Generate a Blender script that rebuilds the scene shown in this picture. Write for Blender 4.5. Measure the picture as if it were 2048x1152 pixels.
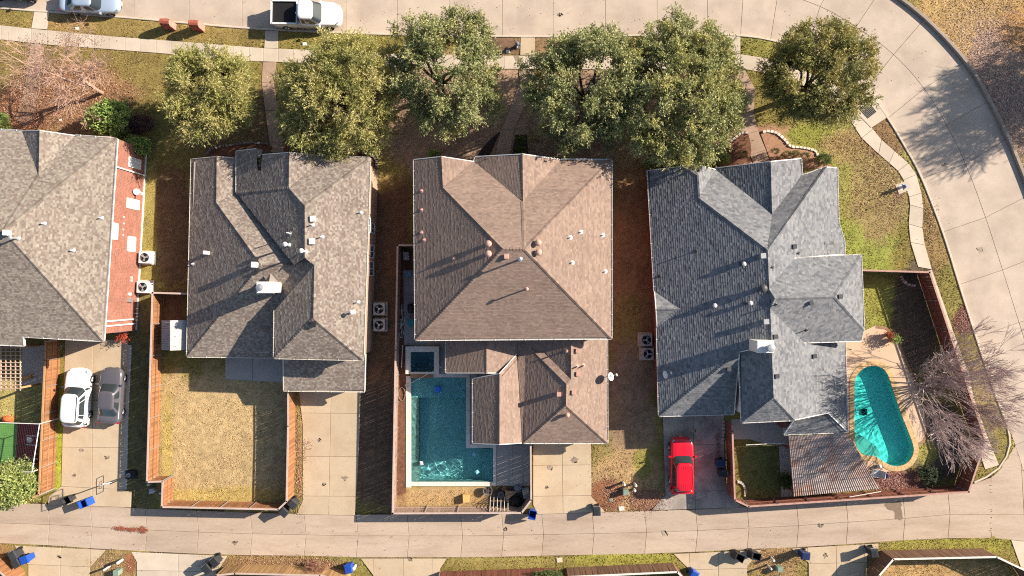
import bpy, math, random
import numpy as np
from mathutils import Vector, Matrix

random.seed(11)
RNG = np.random.default_rng(7)
for o in list(bpy.data.objects):
    bpy.data.objects.remove(o)
SC = bpy.context.scene
COL = SC.collection

# ------------------------------------------------------------------ camera, sky, sun, exposure
CAM_H = 57.0
FPX = 24.0 / 36.0 * 2048.0          # focal length in photo pixels
cam = bpy.data.cameras.new('camera')
cam.lens = 24.0
cam.sensor_width = 36.0
cam.clip_end = 1500.0
cam_o = bpy.data.objects.new('camera', cam)
cam_o.location = (0, 0, CAM_H)
COL.objects.link(cam_o)
SC.camera = cam_o

SUN_EL = math.radians(26.5)
SUN_AZ = (0.938, 0.346)             # horizontal direction towards the sun
SUND = Vector((SUN_AZ[0] * math.cos(SUN_EL), SUN_AZ[1] * math.cos(SUN_EL), math.sin(SUN_EL)))
world = bpy.data.worlds.new('World')
SC.world = world
world.use_nodes = True
wn = world.node_tree.nodes
wl = world.node_tree.links
wn.clear()
sky = wn.new('ShaderNodeTexSky')
sky.sky_type = 'NISHITA'
sky.sun_disc = False
sky.sun_elevation = SUN_EL
sky.sun_rotation = math.atan2(SUN_AZ[0], SUN_AZ[1])
bg = wn.new('ShaderNodeBackground')
bg.inputs[1].default_value = 0.068
wo = wn.new('ShaderNodeOutputWorld')
wl.new(sky.outputs[0], bg.inputs[0])
wl.new(bg.outputs[0], wo.inputs[0])
sun = bpy.data.lights.new('sun', 'SUN')
sun.energy = 5.0
sun.angle = math.radians(0.5)
sun.color = (1.0, 0.885, 0.75)
sun.cycles.is_caustics_light = True      # sunlight focused by the pool ripples
sun_o = bpy.data.objects.new('sun', sun)
sun_o.rotation_euler = SUND.to_track_quat('Z', 'Y').to_euler()
sun_o.location = (40, 20, 60)
COL.objects.link(sun_o)
SC.view_settings.view_transform = 'Standard'
SC.view_settings.look = 'None'
SC.view_settings.exposure = 1.12
SC.view_settings.gamma = 1.0
SC.view_settings.use_curve_mapping = False
SC.render.engine = 'CYCLES'
SC.cycles.transparent_max_bounces = 12
SC.cycles.max_bounces = 6
SC.cycles.diffuse_bounces = 3
SC.cycles.use_denoising = False
SC.cycles.filter_width = 1.1


# ------------------------------------------------------------------ helpers
def W(px, py, z=0.0):
    """World point at height z that stands where photo pixel (px, py) shows it."""
    k = (CAM_H - z) / FPX
    return Vector(((px - 1024) * k, (576 - py) * k, z))


def W2(px, py, z=0.0):
    p = W(px, py, z)
    return (p.x, p.y)


def wloc(o):
    v = Vector((0, 0, 0))
    while o is not None:
        v += o.location
        o = o.parent
    return v


def tag(o, label=None, cat=None, group=None, kind=None):
    if label:
        o['label'] = label
    if cat:
        o['category'] = cat
    if group:
        o['group'] = group
    if kind:
        o['kind'] = kind
    return o


def empty(name, loc, label=None, cat=None, group=None, rz=0.0, kind=None):
    o = bpy.data.objects.new(name, None)
    o.location = loc
    o.rotation_euler = (0, 0, rz)
    o.empty_display_size = 0.3
    COL.objects.link(o)
    return tag(o, label, cat, group, kind)


def link(name, me, parent=None, loc=(0, 0, 0), rot=(0, 0, 0)):
    o = bpy.data.objects.new(name, me)
    o.location = loc
    o.rotation_euler = rot
    COL.objects.link(o)
    if parent is not None:
        o.parent = parent
    return o


class MB:
    """Collects faces and builds ONE mesh object."""

    def __init__(s):
        s.v, s.f, s.c, s.m, s.cur = [], [], [], [], 0

    def add(s, vs, fs, col=None):
        b = len(s.v)
        s.v.extend([tuple(p) for p in vs])
        s.f.extend([tuple(i + b for i in f) for f in fs])
        s.m.extend([s.cur] * len(fs))
        s.c.extend([col if col else (1, 1, 1)] * len(vs))
        return s

    def quad(s, a, b, c, d, col=None):
        return s.add([a, b, c, d], [(0, 1, 2, 3)], col)

    def box(s, c, size, rz=0.0, col=None, taper=1.0):
        hx, hy, hz = size[0] / 2, size[1] / 2, size[2] / 2
        ca, sa = math.cos(rz), math.sin(rz)
        vs = []
        for z, t in ((-hz, 1.0), (hz, taper)):
            for x, y in ((-hx, -hy), (hx, -hy), (hx, hy), (-hx, hy)):
                x2, y2 = x * t, y * t
                vs.append((c[0] + x2 * ca - y2 * sa, c[1] + x2 * sa + y2 * ca, c[2] + z))
        return s.add(vs, [(3, 2, 1, 0), (4, 5, 6, 7), (0, 1, 5, 4), (1, 2, 6, 5), (2, 3, 7, 6), (3, 0, 4, 7)], col)

    def prism(s, poly, z0, z1, col=None, bottom=False):
        n = len(poly)
        a = sum(poly[i][0] * poly[(i + 1) % n][1] - poly[(i + 1) % n][0] * poly[i][1] for i in range(n))
        if a < 0:
            poly = poly[::-1]
        vs = [(p[0], p[1], z0) for p in poly] + [(p[0], p[1], z1) for p in poly]
        fs = [tuple(range(n, 2 * n))] + [(i, (i + 1) % n, n + (i + 1) % n, n + i) for i in range(n)]
        if bottom:
            fs.append(tuple(range(n - 1, -1, -1)))
        return s.add(vs, fs, col)

    def tube(s, p0, p1, r0, r1=None, n=6, cap=True, col=None):
        r1 = r0 if r1 is None else r1
        p0, p1 = Vector(p0), Vector(p1)
        d = p1 - p0
        if d.length < 1e-6:
            return s
        d.normalize()
        u = d.orthogonal().normalized()
        w = d.cross(u)
        vs = []
        for p, r in ((p0, r0), (p1, r1)):
            for i in range(n):
                a = 2 * math.pi * i / n
                vs.append(p + (u * math.cos(a) + w * math.sin(a)) * r)
        fs = [(i, (i + 1) % n, n + (i + 1) % n, n + i) for i in range(n)]
        if cap:
            fs += [tuple(range(n, 2 * n)), tuple(range(n - 1, -1, -1))]
        return s.add(vs, fs, col)

    def lathe(s, prof, n=12, c=(0, 0, 0), col=None, sx=1.0, sy=1.0):
        vs = []
        for r, z in prof:
            for i in range(n):
                a = 2 * math.pi * i / n
                vs.append((c[0] + r * sx * math.cos(a), c[1] + r * sy * math.sin(a), c[2] + z))
        fs = []
        for k in range(len(prof) - 1):
            for i in range(n):
                j = (i + 1) % n
                fs.append((k * n + i, k * n + j, (k + 1) * n + j, (k + 1) * n + i))
        fs.append(tuple((len(prof) - 1) * n + i for i in range(n)))
        return s.add(vs, fs, col)

    def mesh(s, name, mats, off=(0, 0, 0), smooth=False, attr=False):
        me = bpy.data.meshes.new(name)
        vs = s.v if off == (0, 0, 0) else [(p[0] - off[0], p[1] - off[1], p[2] - off[2]) for p in s.v]
        me.from_pydata(vs, [], s.f)
        if not isinstance(mats, (list, tuple)):
            mats = [mats]
        for m in mats:
            me.materials.append(m)
        if len(mats) > 1:
            me.polygons.foreach_set('material_index', s.m)
        if attr:
            a = me.attributes.new('Col', 'FLOAT_COLOR', 'POINT')
            a.data.foreach_set('color', np.concatenate([np.array(s.c, 'f'), np.ones((len(s.c), 1), 'f')], 1).ravel())
        if smooth:
            me.polygons.foreach_set('use_smooth', [True] * len(me.polygons))
        me.update()
        return me

    def build(s, name, mats, parent=None, smooth=False, attr=False, local=False):
        """World coordinates by default (parents are then unrotated); local=True keeps the parent's frame."""
        off = (0, 0, 0)
        if parent is not None and not local:
            w = wloc(parent)
            off = (w.x, w.y, w.z)
        return link(name, s.mesh(name, mats, off, smooth, attr), parent)


def np_mesh(name, verts, faces, mat, cols=None, smooth=False):
    """verts (n,3), faces (m,k) numpy arrays -> mesh."""
    me = bpy.data.meshes.new(name)
    m, k = faces.shape
    me.vertices.add(len(verts))
    me.vertices.foreach_set('co', np.ascontiguousarray(verts, 'f').ravel())
    me.loops.add(m * k)
    me.loops.foreach_set('vertex_index', np.ascontiguousarray(faces, 'i').ravel())
    me.polygons.add(m)
    me.polygons.foreach_set('loop_start', np.arange(0, m * k, k, dtype='i'))
    me.polygons.foreach_set('loop_total', np.full(m, k, 'i'))
    if cols is not None:
        a = me.attributes.new('Col', 'FLOAT_COLOR', 'POINT')
        a.data.foreach_set('color', np.concatenate([cols.astype('f'), np.ones((len(cols), 1), 'f')], 1).ravel())
    me.materials.append(mat)
    me.polygons.foreach_set('use_smooth', [smooth] * m)
    me.update(calc_edges=True)
    return me


def copy_tree(o, parent=None):
    c = o.copy()
    COL.objects.link(c)
    c.parent = parent
    for ch in [x for x in bpy.data.objects if x.parent == o]:
        copy_tree(ch, c)
    return c


def pip(xs, ys, poly):
    """Vectorised point in polygon."""
    ins = np.zeros(xs.shape, bool)
    n = len(poly)
    x0, y0 = min(p[0] for p in poly), min(p[1] for p in poly)
    x1, y1 = max(p[0] for p in poly), max(p[1] for p in poly)
    box = (xs >= x0) & (xs <= x1) & (ys >= y0) & (ys <= y1)
    bx, by = xs[box], ys[box]
    r = np.zeros(bx.shape, bool)
    for i in range(n):
        ax, ay = poly[i]
        cx, cy = poly[(i + 1) % n]
        if ay == cy:
            continue
        t = ((ay > by) != (cy > by)) & (bx < (cx - ax) * (by - ay) / (cy - ay) + ax)
        r ^= t
    ins[box] = r
    return ins


def vnoise(x, y, seed=0):
    """Value noise, vectorised, 0..1."""
    r = np.random.default_rng(seed).random((64, 64))
    xi, yi = np.floor(x).astype(int), np.floor(y).astype(int)
    fx, fy = x - xi, y - yi
    fx, fy = fx * fx * (3 - 2 * fx), fy * fy * (3 - 2 * fy)
    a, b = r[xi % 64, yi % 64], r[(xi + 1) % 64, yi % 64]
    c, d = r[xi % 64, (yi + 1) % 64], r[(xi + 1) % 64, (yi + 1) % 64]
    return (a * (1 - fx) + b * fx) * (1 - fy) + (c * (1 - fx) + d * fx) * fy


def fnoise(x, y, seed=0, oct=3):
    s, a, t = 0, 0.5, 0
    for k in range(oct):
        s = s + a * vnoise(x * 2 ** k, y * 2 ** k, seed + k)
        t += a
        a /= 2
    return s / t


def offset_poly(poly, d):
    """Moves every edge inward by d (poly any orientation)."""
    n = len(poly)
    a = sum(poly[i][0] * poly[(i + 1) % n][1] - poly[(i + 1) % n][0] * poly[i][1] for i in range(n))
    if a < 0:
        poly = poly[::-1]
    out = []
    for i in range(n):
        p0, p1, p2 = Vector(poly[i - 1][:2]), Vector(poly[i][:2]), Vector(poly[(i + 1) % n][:2])
        e0, e1 = (p1 - p0), (p2 - p1)
        if e0.length < 1e-6 or e1.length < 1e-6:
            out.append(tuple(p1))
            continue
        e0.normalize()
        e1.normalize()
        n0, n1 = Vector((-e0.y, e0.x)), Vector((-e1.y, e1.x))
        b = n0 + n1
        if b.length < 1e-4:
            out.append(tuple(p1 + n0 * d))
            continue
        b.normalize()
        k = d / max(0.35, b.dot(n0))
        out.append(tuple(p1 + b * k))
    return out


def split_poly(poly, a, b):
    """Splits a polygon by the infinite line a-b into two pieces."""
    ax, ay = a
    dx, dy = b[0] - ax, b[1] - ay

    def side(p):
        return dx * (p[1] - ay) - dy * (p[0] - ax)
    L, R = [], []
    n = len(poly)
    for i in range(n):
        p, q = poly[i], poly[(i + 1) % n]
        sp, sq = side(p), side(q)
        (L if sp >= 0 else R).append(p)
        if (sp >= 0) != (sq >= 0):
            t = sp / (sp - sq)
            m = (p[0] + (q[0] - p[0]) * t, p[1] + (q[1] - p[1]) * t)
            L.append(m)
            R.append(m)
    return [x for x in (L, R) if len(x) >= 3 and abs(area(x)) > 0.05]


def area(poly):
    n = len(poly)
    return 0.5 * sum(poly[i][0] * poly[(i + 1) % n][1] - poly[(i + 1) % n][0] * poly[i][1] for i in range(n))


def interp(pts, x):
    """Piecewise-linear y at x along points sorted by x."""
    for (x0, y0), (x1, y1) in zip(pts, pts[1:]):
        if x <= x1:
            return y0 + (y1 - y0) * (x - x0) / (x1 - x0)
    return pts[-1][1]


# ------------------------------------------------------------------ materials
MATS = {}


def nodes_of(name):
    m = bpy.data.materials.new(name)
    m.use_nodes = True
    nt = m.node_tree
    b = nt.nodes['Principled BSDF']
    return m, nt.nodes, nt.links, b


def pmat(name, col, rough=0.8, var=0.25, scale=1.5, fine=18.0, fvar=0.15, bump=0.0, bscale=40.0, attr=False, objvar=0.0,
         spec=0.3, metal=0.0, stretch=None, tint=None, tscale=0.35, tamt=0.0, clear=0.0, trough=(0.45, 0.62)):
    """Principled material: base colour x two scales of noise (+ a second tint in patches, + per-object tone)."""
    if name in MATS:
        return MATS[name]
    m, N, L, B = nodes_of(name)
    geo = N.new('ShaderNodeNewGeometry')
    vec = geo.outputs['Position']
    if stretch:
        mp = N.new('ShaderNodeMapping')
        mp.inputs['Scale'].default_value = stretch
        L.new(vec, mp.inputs['Vector'])
        vec = mp.outputs[0]

    def noise(sc, det=4):
        n = N.new('ShaderNodeTexNoise')
        n.inputs['Scale'].default_value = sc
        n.inputs['Detail'].default_value = det
        n.inputs['Roughness'].default_value = 0.6
        L.new(vec, n.inputs['Vector'])
        return n.outputs['Fac']

    def mul(a, b):
        n = N.new('ShaderNodeMath')
        n.operation = 'MULTIPLY'
        for k, x in enumerate((a, b)):
            if isinstance(x, (int, float)):
                n.inputs[k].default_value = x
            else:
                L.new(x, n.inputs[k])
        return n.outputs[0]

    def rng(f, lo, hi, a=0.25, b=0.75):
        n = N.new('ShaderNodeMapRange')
        n.inputs[1].default_value, n.inputs[2].default_value = a, b
        n.inputs[3].default_value, n.inputs[4].default_value = lo, hi
        L.new(f, n.inputs[0])
        return n.outputs[0]
    val = mul(rng(noise(scale), 1 - var, 1 + var), rng(noise(fine, 2), 1 - fvar, 1 + fvar))
    if objvar:
        oi = N.new('ShaderNodeObjectInfo')
        val = mul(val, rng(oi.outputs['Random'], 1 - objvar, 1 + objvar, 0, 1))
    if attr:
        at = N.new('ShaderNodeAttribute')
        at.attribute_name = 'Col'
        base = at.outputs['Color']
        if tuple(col) != (1, 1, 1):
            mx = N.new('ShaderNodeMix')
            mx.data_type = 'RGBA'
            mx.blend_type = 'MULTIPLY'
            mx.inputs[0].default_value = 1
            L.new(base, mx.inputs[6])
            mx.inputs[7].default_value = (*col, 1)
            base = mx.outputs[2]
    else:
        rgb = N.new('ShaderNodeRGB')
        rgb.outputs[0].default_value = (*col, 1)
        base = rgb.outputs[0]
    if tint:
        mx = N.new('ShaderNodeMix')
        mx.data_type = 'RGBA'
        L.new(rng(noise(tscale, 6), 0, tamt, *trough), mx.inputs[0])
        L.new(base, mx.inputs[6])
        mx.inputs[7].default_value = (*tint, 1)
        base = mx.outputs[2]
    vm = N.new('ShaderNodeVectorMath')
    vm.operation = 'SCALE'
    L.new(base, vm.inputs[0])
    L.new(val, vm.inputs['Scale'])
    L.new(vm.outputs[0], B.inputs['Base Color'])
    B.inputs['Roughness'].default_value = rough
    B.inputs['Metallic'].default_value = metal
    B.inputs['Specular IOR Level'].default_value = spec
    if clear:
        B.inputs['Coat Weight'].default_value = clear
        B.inputs['Coat Roughness'].default_value = 0.05
    if bump:
        bp = N.new('ShaderNodeBump')
        bp.inputs['Strength'].default_value = bump
        bp.inputs['Distance'].default_value = 0.03
        L.new(noise(bscale, 3), bp.inputs['Height'])
        L.new(bp.outputs[0], B.inputs['Normal'])
    MATS[name] = m
    return m


def brick_mat(name, c1, c2, mortar):
    m, N, L, B = nodes_of(name)
    geo = N.new('ShaderNodeNewGeometry')
    sp = N.new('ShaderNodeSeparateXYZ')
    L.new(geo.outputs['Position'], sp.inputs[0])
    ad = N.new('ShaderNodeMath')
    ad.operation = 'ADD'
    L.new(sp.outputs[0], ad.inputs[0])
    L.new(sp.outputs[1], ad.inputs[1])
    cb = N.new('ShaderNodeCombineXYZ')
    L.new(ad.outputs[0], cb.inputs[0])
    L.new(sp.outputs[2], cb.inputs[1])
    bt = N.new('ShaderNodeTexBrick')
    L.new(cb.outputs[0], bt.inputs['Vector'])
    bt.inputs['Scale'].default_value = 1.0
    bt.inputs['Brick Width'].default_value = 0.24
    bt.inputs['Row Height'].default_value = 0.10
    bt.inputs['Mortar Size'].default_value = 0.008
    bt.inputs['Color1'].default_value = (*c1, 1)
    bt.inputs['Color2'].default_value = (*c2, 1)
    bt.inputs['Mortar'].default_value = (*mortar, 1)
    nz = N.new('ShaderNodeTexNoise')
    nz.inputs['Scale'].default_value = 1.3
    L.new(geo.outputs['Position'], nz.inputs['Vector'])
    mr = N.new('ShaderNodeMapRange')
    mr.inputs[3].default_value, mr.inputs[4].default_value = 0.75, 1.25
    L.new(nz.outputs['Fac'], mr.inputs[0])
    vm = N.new('ShaderNodeVectorMath')
    vm.operation = 'SCALE'
    L.new(bt.outputs['Color'], vm.inputs[0])
    L.new(mr.outputs[0], vm.inputs['Scale'])
    L.new(vm.outputs[0], B.inputs['Base Color'])
    B.inputs['Roughness'].default_value = 0.85
    bp = N.new('ShaderNodeBump')
    bp.inputs['Strength'].default_value = 0.6
    bp.inputs['Distance'].default_value = 0.01
    bp.invert = True
    L.new(bt.outputs['Fac'], bp.inputs['Height'])
    L.new(bp.outputs[0], B.inputs['Normal'])
    MATS[name] = m
    return m


def water_mat(name, tint):
    """Clear refracting water: refraction with a little mirror towards grazing angles (the sheet itself is rippled)."""
    m, N, L, B = nodes_of(name)
    out = [n for n in N if n.type == 'OUTPUT_MATERIAL'][0]
    N.remove(B)
    rf = N.new('ShaderNodeBsdfRefraction')
    rf.inputs['Color'].default_value = (*tint, 1)
    rf.inputs['Roughness'].default_value = 0.0
    rf.inputs['IOR'].default_value = 1.33
    gl = N.new('ShaderNodeBsdfGlossy')
    gl.inputs['Roughness'].default_value = 0.03
    mx = N.new('ShaderNodeMixShader')
    lw = N.new('ShaderNodeLayerWeight')
    lw.inputs[0].default_value = 0.5
    pw_ = N.new('ShaderNodeMath')
    pw_.operation = 'POWER'
    pw_.inputs[1].default_value = 5.0
    fr = N.new('ShaderNodeMath')
    fr.operation = 'MULTIPLY_ADD'
    fr.inputs[1].default_value = 0.9
    fr.inputs[2].default_value = 0.025
    L.new(lw.outputs['Facing'], pw_.inputs[0])
    L.new(pw_.outputs[0], fr.inputs[0])
    L.new(fr.outputs[0], mx.inputs[0])
    L.new(rf.outputs[0], mx.inputs[1])
    L.new(gl.outputs[0], mx.inputs[2])
    L.new(mx.outputs[0], out.inputs[0])
    MATS[name] = m
    return m


def glass_mat(name, col, rough=0.05):
    m, N, L, B = nodes_of(name)
    B.inputs['Base Color'].default_value = (*col, 1)
    B.inputs['Roughness'].default_value = rough
    B.inputs['Specular IOR Level'].default_value = 0.9
    MATS[name] = m
    return m


def leaf_mat(*a, **k):
    """Foliage: the opaque material mixed with light shining through the leaves."""
    m = pmat(*a, **k)
    N, L = m.node_tree.nodes, m.node_tree.links
    B = N['Principled BSDF']
    out = [n for n in N if n.type == 'OUTPUT_MATERIAL'][0]
    tl = N.new('ShaderNodeBsdfTranslucent')
    L.new(B.inputs['Base Color'].links[0].from_socket, tl.inputs[0])
    mx = N.new('ShaderNodeMixShader')
    mx.inputs[0].default_value = 0.25
    L.new(B.outputs[0], mx.inputs[1])
    L.new(tl.outputs[0], mx.inputs[2])
    L.new(mx.outputs[0], out.inputs[0])
    return m


M_STREET = pmat('street_concrete', (0.475, 0.39, 0.31), 0.9, 0.10, 0.5, 14, 0.07, 0.15, 60, objvar=0.05, tint=(0.34, 0.27, 0.22), tscale=0.35, tamt=0.6, trough=(.42, .65))
M_ALLEY = pmat('alley_concrete', (0.465, 0.37, 0.285), 0.9, 0.15, 0.6, 12, 0.10, 0.2, 60, objvar=0.07, tint=(0.22, 0.155, 0.11), tscale=0.6,
               tamt=0.6, stretch=(0.3, 1.5, 1), trough=(.42, .68))
M_WALK = pmat('sidewalk_concrete', (0.52, 0.44, 0.345), 0.9, 0.10, 0.9, 16, 0.07, 0.15, 60, objvar=0.09)
M_DRIVE = pmat('driveway_concrete', (0.49, 0.39, 0.27), 0.9, 0.13, 0.5, 12, 0.08, 0.15, 60, objvar=0.05, tint=(0.30, 0.21, 0.13), tscale=0.5, tamt=0.45)
M_DRIVE_SHADED = pmat('shaded_driveway_concrete', (0.38, 0.33, 0.28), 0.9, 0.2, 0.5, 10, 0.12, 0.2, 60, objvar=0.08, tint=(0.19, 0.165, 0.15), tscale=0.7, tamt=0.7)  # darker copy of the driveway concrete: house shade in the colour, plus stains
M_PATH = pmat('brown_path_concrete', (0.36, 0.25, 0.18), 0.9, 0.2, 0.9, 12, 0.12, 0.2, 60, objvar=0.08)
M_PATIO = pmat('patio_concrete', (0.40, 0.37, 0.33), 0.85, 0.12, 0.6, 10, 0.08, 0.1, 60, objvar=0.05)
M_KERB = pmat('kerb_concrete', (0.53, 0.45, 0.36), 0.9, 0.14, 0.8, 12, 0.1, 0.2, 50)
M_JOINT = pmat('joint_filler', (0.13, 0.095, 0.07), 1.0, 0.4, 3.0, 20, 0.3)
M_SOIL = pmat('lawn_soil', (1, 1, 1), 1.0, 0.18, 2.5, 14, 0.3, 0.9, 16, attr=True)
M_GRASS = pmat('grass_blades', (1, 1, 1), 0.9, 0.15, 3, 20, 0.1, attr=True)
M_LEAF_DRY = pmat('dry_leaves', (1, 1, 1), 0.9, 0.2, 3, 20, 0.1, attr=True)
M_MULCH = pmat('red_mulch', (0.16, 0.075, 0.045), 1.0, 0.4, 4, 30, 0.5, 0.9, 25)
M_WHITE = pmat('white_paint', (0.70, 0.68, 0.64), 0.5, 0.06, 2, 20, 0.05)
M_TRIM = pmat('cream_trim', (0.66, 0.62, 0.53), 0.6, 0.08, 2, 20, 0.05)
M_METAL = pmat('galvanised_metal', (0.55, 0.55, 0.55), 0.4, 0.12, 4, 20, 0.1, metal=0.7)
M_DARK = pmat('dark_plastic', (0.025, 0.025, 0.028), 0.5, 0.2, 4, 20, 0.1)
M_BLACK = pmat('black_void', (0.01, 0.01, 0.011), 0.8, 0.1)
M_BIN = pmat('bin_black_plastic', (0.035, 0.037, 0.042), 0.45, 0.2, 6, 30, 0.15, objvar=0.25)
M_BIN_BLUE = pmat('bin_blue_plastic', (0.015, 0.07, 0.36), 0.4, 0.15, 6, 30, 0.1, objvar=0.1)
M_RUBBER = pmat('tyre_rubber', (0.02, 0.02, 0.02), 0.9, 0.1)
M_RIM = pmat('alloy_rim', (0.55, 0.55, 0.55), 0.3, 0.05, metal=0.8)
M_GLASS = glass_mat('car_glass', (0.03, 0.04, 0.043))
M_PANE = glass_mat('window_glass', (0.10, 0.12, 0.14), 0.08)
M_BLIND = pmat('white_blind', (0.72, 0.72, 0.70), 0.6, 0.05)
M_BARK = pmat('oak_bark', (0.085, 0.06, 0.045), 0.95, 0.3, 6, 30, 0.2)
M_BARK_PALE = pmat('pale_bark', (0.38, 0.25, 0.19), 0.95, 0.25, 6, 30, 0.2)
M_FOLIAGE = leaf_mat('oak_leaves', (1, 1, 1), 0.6, 0.12, 2, 20, 0.1, attr=True, spec=0.35)
M_SHINGLE = pmat('shingle_granules', (1, 1, 1), 0.92, 0.10, 0.5, 60, 0.12, attr=True)
M_DECK = pmat('roof_deck', (0.06, 0.05, 0.045), 0.95, 0.2)
M_CEDAR = pmat('cedar_picket', (0.27, 0.125, 0.055), 0.85, 0.22, 2.0, 30, 0.15, objvar=0.28, stretch=(6, 6, 0.6))
M_GREY_PICKET = pmat('weathered_picket', (0.31, 0.22, 0.17), 0.9, 0.22, 2.0, 30, 0.15, objvar=0.22, stretch=(6, 6, 0.6))
M_RED_PICKET = pmat('redwood_picket', (0.20, 0.075, 0.048), 0.85, 0.2, 2.0, 30, 0.15, objvar=0.22, stretch=(6, 6, 0.6))
M_CAP_GREY = pmat('weathered_cap_rail', (0.47, 0.36, 0.31), 0.9, 0.15, 2, 20, 0.12)
M_WOOD = pmat('pine_lumber', (0.45, 0.25, 0.12), 0.85, 0.2, 3, 30, 0.15)
M_STONE = pmat('pale_edging_stone', (0.50, 0.45, 0.39), 0.9, 0.2, 3, 20, 0.15, objvar=0.2)
M_BRICK_RED = brick_mat('red_brick', (0.32, 0.108, 0.066), (0.20, 0.068, 0.045), (0.36, 0.26, 0.21))
M_BRICK_TAN = brick_mat('tan_brick', (0.40, 0.27, 0.19), (0.33, 0.21, 0.15), (0.40, 0.33, 0.27))
M_BRICK_DARK = brick_mat('dark_red_brick', (0.20, 0.05, 0.035), (0.16, 0.04, 0.03), (0.22, 0.15, 0.12))
# ================================================================== THE SETTING: ground, street, alley, paths
HARD = []            # world polygons where no grass grows
Z_ST, Z_AL, Z_LAWN, Z_WALK = 0.0, 0.05, 0.08, 0.10
GAP = 0.013


def P2(pts, z=0.0):
    return [W2(x, y, z) for x, y in pts]


def slab_obj(poly, z, mat, parent, name='slab', gap=GAP, thick=0.05):
    p = offset_poly(poly, gap)
    mb = MB()
    n = len(p)
    z += random.uniform(-0.003, 0.003)
    q = offset_poly(p, 0.012)
    vs = [(x, y, z - thick) for x, y in p] + [(x, y, z - 0.01) for x, y in p] + [(x, y, z) for x, y in q]
    fs = [tuple(range(2 * n, 3 * n))]
    for k in (0, 1):
        fs += [(k * n + i, k * n + (i + 1) % n, (k + 1) * n + (i + 1) % n, (k + 1) * n + i) for i in range(n)]
    mb.add(vs, fs)
    return mb.build(name, mat, parent)


def slab_area(name, poly_px, cuts, z, mat, base_drop=0.02):
    """A paved area: dark joint sheet + one raised slab per panel. cuts: pixel lines."""
    poly = P2(poly_px, z)
    HARD.append(poly)
    root = MB().prism(poly, z - 0.14, z - base_drop).build(name, M_JOINT)
    root['kind'] = 'structure'
    pieces = [poly]
    for a, b in cuts:
        A, Bp = W2(*a, z), W2(*b, z)
        nxt = []
        for q in pieces:
            nxt += split_poly(q, A, Bp)
        pieces = nxt
    for q in pieces:
        slab_obj(q, z, mat, root)
    return root


# ---- street (curves from the top round to the right)
KIN = [(-320, -16), (0, 15), (65, 20), (234, 32), (400, 47), (506, 56), (670, 64), (750, 67), (960, 71), (1100, 72), (1440, 67), (1500, 71)]
KOUT = [(-320, -205), (0, -175), (400, -143), (700, -126), (1100, -120), (1400, -118), (1500, -110)]
st = []
for x in (-320, -260, -155, -50, 55, 162, 269, 379, 484, 588, 692, 795, 898, 1005, 1106, 1211, 1314, 1415):
    a, b = interp(KIN, x), interp(KOUT, x)
    st.append(((x, a), (x, (a + b) / 2 + 4), (x, b)))
st += [((1481, 70), (1487, -22), (1495, -110)), ((1541, 79), (1556, -14), (1578, -98)), ((1612, 101), (1640, 13), (1682, -66)),
       ((1672, 132), (1712, 54), (1762, -22)), ((1733, 178), (1787, 109), (1846, 41)), ((1776, 236), (1848, 177), (1926, 126)),
       ((1814, 299), (1893, 250), (1974, 204)), ((1844, 356), (1931, 328), (2011, 279)), ((1886, 464), (1971, 435), (2056, 391)),
       ((1919, 569), (2005, 540), (2093, 505)), ((1953, 675), (2038, 645), (2128, 615)), ((1990, 785), (2072, 752), (2160, 720)),
       ((2030, 890), (2108, 860), (2195, 830)), ((2066, 1000), (2140, 965), (2230, 940)), ((2105, 1110), (2180, 1075), (2265, 1050)),
       ((2150, 1240), (2220, 1205), (2305, 1180))]


def catmull(pts, n=5):
    out = []
    for i in range(len(pts) - 1):
        p0, p1, p2, p3 = pts[max(0, i - 1)], pts[i], pts[i + 1], pts[min(len(pts) - 1, i + 2)]
        for k in range(n):
            t = k / n
            out.append(tuple(0.5 * (2 * p1[j] + (p2[j] - p0[j]) * t + (2 * p0[j] - 5 * p1[j] + 4 * p2[j] - p3[j]) * t * t
                                    + (3 * p1[j] - p0[j] - 3 * p2[j] + p3[j]) * t ** 3) for j in range(2)))
    out.append(pts[-1])
    return out


NS = 5
cin, cmid, cout = (catmull([s[k] for s in st], NS) for k in range(3))
street_poly = P2(cin + cout[::-1], 0)
HARD.append(street_poly)
street = MB().prism(street_poly, -0.14, -0.02).build('street', M_JOINT)
street['kind'] = 'structure'
for i in range(len(st) - 1):
    s = slice(i * NS, (i + 1) * NS + 1)
    for A, Bc in ((cin, cmid), (cmid, cout)):
        slab_obj(P2(A[s] + Bc[s][::-1]), Z_ST, M_STREET, street)


def strip(mb, line, w, z0, z1, side=1, round_=0.0, z=0.0):
    """A bar (kerb) of width w along a pixel polyline, on one side of it."""
    pts = [Vector(W2(x, y, z)) for x, y in line]
    prof = [(0, z0), (0, z1 - round_), (round_, z1), (w - round_, z1), (w, z1 - round_), (w, z0)] if round_ else [(0, z0), (0, z1), (w, z1), (w, z0)]
    rows = []
    for i, p in enumerate(pts):
        a, b = pts[max(0, i - 1)], pts[min(len(pts) - 1, i + 1)]
        d = (b - a).normalized()
        n = Vector((-d.y, d.x)) * side
        rows.append([(p.x + n.x * u, p.y + n.y * u, zz) for u, zz in prof])
    m = len(prof)
    vs = [v for r in rows for v in r]
    fs = []
    for i in range(len(rows) - 1):
        for k in range(m - 1):
            f = (i * m + k, i * m + k + 1, (i + 1) * m + k + 1, (i + 1) * m + k)
            fs.append(f if side > 0 else f[::-1])
    fs += [tuple(range(m)), tuple(range((len(rows) - 1) * m, len(rows) * m))[::-1]]
    mb.add(vs, fs)
    return mb


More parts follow.
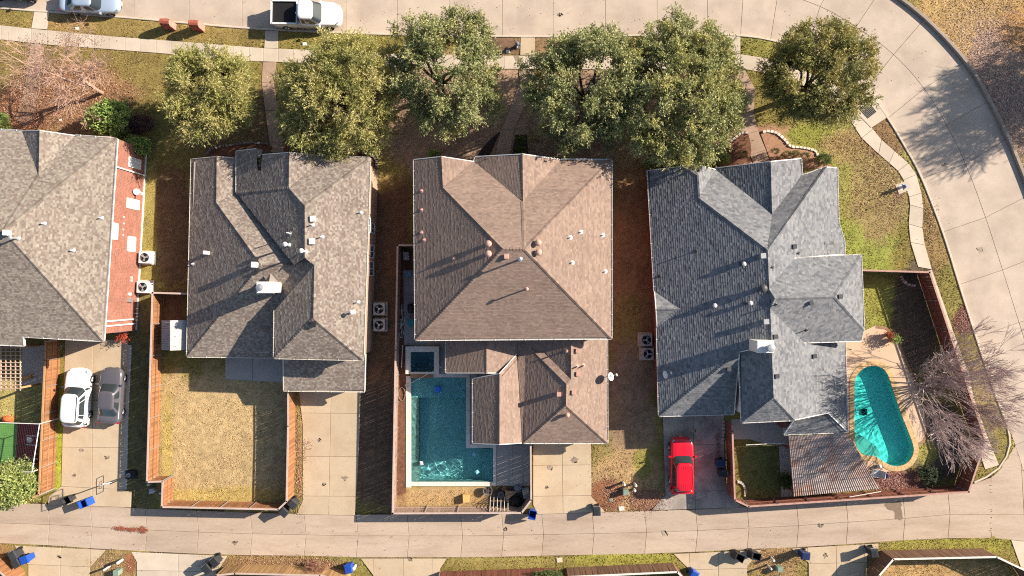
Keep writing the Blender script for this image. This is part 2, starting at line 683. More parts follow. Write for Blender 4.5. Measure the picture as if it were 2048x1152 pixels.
kerb_in = [p for p in cin if p[1] < 905 or p[0] < 1500]
kerb_in = [p for p in kerb_in if p[0] < 2020]
kerb_in += [(2019, 872), (2020, 888), (2013, 913), (1997, 937), (1972, 955), (1948, 966)]
kb = MB()
strip(kb, kerb_in, 0.17, -0.1, 0.135, -1, 0.03)
kb.build('kerb', M_KERB)['kind'] = 'structure'
kb = MB()
strip(kb, cout, 0.30, -0.1, 0.25, 1, 0.05)
kb.build('kerb', pmat('shaded_kerb_concrete', (0.30, 0.25, 0.21), 0.9, 0.2, 0.8, 12, 0.15))['kind'] = 'structure'  # darker copy of the kerb concrete, its band of shade put into the colour

# ---- alley
AL = [(-160, 1001, 1081), (-40, 1005, 1085), (95, 1008, 1091), (180, 1011, 1097), (290, 1017, 1103), (393, 1021, 1108), (500, 1025, 1111), (608, 1028, 1112), (712, 1029, 1115),
      (814, 1029, 1115), (921, 1029, 1115), (1003, 1028, 1114), (1083, 1027, 1112), (1184, 1025, 1110), (1289, 1022, 1108), (1391, 1019, 1104),
      (1494, 1014, 1099), (1593, 1008, 1095), (1692, 1000, 1089), (1806, 993, 1081), (1896, 986, 1077), (1982, 955, 1076)]
alley_poly = P2([(a[0], a[1]) for a in AL] + [(a[0], a[2]) for a in AL[::-1]], Z_AL)
HARD.append(alley_poly)
alley = MB().prism(alley_poly, -0.14, Z_AL - 0.02).build('alley', M_JOINT)
alley['kind'] = 'structure'
for a, b in zip(AL, AL[1:]):
    xs = 4 if b[0] < 1950 else 6
    ma, mbm = (a[1] + a[2]) / 2, (b[1] + b[2]) / 2
    if a[0] > 1890:
        ma = mbm = 1029
    if b[0] > 1895 and a[0] < 1890:
        mbm = 1029
    slab_obj(P2([(a[0], a[1]), (b[0], b[1]), (b[0] + (4 if b[0] < 1950 else 6), mbm), (a[0] + (4 if a[0] < 1950 else 6), ma)], Z_AL), Z_AL, M_ALLEY, alley)
    slab_obj(P2([(a[0] + (4 if a[0] < 1950 else 6), ma), (b[0] + (4 if b[0] < 1950 else 6), mbm), (b[0], b[2]), (a[0], a[2])], Z_AL), Z_AL, M_ALLEY, alley)
# alley mouth to the street
slab_area('alley_mouth', [(1982, 955), (1998, 940), (2015, 915), (2031, 891), (2066, 1000), (2105, 1112), (2062, 1084), (1983, 1076)], [((2040, 880), (2052, 1100)), ((1950, 1029), (2100, 1029))], Z_AL - 0.004, M_ALLEY)

# ---- sidewalks
def walk_strip(name, L, R, mat=M_WALK, z=Z_WALK, extra=1):
    poly = P2(L + R[::-1], z)
    HARD.append(poly)
    root = MB().prism(poly, -0.05, z - 0.02).build(name, M_JOINT)
    root['kind'] = 'structure'
    for i in range(len(L) - 1):
        slab_obj(P2([L[i], L[i + 1], R[i + 1], R[i]], z), z, mat, root)
    return root


SWT = [(-100, 42), (0, 50), (62, 57), (219, 72), (350, 82), (527, 96), (610, 99), (800, 107), (990, 111), (1070, 111), (1200, 112), (1450, 109)]
SWB = [(-100, 70), (0, 79), (88, 89), (224, 99), (338, 108), (462, 121), (524, 123), (800, 134), (986, 138), (1070, 138), (1200, 139), (1450, 137)]
xs = [-90, -60, -29, 2, 31, 62, 94, 125, 156, 188, 219, 250, 281, 312, 343, 374, 405, 436, 467, 498, 526, 556, 587, 618, 650, 682, 714, 746, 778, 810, 842, 874, 906, 938, 972,
      1008, 1040, 1069, 1100, 1132, 1164, 1196, 1228, 1260, 1292, 1324, 1356, 1388, 1420, 1452]
walk_strip('sidewalk', [(x, interp(SWT, x)) for x in xs], [(x, interp(SWB, x)) for x in xs])
WL = [(1452, 137), (1481, 137), (1515, 143), (1550, 152), (1590, 166), (1625, 180), (1655, 196), (1680, 214), (1700, 240), (1723, 276), (1757, 308), (1778, 326), (1796, 342), (1807, 360), (1818, 394), (1820, 410),
      (1817, 448), (1821, 485), (1836, 534)]
WR = [(1452, 109), (1481, 108), (1520, 114), (1560, 124), (1602, 139), (1640, 155), (1673, 172), (1701, 193), (1730, 236), (1746, 258), (1763, 279), (1789, 302), (1817, 326), (1833, 349), (1843, 386), (1847, 417), (1845, 456), (1850, 490),
      (1864, 539)]
walk_strip('sidewalk', WL, WR)
ya = [539 + 30.1 * k for k in range(14)]
RR = [(1864, 539), (1908, 666), (1940, 754), (1947, 794), (1976, 875), (1999, 932)]


def xr(y):
    for (x0, y0), (x1, y1) in zip(RR, RR[1:]):
        if y <= y1:
            return x0 + (x1 - x0) * (y - y0) / (y1 - y0)
    return RR[-1][0]


walk_strip('sidewalk', [(xr(y + 9) - 29, y + 9) for y in ya], [(xr(y), y) for y in ya])
walk_strip('sidewalk', [(2022, 1080), (2042, 1136), (2060, 1190)], [(2048, 1083), (2070, 1136), (2088, 1190)])

# ---- front walks
walk_strip('front_walk', [(68, 22), (62, 57)], [(98, 25), (94, 59)], M_WALK)
walk_strip('front_walk', [(61, 87), (55, 128), (50, 167), (40, 205), (30, 240)], [(88, 91), (84, 130), (80, 180), (70, 215), (58, 250)], M_PATH)
walk_strip('front_walk', [(530, 61), (528, 96)], [(557, 62), (556, 97)], M_WALK)
walk_strip('front_walk', [(525, 124), (523, 165), (530, 221), (539, 286), (541, 305)], [(553, 124), (548, 167), (556, 221), (567, 286), (570, 305)], M_PATH)
walk_strip('front_walk', [(1041, 74), (1040, 110)], [(1070, 74), (1069, 110)], M_DRIVE)
walk_strip('front_walk', [(1040, 139), (1039, 167), (1019, 219), (1001, 260), (990, 312)], [(1069, 139), (1064, 178), (1042, 229), (1028, 260), (1020, 312)], M_PATH)
walk_strip('front_walk', [(1452, 71), (1452, 108)], [(1481, 73), (1481, 107)], M_WALK)
walk_strip('front_walk', [(1462, 139), (1480, 180), (1478, 225), (1484, 270), (1500, 310), (1508, 330)], [(1490, 140), (1510, 178), (1508, 225), (1516, 262), (1532, 300), (1540, 325)], M_PATH)

# ---- driveways
slab_area('driveway', [(130, 676), (257, 680), (250, 835), (246, 979), (263, 985), (262, 1015), (95, 1010), (97, 994), (122, 972)],
          [((186, 600), (184, 1000)), ((100, 894), (260, 896)), ((100, 972), (260, 980)), ((100, 800), (260, 802))], Z_WALK, M_DRIVE)
slab_area('driveway', [(596, 770), (722, 770), (718, 900), (710, 1031), (593, 1029), (605, 1000), (605, 850)],
          [((662, 780), (657, 1030)), ((590, 826), (720, 827)), ((590, 913), (720, 913)), ((590, 992), (720, 993))], Z_WALK, M_DRIVE)
slab_area('driveway', [(1066, 880), (1182, 880), (1183, 994), (1210, 1024), (1075, 1029), (1066, 1010)],
          [((1124, 880), (1126, 1030)), ((1060, 931), (1190, 930)), ((1060, 993), (1190, 991))], Z_WALK, M_DRIVE)
slab_area('driveway', [(1325, 820), (1448, 820), (1450, 960), (1470, 1003), (1490, 1015), (1303, 1021), (1320, 1000), (1331, 990)],
          [((1386, 820), (1391, 1020)), ((1320, 890), (1450, 889)), ((1300, 983), (1480, 981))], Z_WALK, M_DRIVE_SHADED)
slab_area('driveway', [(28, 1091), (212, 1100), (180, 1135), (176, 1230), (56, 1230), (56, 1131)],
          [((122, 1090), (118, 1200)), ((181, 1090), (178, 1200)), ((0, 1127), (200, 1135))], Z_WALK, M_DRIVE)
slab_area('driveway', [(262, 1104), (455, 1112), (430, 1150), (420, 1230), (273, 1230), (273, 1124)],
          [((357, 1100), (355, 1200)), ((200, 1140), (460, 1144))], Z_WALK, M_WALK)
slab_area('driveway', [(721, 1117), (894, 1117), (880, 1138), (872, 1230), (750, 1230), (747, 1152)],
          [((747, 1110), (748, 1230)), ((807, 1110), (808, 1230)), ((864, 1110), (863, 1230)), ((700, 1153), (900, 1153))], Z_WALK, M_DRIVE)
slab_area('driveway', [(1347, 1108), (1523, 1100), (1495, 1132), (1493, 1230), (1390, 1230), (1376, 1137)],
          [((1379, 1100), (1381, 1200)), ((1436, 1100), (1438, 1200)), ((1300, 1142), (1520, 1136))], Z_WALK, M_DRIVE)
slab_area('driveway', [(1582, 1097), (1757, 1087), (1757, 1096), (1735, 1110), (1726, 1230), (1618, 1230), (1617, 1126)],
          [((1615, 1090), (1618, 1230)), ((1672, 1090), (1675, 1230)), ((1728, 1080), (1730, 1230)), ((1500, 1131), (1760, 1124))], Z_WALK, M_DRIVE)
# kerb-like concrete strip beside the first driveway
mb = MB().prism(P2([(258, 690), (265, 690), (258, 840), (255, 978), (247, 978), (251, 840)]), 0, 0.13)
mb.build('mow_strip', M_PATIO)['kind'] = 'structure'

# storm drain inlet by the curve
inl = [W2(*p) for p in ((1700, 214), (1737, 176), (1778, 232), (1741, 256))]
HARD.append(inl)
sd = MB().prism(inl, -0.05, 0.125).build('storm_drain', M_WALK)
tag(sd, 'concrete storm drain inlet with iron bar grate set in the curved kerb', 'drain')
a, b, c_, d_ = [Vector((*p, 0.14)) for p in inl]
for k in range(9):
    t = 0.18 + k * 0.055
    p = (a + (d_ - a) * 0.25) * (1 - t) + (b + (c_ - b) * 0.25) * t
    q = (a + (d_ - a) * 0.68) * (1 - t) + (b + (c_ - b) * 0.68) * t
    MB().tube(p, q, 0.02, n=5).build('grate_bar', M_DARK, sd)

# ================================================================== pools: outlines first (the lawn leaves holes for them)
POOL_L = [(822, 755), (932, 755), (932, 896), (986, 896), (986, 964), (822, 964)]
POOL_K = catmull([(1708, 790), (1710, 757), (1727, 736), (1750, 731), (1771, 741), (1784, 772), (1800, 820), (1814, 856), (1826, 888), (1827, 906), (1818, 923),
                  (1801, 932), (1783, 932), (1766, 923), (1750, 913), (1733, 912), (1718, 903), (1709, 880), (1708, 830), (1708, 790)], 3)[:-1]
DECK_K = [(1690, 684), (1729, 661), (1752, 651), (1773, 654), (1791, 668), (1802, 687), (1815, 723), (1830, 757), (1846, 800), (1856, 838), (1858, 869), (1848, 885), (1833, 893),
          (1836, 905), (1826, 930), (1806, 941), (1785, 942), (1760, 945), (1700, 945), (1690, 800)]

# ================================================================== the lawn: one fine sheet, colours of grass, thatch, earth, some sun and shade
# zones: centre, half sizes (px), power, colour, grass density
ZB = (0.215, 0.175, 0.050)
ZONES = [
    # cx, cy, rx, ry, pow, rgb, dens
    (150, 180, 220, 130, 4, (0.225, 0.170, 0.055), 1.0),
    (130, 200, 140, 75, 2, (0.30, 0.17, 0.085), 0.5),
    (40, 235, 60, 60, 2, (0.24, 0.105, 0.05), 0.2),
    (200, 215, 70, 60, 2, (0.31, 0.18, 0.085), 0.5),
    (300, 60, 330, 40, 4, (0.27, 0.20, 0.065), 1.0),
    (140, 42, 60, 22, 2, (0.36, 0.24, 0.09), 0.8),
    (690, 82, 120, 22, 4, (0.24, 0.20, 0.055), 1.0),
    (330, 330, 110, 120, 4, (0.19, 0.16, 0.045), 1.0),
    (345, 460, 40, 130, 4, (0.15, 0.095, 0.05), 0.5),  # neighbouring house's shade painted into the side-yard turf
    (300, 450, 15, 130, 4, (0.30, 0.25, 0.075), 1.0),  # sunlit strip along the brick wall, painted in a brighter tone
    (470, 240, 90, 70, 4, (0.17, 0.12, 0.055), 0.6),  # tree shade put into the turf tone before the second house
    (660, 260, 130, 70, 4, (0.20, 0.135, 0.065), 0.6),  # same front lawn, also toned for the tree shade
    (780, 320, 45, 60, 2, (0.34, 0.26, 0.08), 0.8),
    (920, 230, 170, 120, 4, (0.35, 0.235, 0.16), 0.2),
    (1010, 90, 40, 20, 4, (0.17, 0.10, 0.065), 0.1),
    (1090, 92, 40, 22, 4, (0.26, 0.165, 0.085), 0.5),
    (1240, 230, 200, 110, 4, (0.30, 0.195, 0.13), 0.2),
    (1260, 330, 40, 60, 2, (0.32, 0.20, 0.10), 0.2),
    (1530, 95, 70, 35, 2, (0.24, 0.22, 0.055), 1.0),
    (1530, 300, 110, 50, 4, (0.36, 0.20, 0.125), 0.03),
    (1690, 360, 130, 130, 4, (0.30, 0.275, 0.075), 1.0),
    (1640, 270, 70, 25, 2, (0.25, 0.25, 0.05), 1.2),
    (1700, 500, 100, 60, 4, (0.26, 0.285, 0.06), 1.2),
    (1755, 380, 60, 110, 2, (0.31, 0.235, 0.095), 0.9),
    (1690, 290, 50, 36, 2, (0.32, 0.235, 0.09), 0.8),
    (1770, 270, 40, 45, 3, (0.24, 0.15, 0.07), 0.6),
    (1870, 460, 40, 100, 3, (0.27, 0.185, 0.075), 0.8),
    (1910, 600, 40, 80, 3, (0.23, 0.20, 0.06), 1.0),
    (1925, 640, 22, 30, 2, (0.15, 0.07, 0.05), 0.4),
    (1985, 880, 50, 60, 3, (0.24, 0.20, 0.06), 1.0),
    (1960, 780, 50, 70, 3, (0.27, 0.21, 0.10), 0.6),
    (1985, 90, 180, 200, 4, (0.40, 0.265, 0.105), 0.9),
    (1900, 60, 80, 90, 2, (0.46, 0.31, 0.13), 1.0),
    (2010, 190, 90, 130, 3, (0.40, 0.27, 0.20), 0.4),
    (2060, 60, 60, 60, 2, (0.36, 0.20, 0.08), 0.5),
    (780, 520, 45, 170, 4, (0.16, 0.085, 0.05), 0.25),  # brown dirt, toned darker to carry the shade between the houses
    (755, 800, 60, 240, 4, (0.15, 0.095, 0.06), 0.35),  # brown dirt with side-strip shade added to its tone
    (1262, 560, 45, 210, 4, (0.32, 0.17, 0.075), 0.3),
    (1250, 640, 32, 60, 2, (0.33, 0.22, 0.07), 0.8),  # patch of sun between the houses painted into the ground colour
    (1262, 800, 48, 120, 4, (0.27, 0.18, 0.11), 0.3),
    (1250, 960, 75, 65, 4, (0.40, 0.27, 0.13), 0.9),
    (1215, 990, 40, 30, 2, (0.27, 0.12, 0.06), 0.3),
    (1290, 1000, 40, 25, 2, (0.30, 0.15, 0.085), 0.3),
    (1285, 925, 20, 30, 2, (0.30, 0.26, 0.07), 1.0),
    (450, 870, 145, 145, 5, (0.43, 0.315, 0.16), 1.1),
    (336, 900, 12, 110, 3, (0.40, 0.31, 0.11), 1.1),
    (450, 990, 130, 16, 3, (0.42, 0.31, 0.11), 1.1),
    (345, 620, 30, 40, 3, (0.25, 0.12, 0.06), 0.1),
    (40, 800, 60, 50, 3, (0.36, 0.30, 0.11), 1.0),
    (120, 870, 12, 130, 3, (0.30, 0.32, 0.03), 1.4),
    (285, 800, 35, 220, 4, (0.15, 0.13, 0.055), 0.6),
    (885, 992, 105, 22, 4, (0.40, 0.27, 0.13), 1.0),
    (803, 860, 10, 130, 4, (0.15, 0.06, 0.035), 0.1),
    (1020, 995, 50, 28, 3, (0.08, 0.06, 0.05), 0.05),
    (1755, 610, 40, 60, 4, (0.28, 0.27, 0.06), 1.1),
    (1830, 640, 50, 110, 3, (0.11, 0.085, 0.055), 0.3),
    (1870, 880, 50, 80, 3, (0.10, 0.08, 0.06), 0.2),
    (1850, 905, 25, 25, 2, (0.30, 0.27, 0.08), 1.0),
    (1795, 962, 60, 22, 3, (0.27, 0.13, 0.095), 0.2),
    (1530, 935, 55, 50, 4, (0.15, 0.16, 0.05), 1.0),
    (225, 1135, 50, 40, 3, (0.27, 0.19, 0.085), 0.7),
    (262, 1125, 14, 25, 2, (0.24, 0.10, 0.05), 0.2),
    (10, 1100, 22, 14, 2, (0.26, 0.16, 0.07), 0.6),
    (540, 1122, 100, 12, 4, (0.27, 0.17, 0.075), 0.7),
    (700, 1130, 45, 22, 3, (0.21, 0.19, 0.05), 1.1),
    (1000, 1124, 110, 12, 4, (0.27, 0.22, 0.07), 1.0),
    (1250, 1118, 110, 14, 4, (0.27, 0.25, 0.05), 1.1),
    (1550, 1120, 60, 40, 3, (0.32, 0.21, 0.095), 0.8),
    (1890, 1092, 140, 16, 4, (0.27, 0.25, 0.05), 1.1),
    (1890, 1140, 140, 24, 5, (0.42, 0.275, 0.115), 1.0),
]


def lawn_colour(px, py):
    """Vectorised colour of the turf and its grass density at photo pixels."""
    n1 = fnoise(px / 38.0 + 7, py / 38.0 + 3, 1, 3) - 0.5
    n2 = fnoise(px / 9.0 + 1, py / 9.0 + 9, 5, 2) - 0.5
    col = np.empty(px.shape + (3,))
    col[...] = ZB
    den = np.ones(px.shape)
    for cx, cy, rx, ry, pw, rgb, dn in ZONES:
        d = (np.abs((px - cx) / rx) ** pw + np.abs((py - cy) / ry) ** pw) ** (1.0 / pw)
        d = d + n1 * 0.55 + n2 * 0.3
        w = np.clip((1.12 - d) / 0.34, 0, 1)
        w = w * w * (3 - 2 * w)
        col += (np.array(rgb) - col) * w[..., None]
        den += (dn - den) * w
    n3 = vnoise(px / 3.1, py / 3.1, 12) - .5
    col *= (1 + 0.30 * n1 + 0.35 * n2 + .35 * n3)[..., None]
    return np.clip(col, 0.015, 0.8), den


CELL = 0.28
gx = np.arange(-50, 52.0, CELL)
gy = np.arange(-29, 29.0, CELL)
X, Y = np.meshgrid(gx, gy, indexing='ij')
PX, PY = X * FPX / CAM_H + 1024, 576 - Y * FPX / CAM_H
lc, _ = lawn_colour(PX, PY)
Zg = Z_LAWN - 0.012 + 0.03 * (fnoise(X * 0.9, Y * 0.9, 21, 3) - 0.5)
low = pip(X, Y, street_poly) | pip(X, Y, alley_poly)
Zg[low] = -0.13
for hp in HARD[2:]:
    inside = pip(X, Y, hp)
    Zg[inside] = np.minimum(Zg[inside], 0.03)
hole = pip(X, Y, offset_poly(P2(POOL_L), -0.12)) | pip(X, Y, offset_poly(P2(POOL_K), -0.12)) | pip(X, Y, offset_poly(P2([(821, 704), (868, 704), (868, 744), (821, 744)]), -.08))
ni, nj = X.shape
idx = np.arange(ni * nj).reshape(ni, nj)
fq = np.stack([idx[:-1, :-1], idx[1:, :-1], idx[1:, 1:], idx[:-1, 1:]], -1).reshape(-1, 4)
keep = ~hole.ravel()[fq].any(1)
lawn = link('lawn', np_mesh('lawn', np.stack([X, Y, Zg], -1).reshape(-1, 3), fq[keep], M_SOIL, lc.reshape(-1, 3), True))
lawn['kind'] = 'structure'
# the wide ground sheet below, out to the horizon, open under the pools
mb = MB()
cx = [-400, W(800, 0).x, W(1000, 0).x, W(1690, 0).x, W(1850, 0).x, 400]
cy = [-400, W(0, 980).y, W(0, 700).y, 400]
for i in range(5):
    for j in range(3):
        if j == 1 and i in (1, 3):
            continue
        mb.quad((cx[i], cy[j], -0.16), (cx[i + 1], cy[j], -0.16), (cx[i + 1], cy[j + 1], -0.16), (cx[i], cy[j + 1], -0.16), ZB)
mb.build('ground', M_SOIL, attr=True)['kind'] = 'structure'
# ================================================================== HOUSES
def newell(pts):
    n = Vector((0, 0, 0))
    for i in range(len(pts)):
        a, b = pts[i], pts[(i + 1) % len(pts)]
        n.x += (a.y - b.y) * (a.z + b.z)
        n.y += (a.z - b.z) * (a.x + b.x)
        n.z += (a.x - b.x) * (a.y + b.y)
    n.normalize()
    return n if n.z >= 0 else -n


def flatten_pitch(V, eave, f=0.91):
    """Lowers the roof pitch a little: heights above the eave shrink by f."""
    return {k: (x, y, eave(k) + (z - eave(k)) * f if z > eave(k) else z) for k, (x, y, z) in V.items()}


class House:
    norake = frozenset()
    def __init__(s, label, V, planes, pal, base_px, expo=0.145, tab=(0.18, 0.34), trim=None, gutter=True, thick=0.009, eave=lambda k: 5.3, norake=()):
        s.norake = frozenset(norake)
        V = flatten_pitch(V, eave)
        s.V = {k: W(*v) for k, v in V.items()}
        s.px = V
        s.planes = planes
        s.root = empty('house', W(*base_px, 0.0), label, 'house')
        s.expo, s.tab, s.pal, s.thick = expo, tab, pal, thick
        s.trim = trim or M_WHITE
        s.geo = []
        s.make_roof(gutter)

    def relax(s, iters=150):
        """Slides the roof corners along their sight lines until every roof plane is flat."""
        o = Vector((0, 0, CAM_H))
        z0 = {k: p.z for k, p in s.V.items()}
        for it in range(iters):
            acc = {k: [] for k in s.V}
            for pl in s.planes:
                pts = [s.V[k] for k in pl]
                if len(pl) < 3:
                    continue
                n = newell(pts)
                c = sum(pts, Vector()) / len(pts)
                wgt = len(pl) - 2.9
                for k, p in zip(pl, pts):
                    d = p - o
                    t = (c - o).dot(n) / d.dot(n)
                    acc[k].append((wgt, (o + d * t).z))
            for k, l in acc.items():
                if l:
                    zt = (sum(w * z for w, z in l) + .22 * z0[k]) / (sum(w for w, z in l) + .22)
                    z = s.V[k].z * .5 + zt * .5
                    s.V[k] = W(s.px[k][0], s.px[k][1], z)
        worst = 0
        for pl in s.planes:
            pts = [s.V[k] for k in pl]
            n = newell(pts)
            c = sum(pts, Vector()) / len(pts)
            r = max(abs((p - c).dot(n)) for p in pts)
            if r > .08:
                print('ROOF RESIDUAL', pl, round(r, 3))

    def make_roof(s, gutter):
        s.relax()
        deck = MB()
        sv, sf, scol = [], [], []
        edges = {}
        for pl in s.planes:
            pts = [s.V[k] for k in pl]
            n = newell(pts)
            c = sum(pts, Vector()) / len(pts)
            u = Vector((0, 0, 1)).cross(n)
            if u.length < 1e-4:
                u = Vector((1, 0, 0))
            u.normalize()
            v = n.cross(u)
            if v.z < 0:
                v, u = -v, -u
            s.geo.append((pl, n, c))
            deck.add([p - n * ((p - c).dot(n) + .02) for p in pts], [tuple(range(len(pts)))])
            deck.add([p - Vector((0, 0, .22)) for p in pts], [tuple(range(len(pts)))])
            uv = [((p - c).dot(u), (p - c).dot(v)) for p in pts]
            s.shingle(uv, c, u, v, n, sv, sf, scol)
            for i in range(len(pl)):
                edges.setdefault(frozenset((pl[i], pl[(i + 1) % len(pl)])), []).append((n, c))
        dk = deck.build('roof', M_DECK, s.root)
        w = wloc(s.root)
        me = np_mesh('shingles', np.array(sv) - np.array(w), np.array(sf, 'i'), M_SHINGLE, np.array(scol))
        sh = link('shingles', me, dk)
        sh['kind'] = 'stuff'
        # ridges, eaves, rakes
        cols = np.array(s.pal)
        for e, lst in edges.items():
            ka, kb = tuple(e)
            a, b = s.V[ka], s.V[kb]
            L = (b - a).length
            if L < 0.25 or (len(lst) == 1 and {ka, kb} <= s.norake):
                continue
            if len(lst) == 2:
                (n0, c0), (n1, c1) = lst
                m = (a + b) / 2
                if (c0 - m).dot(n1) < -0.01:
                    mb = MB()
                    d = (b - a) / L
                    if d.z < 0:
                        a, b, d = b, a, -d
                    ws = []
                    for nn, cc in lst:
                        t = nn.cross(d)
                        if t.dot(cc - m) < 0:
                            t = -t
                        ws.append(t)
                    up = (n0 + n1).normalized()
                    k, st_ = 0, 0.24
                    while k * st_ < L - 0.05:
                        p, q = a + d * (k * st_), a + d * min(L, (k + 1) * st_ + 0.02)
                        cl = tuple(cols[random.randrange(len(cols))] * random.uniform(0.8, 1.0))
                        h0, h1 = up * 0.055, up * 0.035
                        vs = [p + ws[0] * 0.15 + h0 * .55, p + h0, p + ws[1] * 0.15 + h0 * .55, q + ws[0] * 0.15 + h1 * .5, q + h1, q + ws[1] * 0.15 + h1 * .5,
                              p + ws[0] * 0.15, p + ws[1] * 0.15]
                        mb.add(vs, [(0, 1, 4, 3), (1, 2, 5, 4), (6, 7, 2, 1, 0)], cl)
                        k += 1
                    mb.build('ridge_cap', M_SHINGLE, dk, attr=True)
            elif len(lst) == 1:
                n, c = lst[0]
                d = (b - a) / L
                out = Vector((d.y, -d.x, 0))
                if out.length < 1e-3:
                    continue
                out.normalize()
                m = (a + b) / 2
                if out.dot(m - c) < 0:
                    out = -out
                if abs(a.z - b.z) < 0.22 * L and n.dot(out) > 0.1 and gutter:
                    mb = MB()
                    g = 0.075
                    for p0, p1, q0, q1 in ((0.0, 0.0, 0.0, -0.12), (0.0, -0.12, g * .8, -0.12), (g * .8, -0.12, g, 0.01), (g, 0.01, g - .02, 0.012), (g - .02, 0.012, g * .75, -0.05), (g * .75, -.05, .02, -.05)):
                        mb.quad(a + out * p0 + Vector((0, 0, p1)), b + out * p0 + Vector((0, 0, p1)), b + out * q0 + Vector((0, 0, q1)), a + out * q0 + Vector((0, 0, q1)))
                    go = mb.build('gutter', s.trim, s.root)
                    k = 0.4
                    sm = MB()
                    while k < L:
                        sm.box(a + d * k + out * (g * .5) + Vector((0, 0, 0.02)), (0.035, g + .03, .02), math.atan2(d.y, d.x))
                        k += 1.15
                    sm.build('gutter_strap', M_WHITE, go)['kind'] = 'stuff'
                    MB().quad(a + Vector((0, 0, -.005)), b + Vector((0, 0, -.005)), b - out * .5 + Vector((0, 0, -.16)), a - out * .5 + Vector((0, 0, -.16))).build('soffit', s.trim, s.root)
                else:
                    zl = min(a.z, b.z) - 0.16
                    mb = MB()
                    for o_ in (0.03, -0.03):
                        mb.quad(a + out * o_ + Vector((0, 0, .03)), b + out * o_ + Vector((0, 0, .03)), b + out * o_ + Vector((0, 0, -.18)), a + out * o_ + Vector((0, 0, -.18)))
                    mb.quad(a + out * .03 + Vector((0, 0, .03)), b + out * .03 + Vector((0, 0, .03)), b - out * .03 + Vector((0, 0, .03)), a - out * .03 + Vector((0, 0, .03)))
                    mb.build('rake_board', s.trim, s.root)
                    mb = MB()
                    a2, b2 = a - out * .3, b - out * .3
                    mb.quad(Vector((a2.x, a2.y, a2.z - .05)), Vector((b2.x, b2.y, b2.z - .05)), Vector((b2.x, b2.y, zl)), Vector((a2.x, a2.y, zl)))
                    mb.build('gable_wall', s.wallmat if hasattr(s, 'wallmat') else M_BRICK_TAN, s.root)

    def shingle(s, uv, c, u, v, n, sv, sf, scol):
        v0 = min(p[1] for p in uv)
        v1 = max(p[1] for p in uv)
        pal = s.pal
        npal = len(pal)
        C, U, Vv, N = (np.array(x) for x in (c, u, v, n))
        e = s.expo
        nrow = int(math.ceil((v1 - v0) / e))
        m = len(uv)

        def spans(t):
            xs = []
            for i in range(m):
                (a0, b0), (a1, b1) = uv[i], uv[(i + 1) % m]
                if (b0 > t) != (b1 > t):
                    xs.append(a0 + (a1 - a0) * (t - b0) / (b1 - b0))
            xs.sort()
            return [(xs[k], xs[k + 1]) for k in range(0, len(xs) - 1, 2)]
        for r in range(nrow):
            lo, hi = v0 + r * e, min(v1, v0 + (r + 1) * e)
            if hi - lo < 0.02:
                continue
            A, B = spans(lo + 1e-3), spans(hi - 1e-3)
            if len(A) != len(B):
                A = B = spans((lo + hi) / 2)
            hi2 = min(hi + 0.02, v1)
            band = random.uniform(0.93, 1.05)
            for (a0, a1), (b0, b1) in zip(A, B):
                x = min(a0, b0) - random.uniform(0, s.tab[1])
                xe = max(a1, b1)
                while x < xe:
                    w = random.uniform(*s.tab)
                    p0, p1 = min(max(x, a0), a1), min(max(x + w, a0), a1)
                    q0, q1 = min(max(x, b0), b1), min(max(x + w, b0), b1)
                    x += w
                    if p1 - p0 < 0.012 and q1 - q0 < 0.012:
                        continue
                    th = s.thick * random.uniform(0.55, 1.35)
                    cl = pal[random.randrange(npal)]
                    k = random.uniform(0.9, 1.1) * band
                    cl = (cl[0] * k, cl[1] * k, cl[2] * k)
                    bi = len(sv)
                    L0, L1 = C + Vv * lo, C + Vv * hi2
                    sv.extend((L0 + U * p0 + N * th, L0 + U * p1 + N * th, L1 + U * q1 + N * .003, L1 + U * q0 + N * .003, L0 + U * p0 - N * .004, L0 + U * p1 - N * .004))
                    sf.extend(((bi, bi + 1, bi + 2, bi + 3), (bi + 4, bi + 5, bi + 1, bi)))
                    scol.extend((cl,) * 6)

    def on_roof(s, px, py):
        """The roof point that photo pixel (px, py) shows, and the plane's normal."""
        o = Vector((0, 0, CAM_H))
        best = None
        for pl, n, c in s.geo:
            poly = [s.px[k][:2] for k in pl]
            if pip(np.array([px * 1.0]), np.array([py * 1.0]), poly)[0]:
                d = W(px, py, 0) - o
                t = (c - o).dot(n) / d.dot(n)
                p = o + d * t
                if best is None or p.z > best[0].z:
                    best = (p, n)
        if best is None:
            raise ValueError('no roof at %s,%s' % (px, py))
        return best

    def wall(s, poly_px, z_px, z_top, mat, z0=0.0, name='wall'):
        """Wall prism whose plan is given by pixels read at height z_px."""
        poly = [W2(x, y, z_px) for x, y in poly_px]
        HARD.append(poly)
        return MB().prism(poly, z0, z_top).build(name, mat, s.root)

    # roof fittings
    def pipe(s, px, py, h=0.3, r=0.05, mat=None, flash=True, cap=False):
        p, n = s.on_roof(px, py)
        mb = MB()
        mb.tube(p - Vector((0, 0, .1)), p + Vector((0, 0, h)), r, n=8)
        if cap:
            mb.lathe([(r * 1.1, h - .05), (r * 2.2, h - .02), (r * 2.2, h + .08), (r * 0.8, h + .14)], 10, p)
        o = mb.build('vent_pipe', mat or M_WHITE, s.root)
        if flash:
            f = MB()
            u = n.orthogonal().normalized()
            w = n.cross(u)
            f.tube(p + n * .012, p + n * .05, .17, .10, 8)
            f.build('flashing', mat or M_METAL, o)

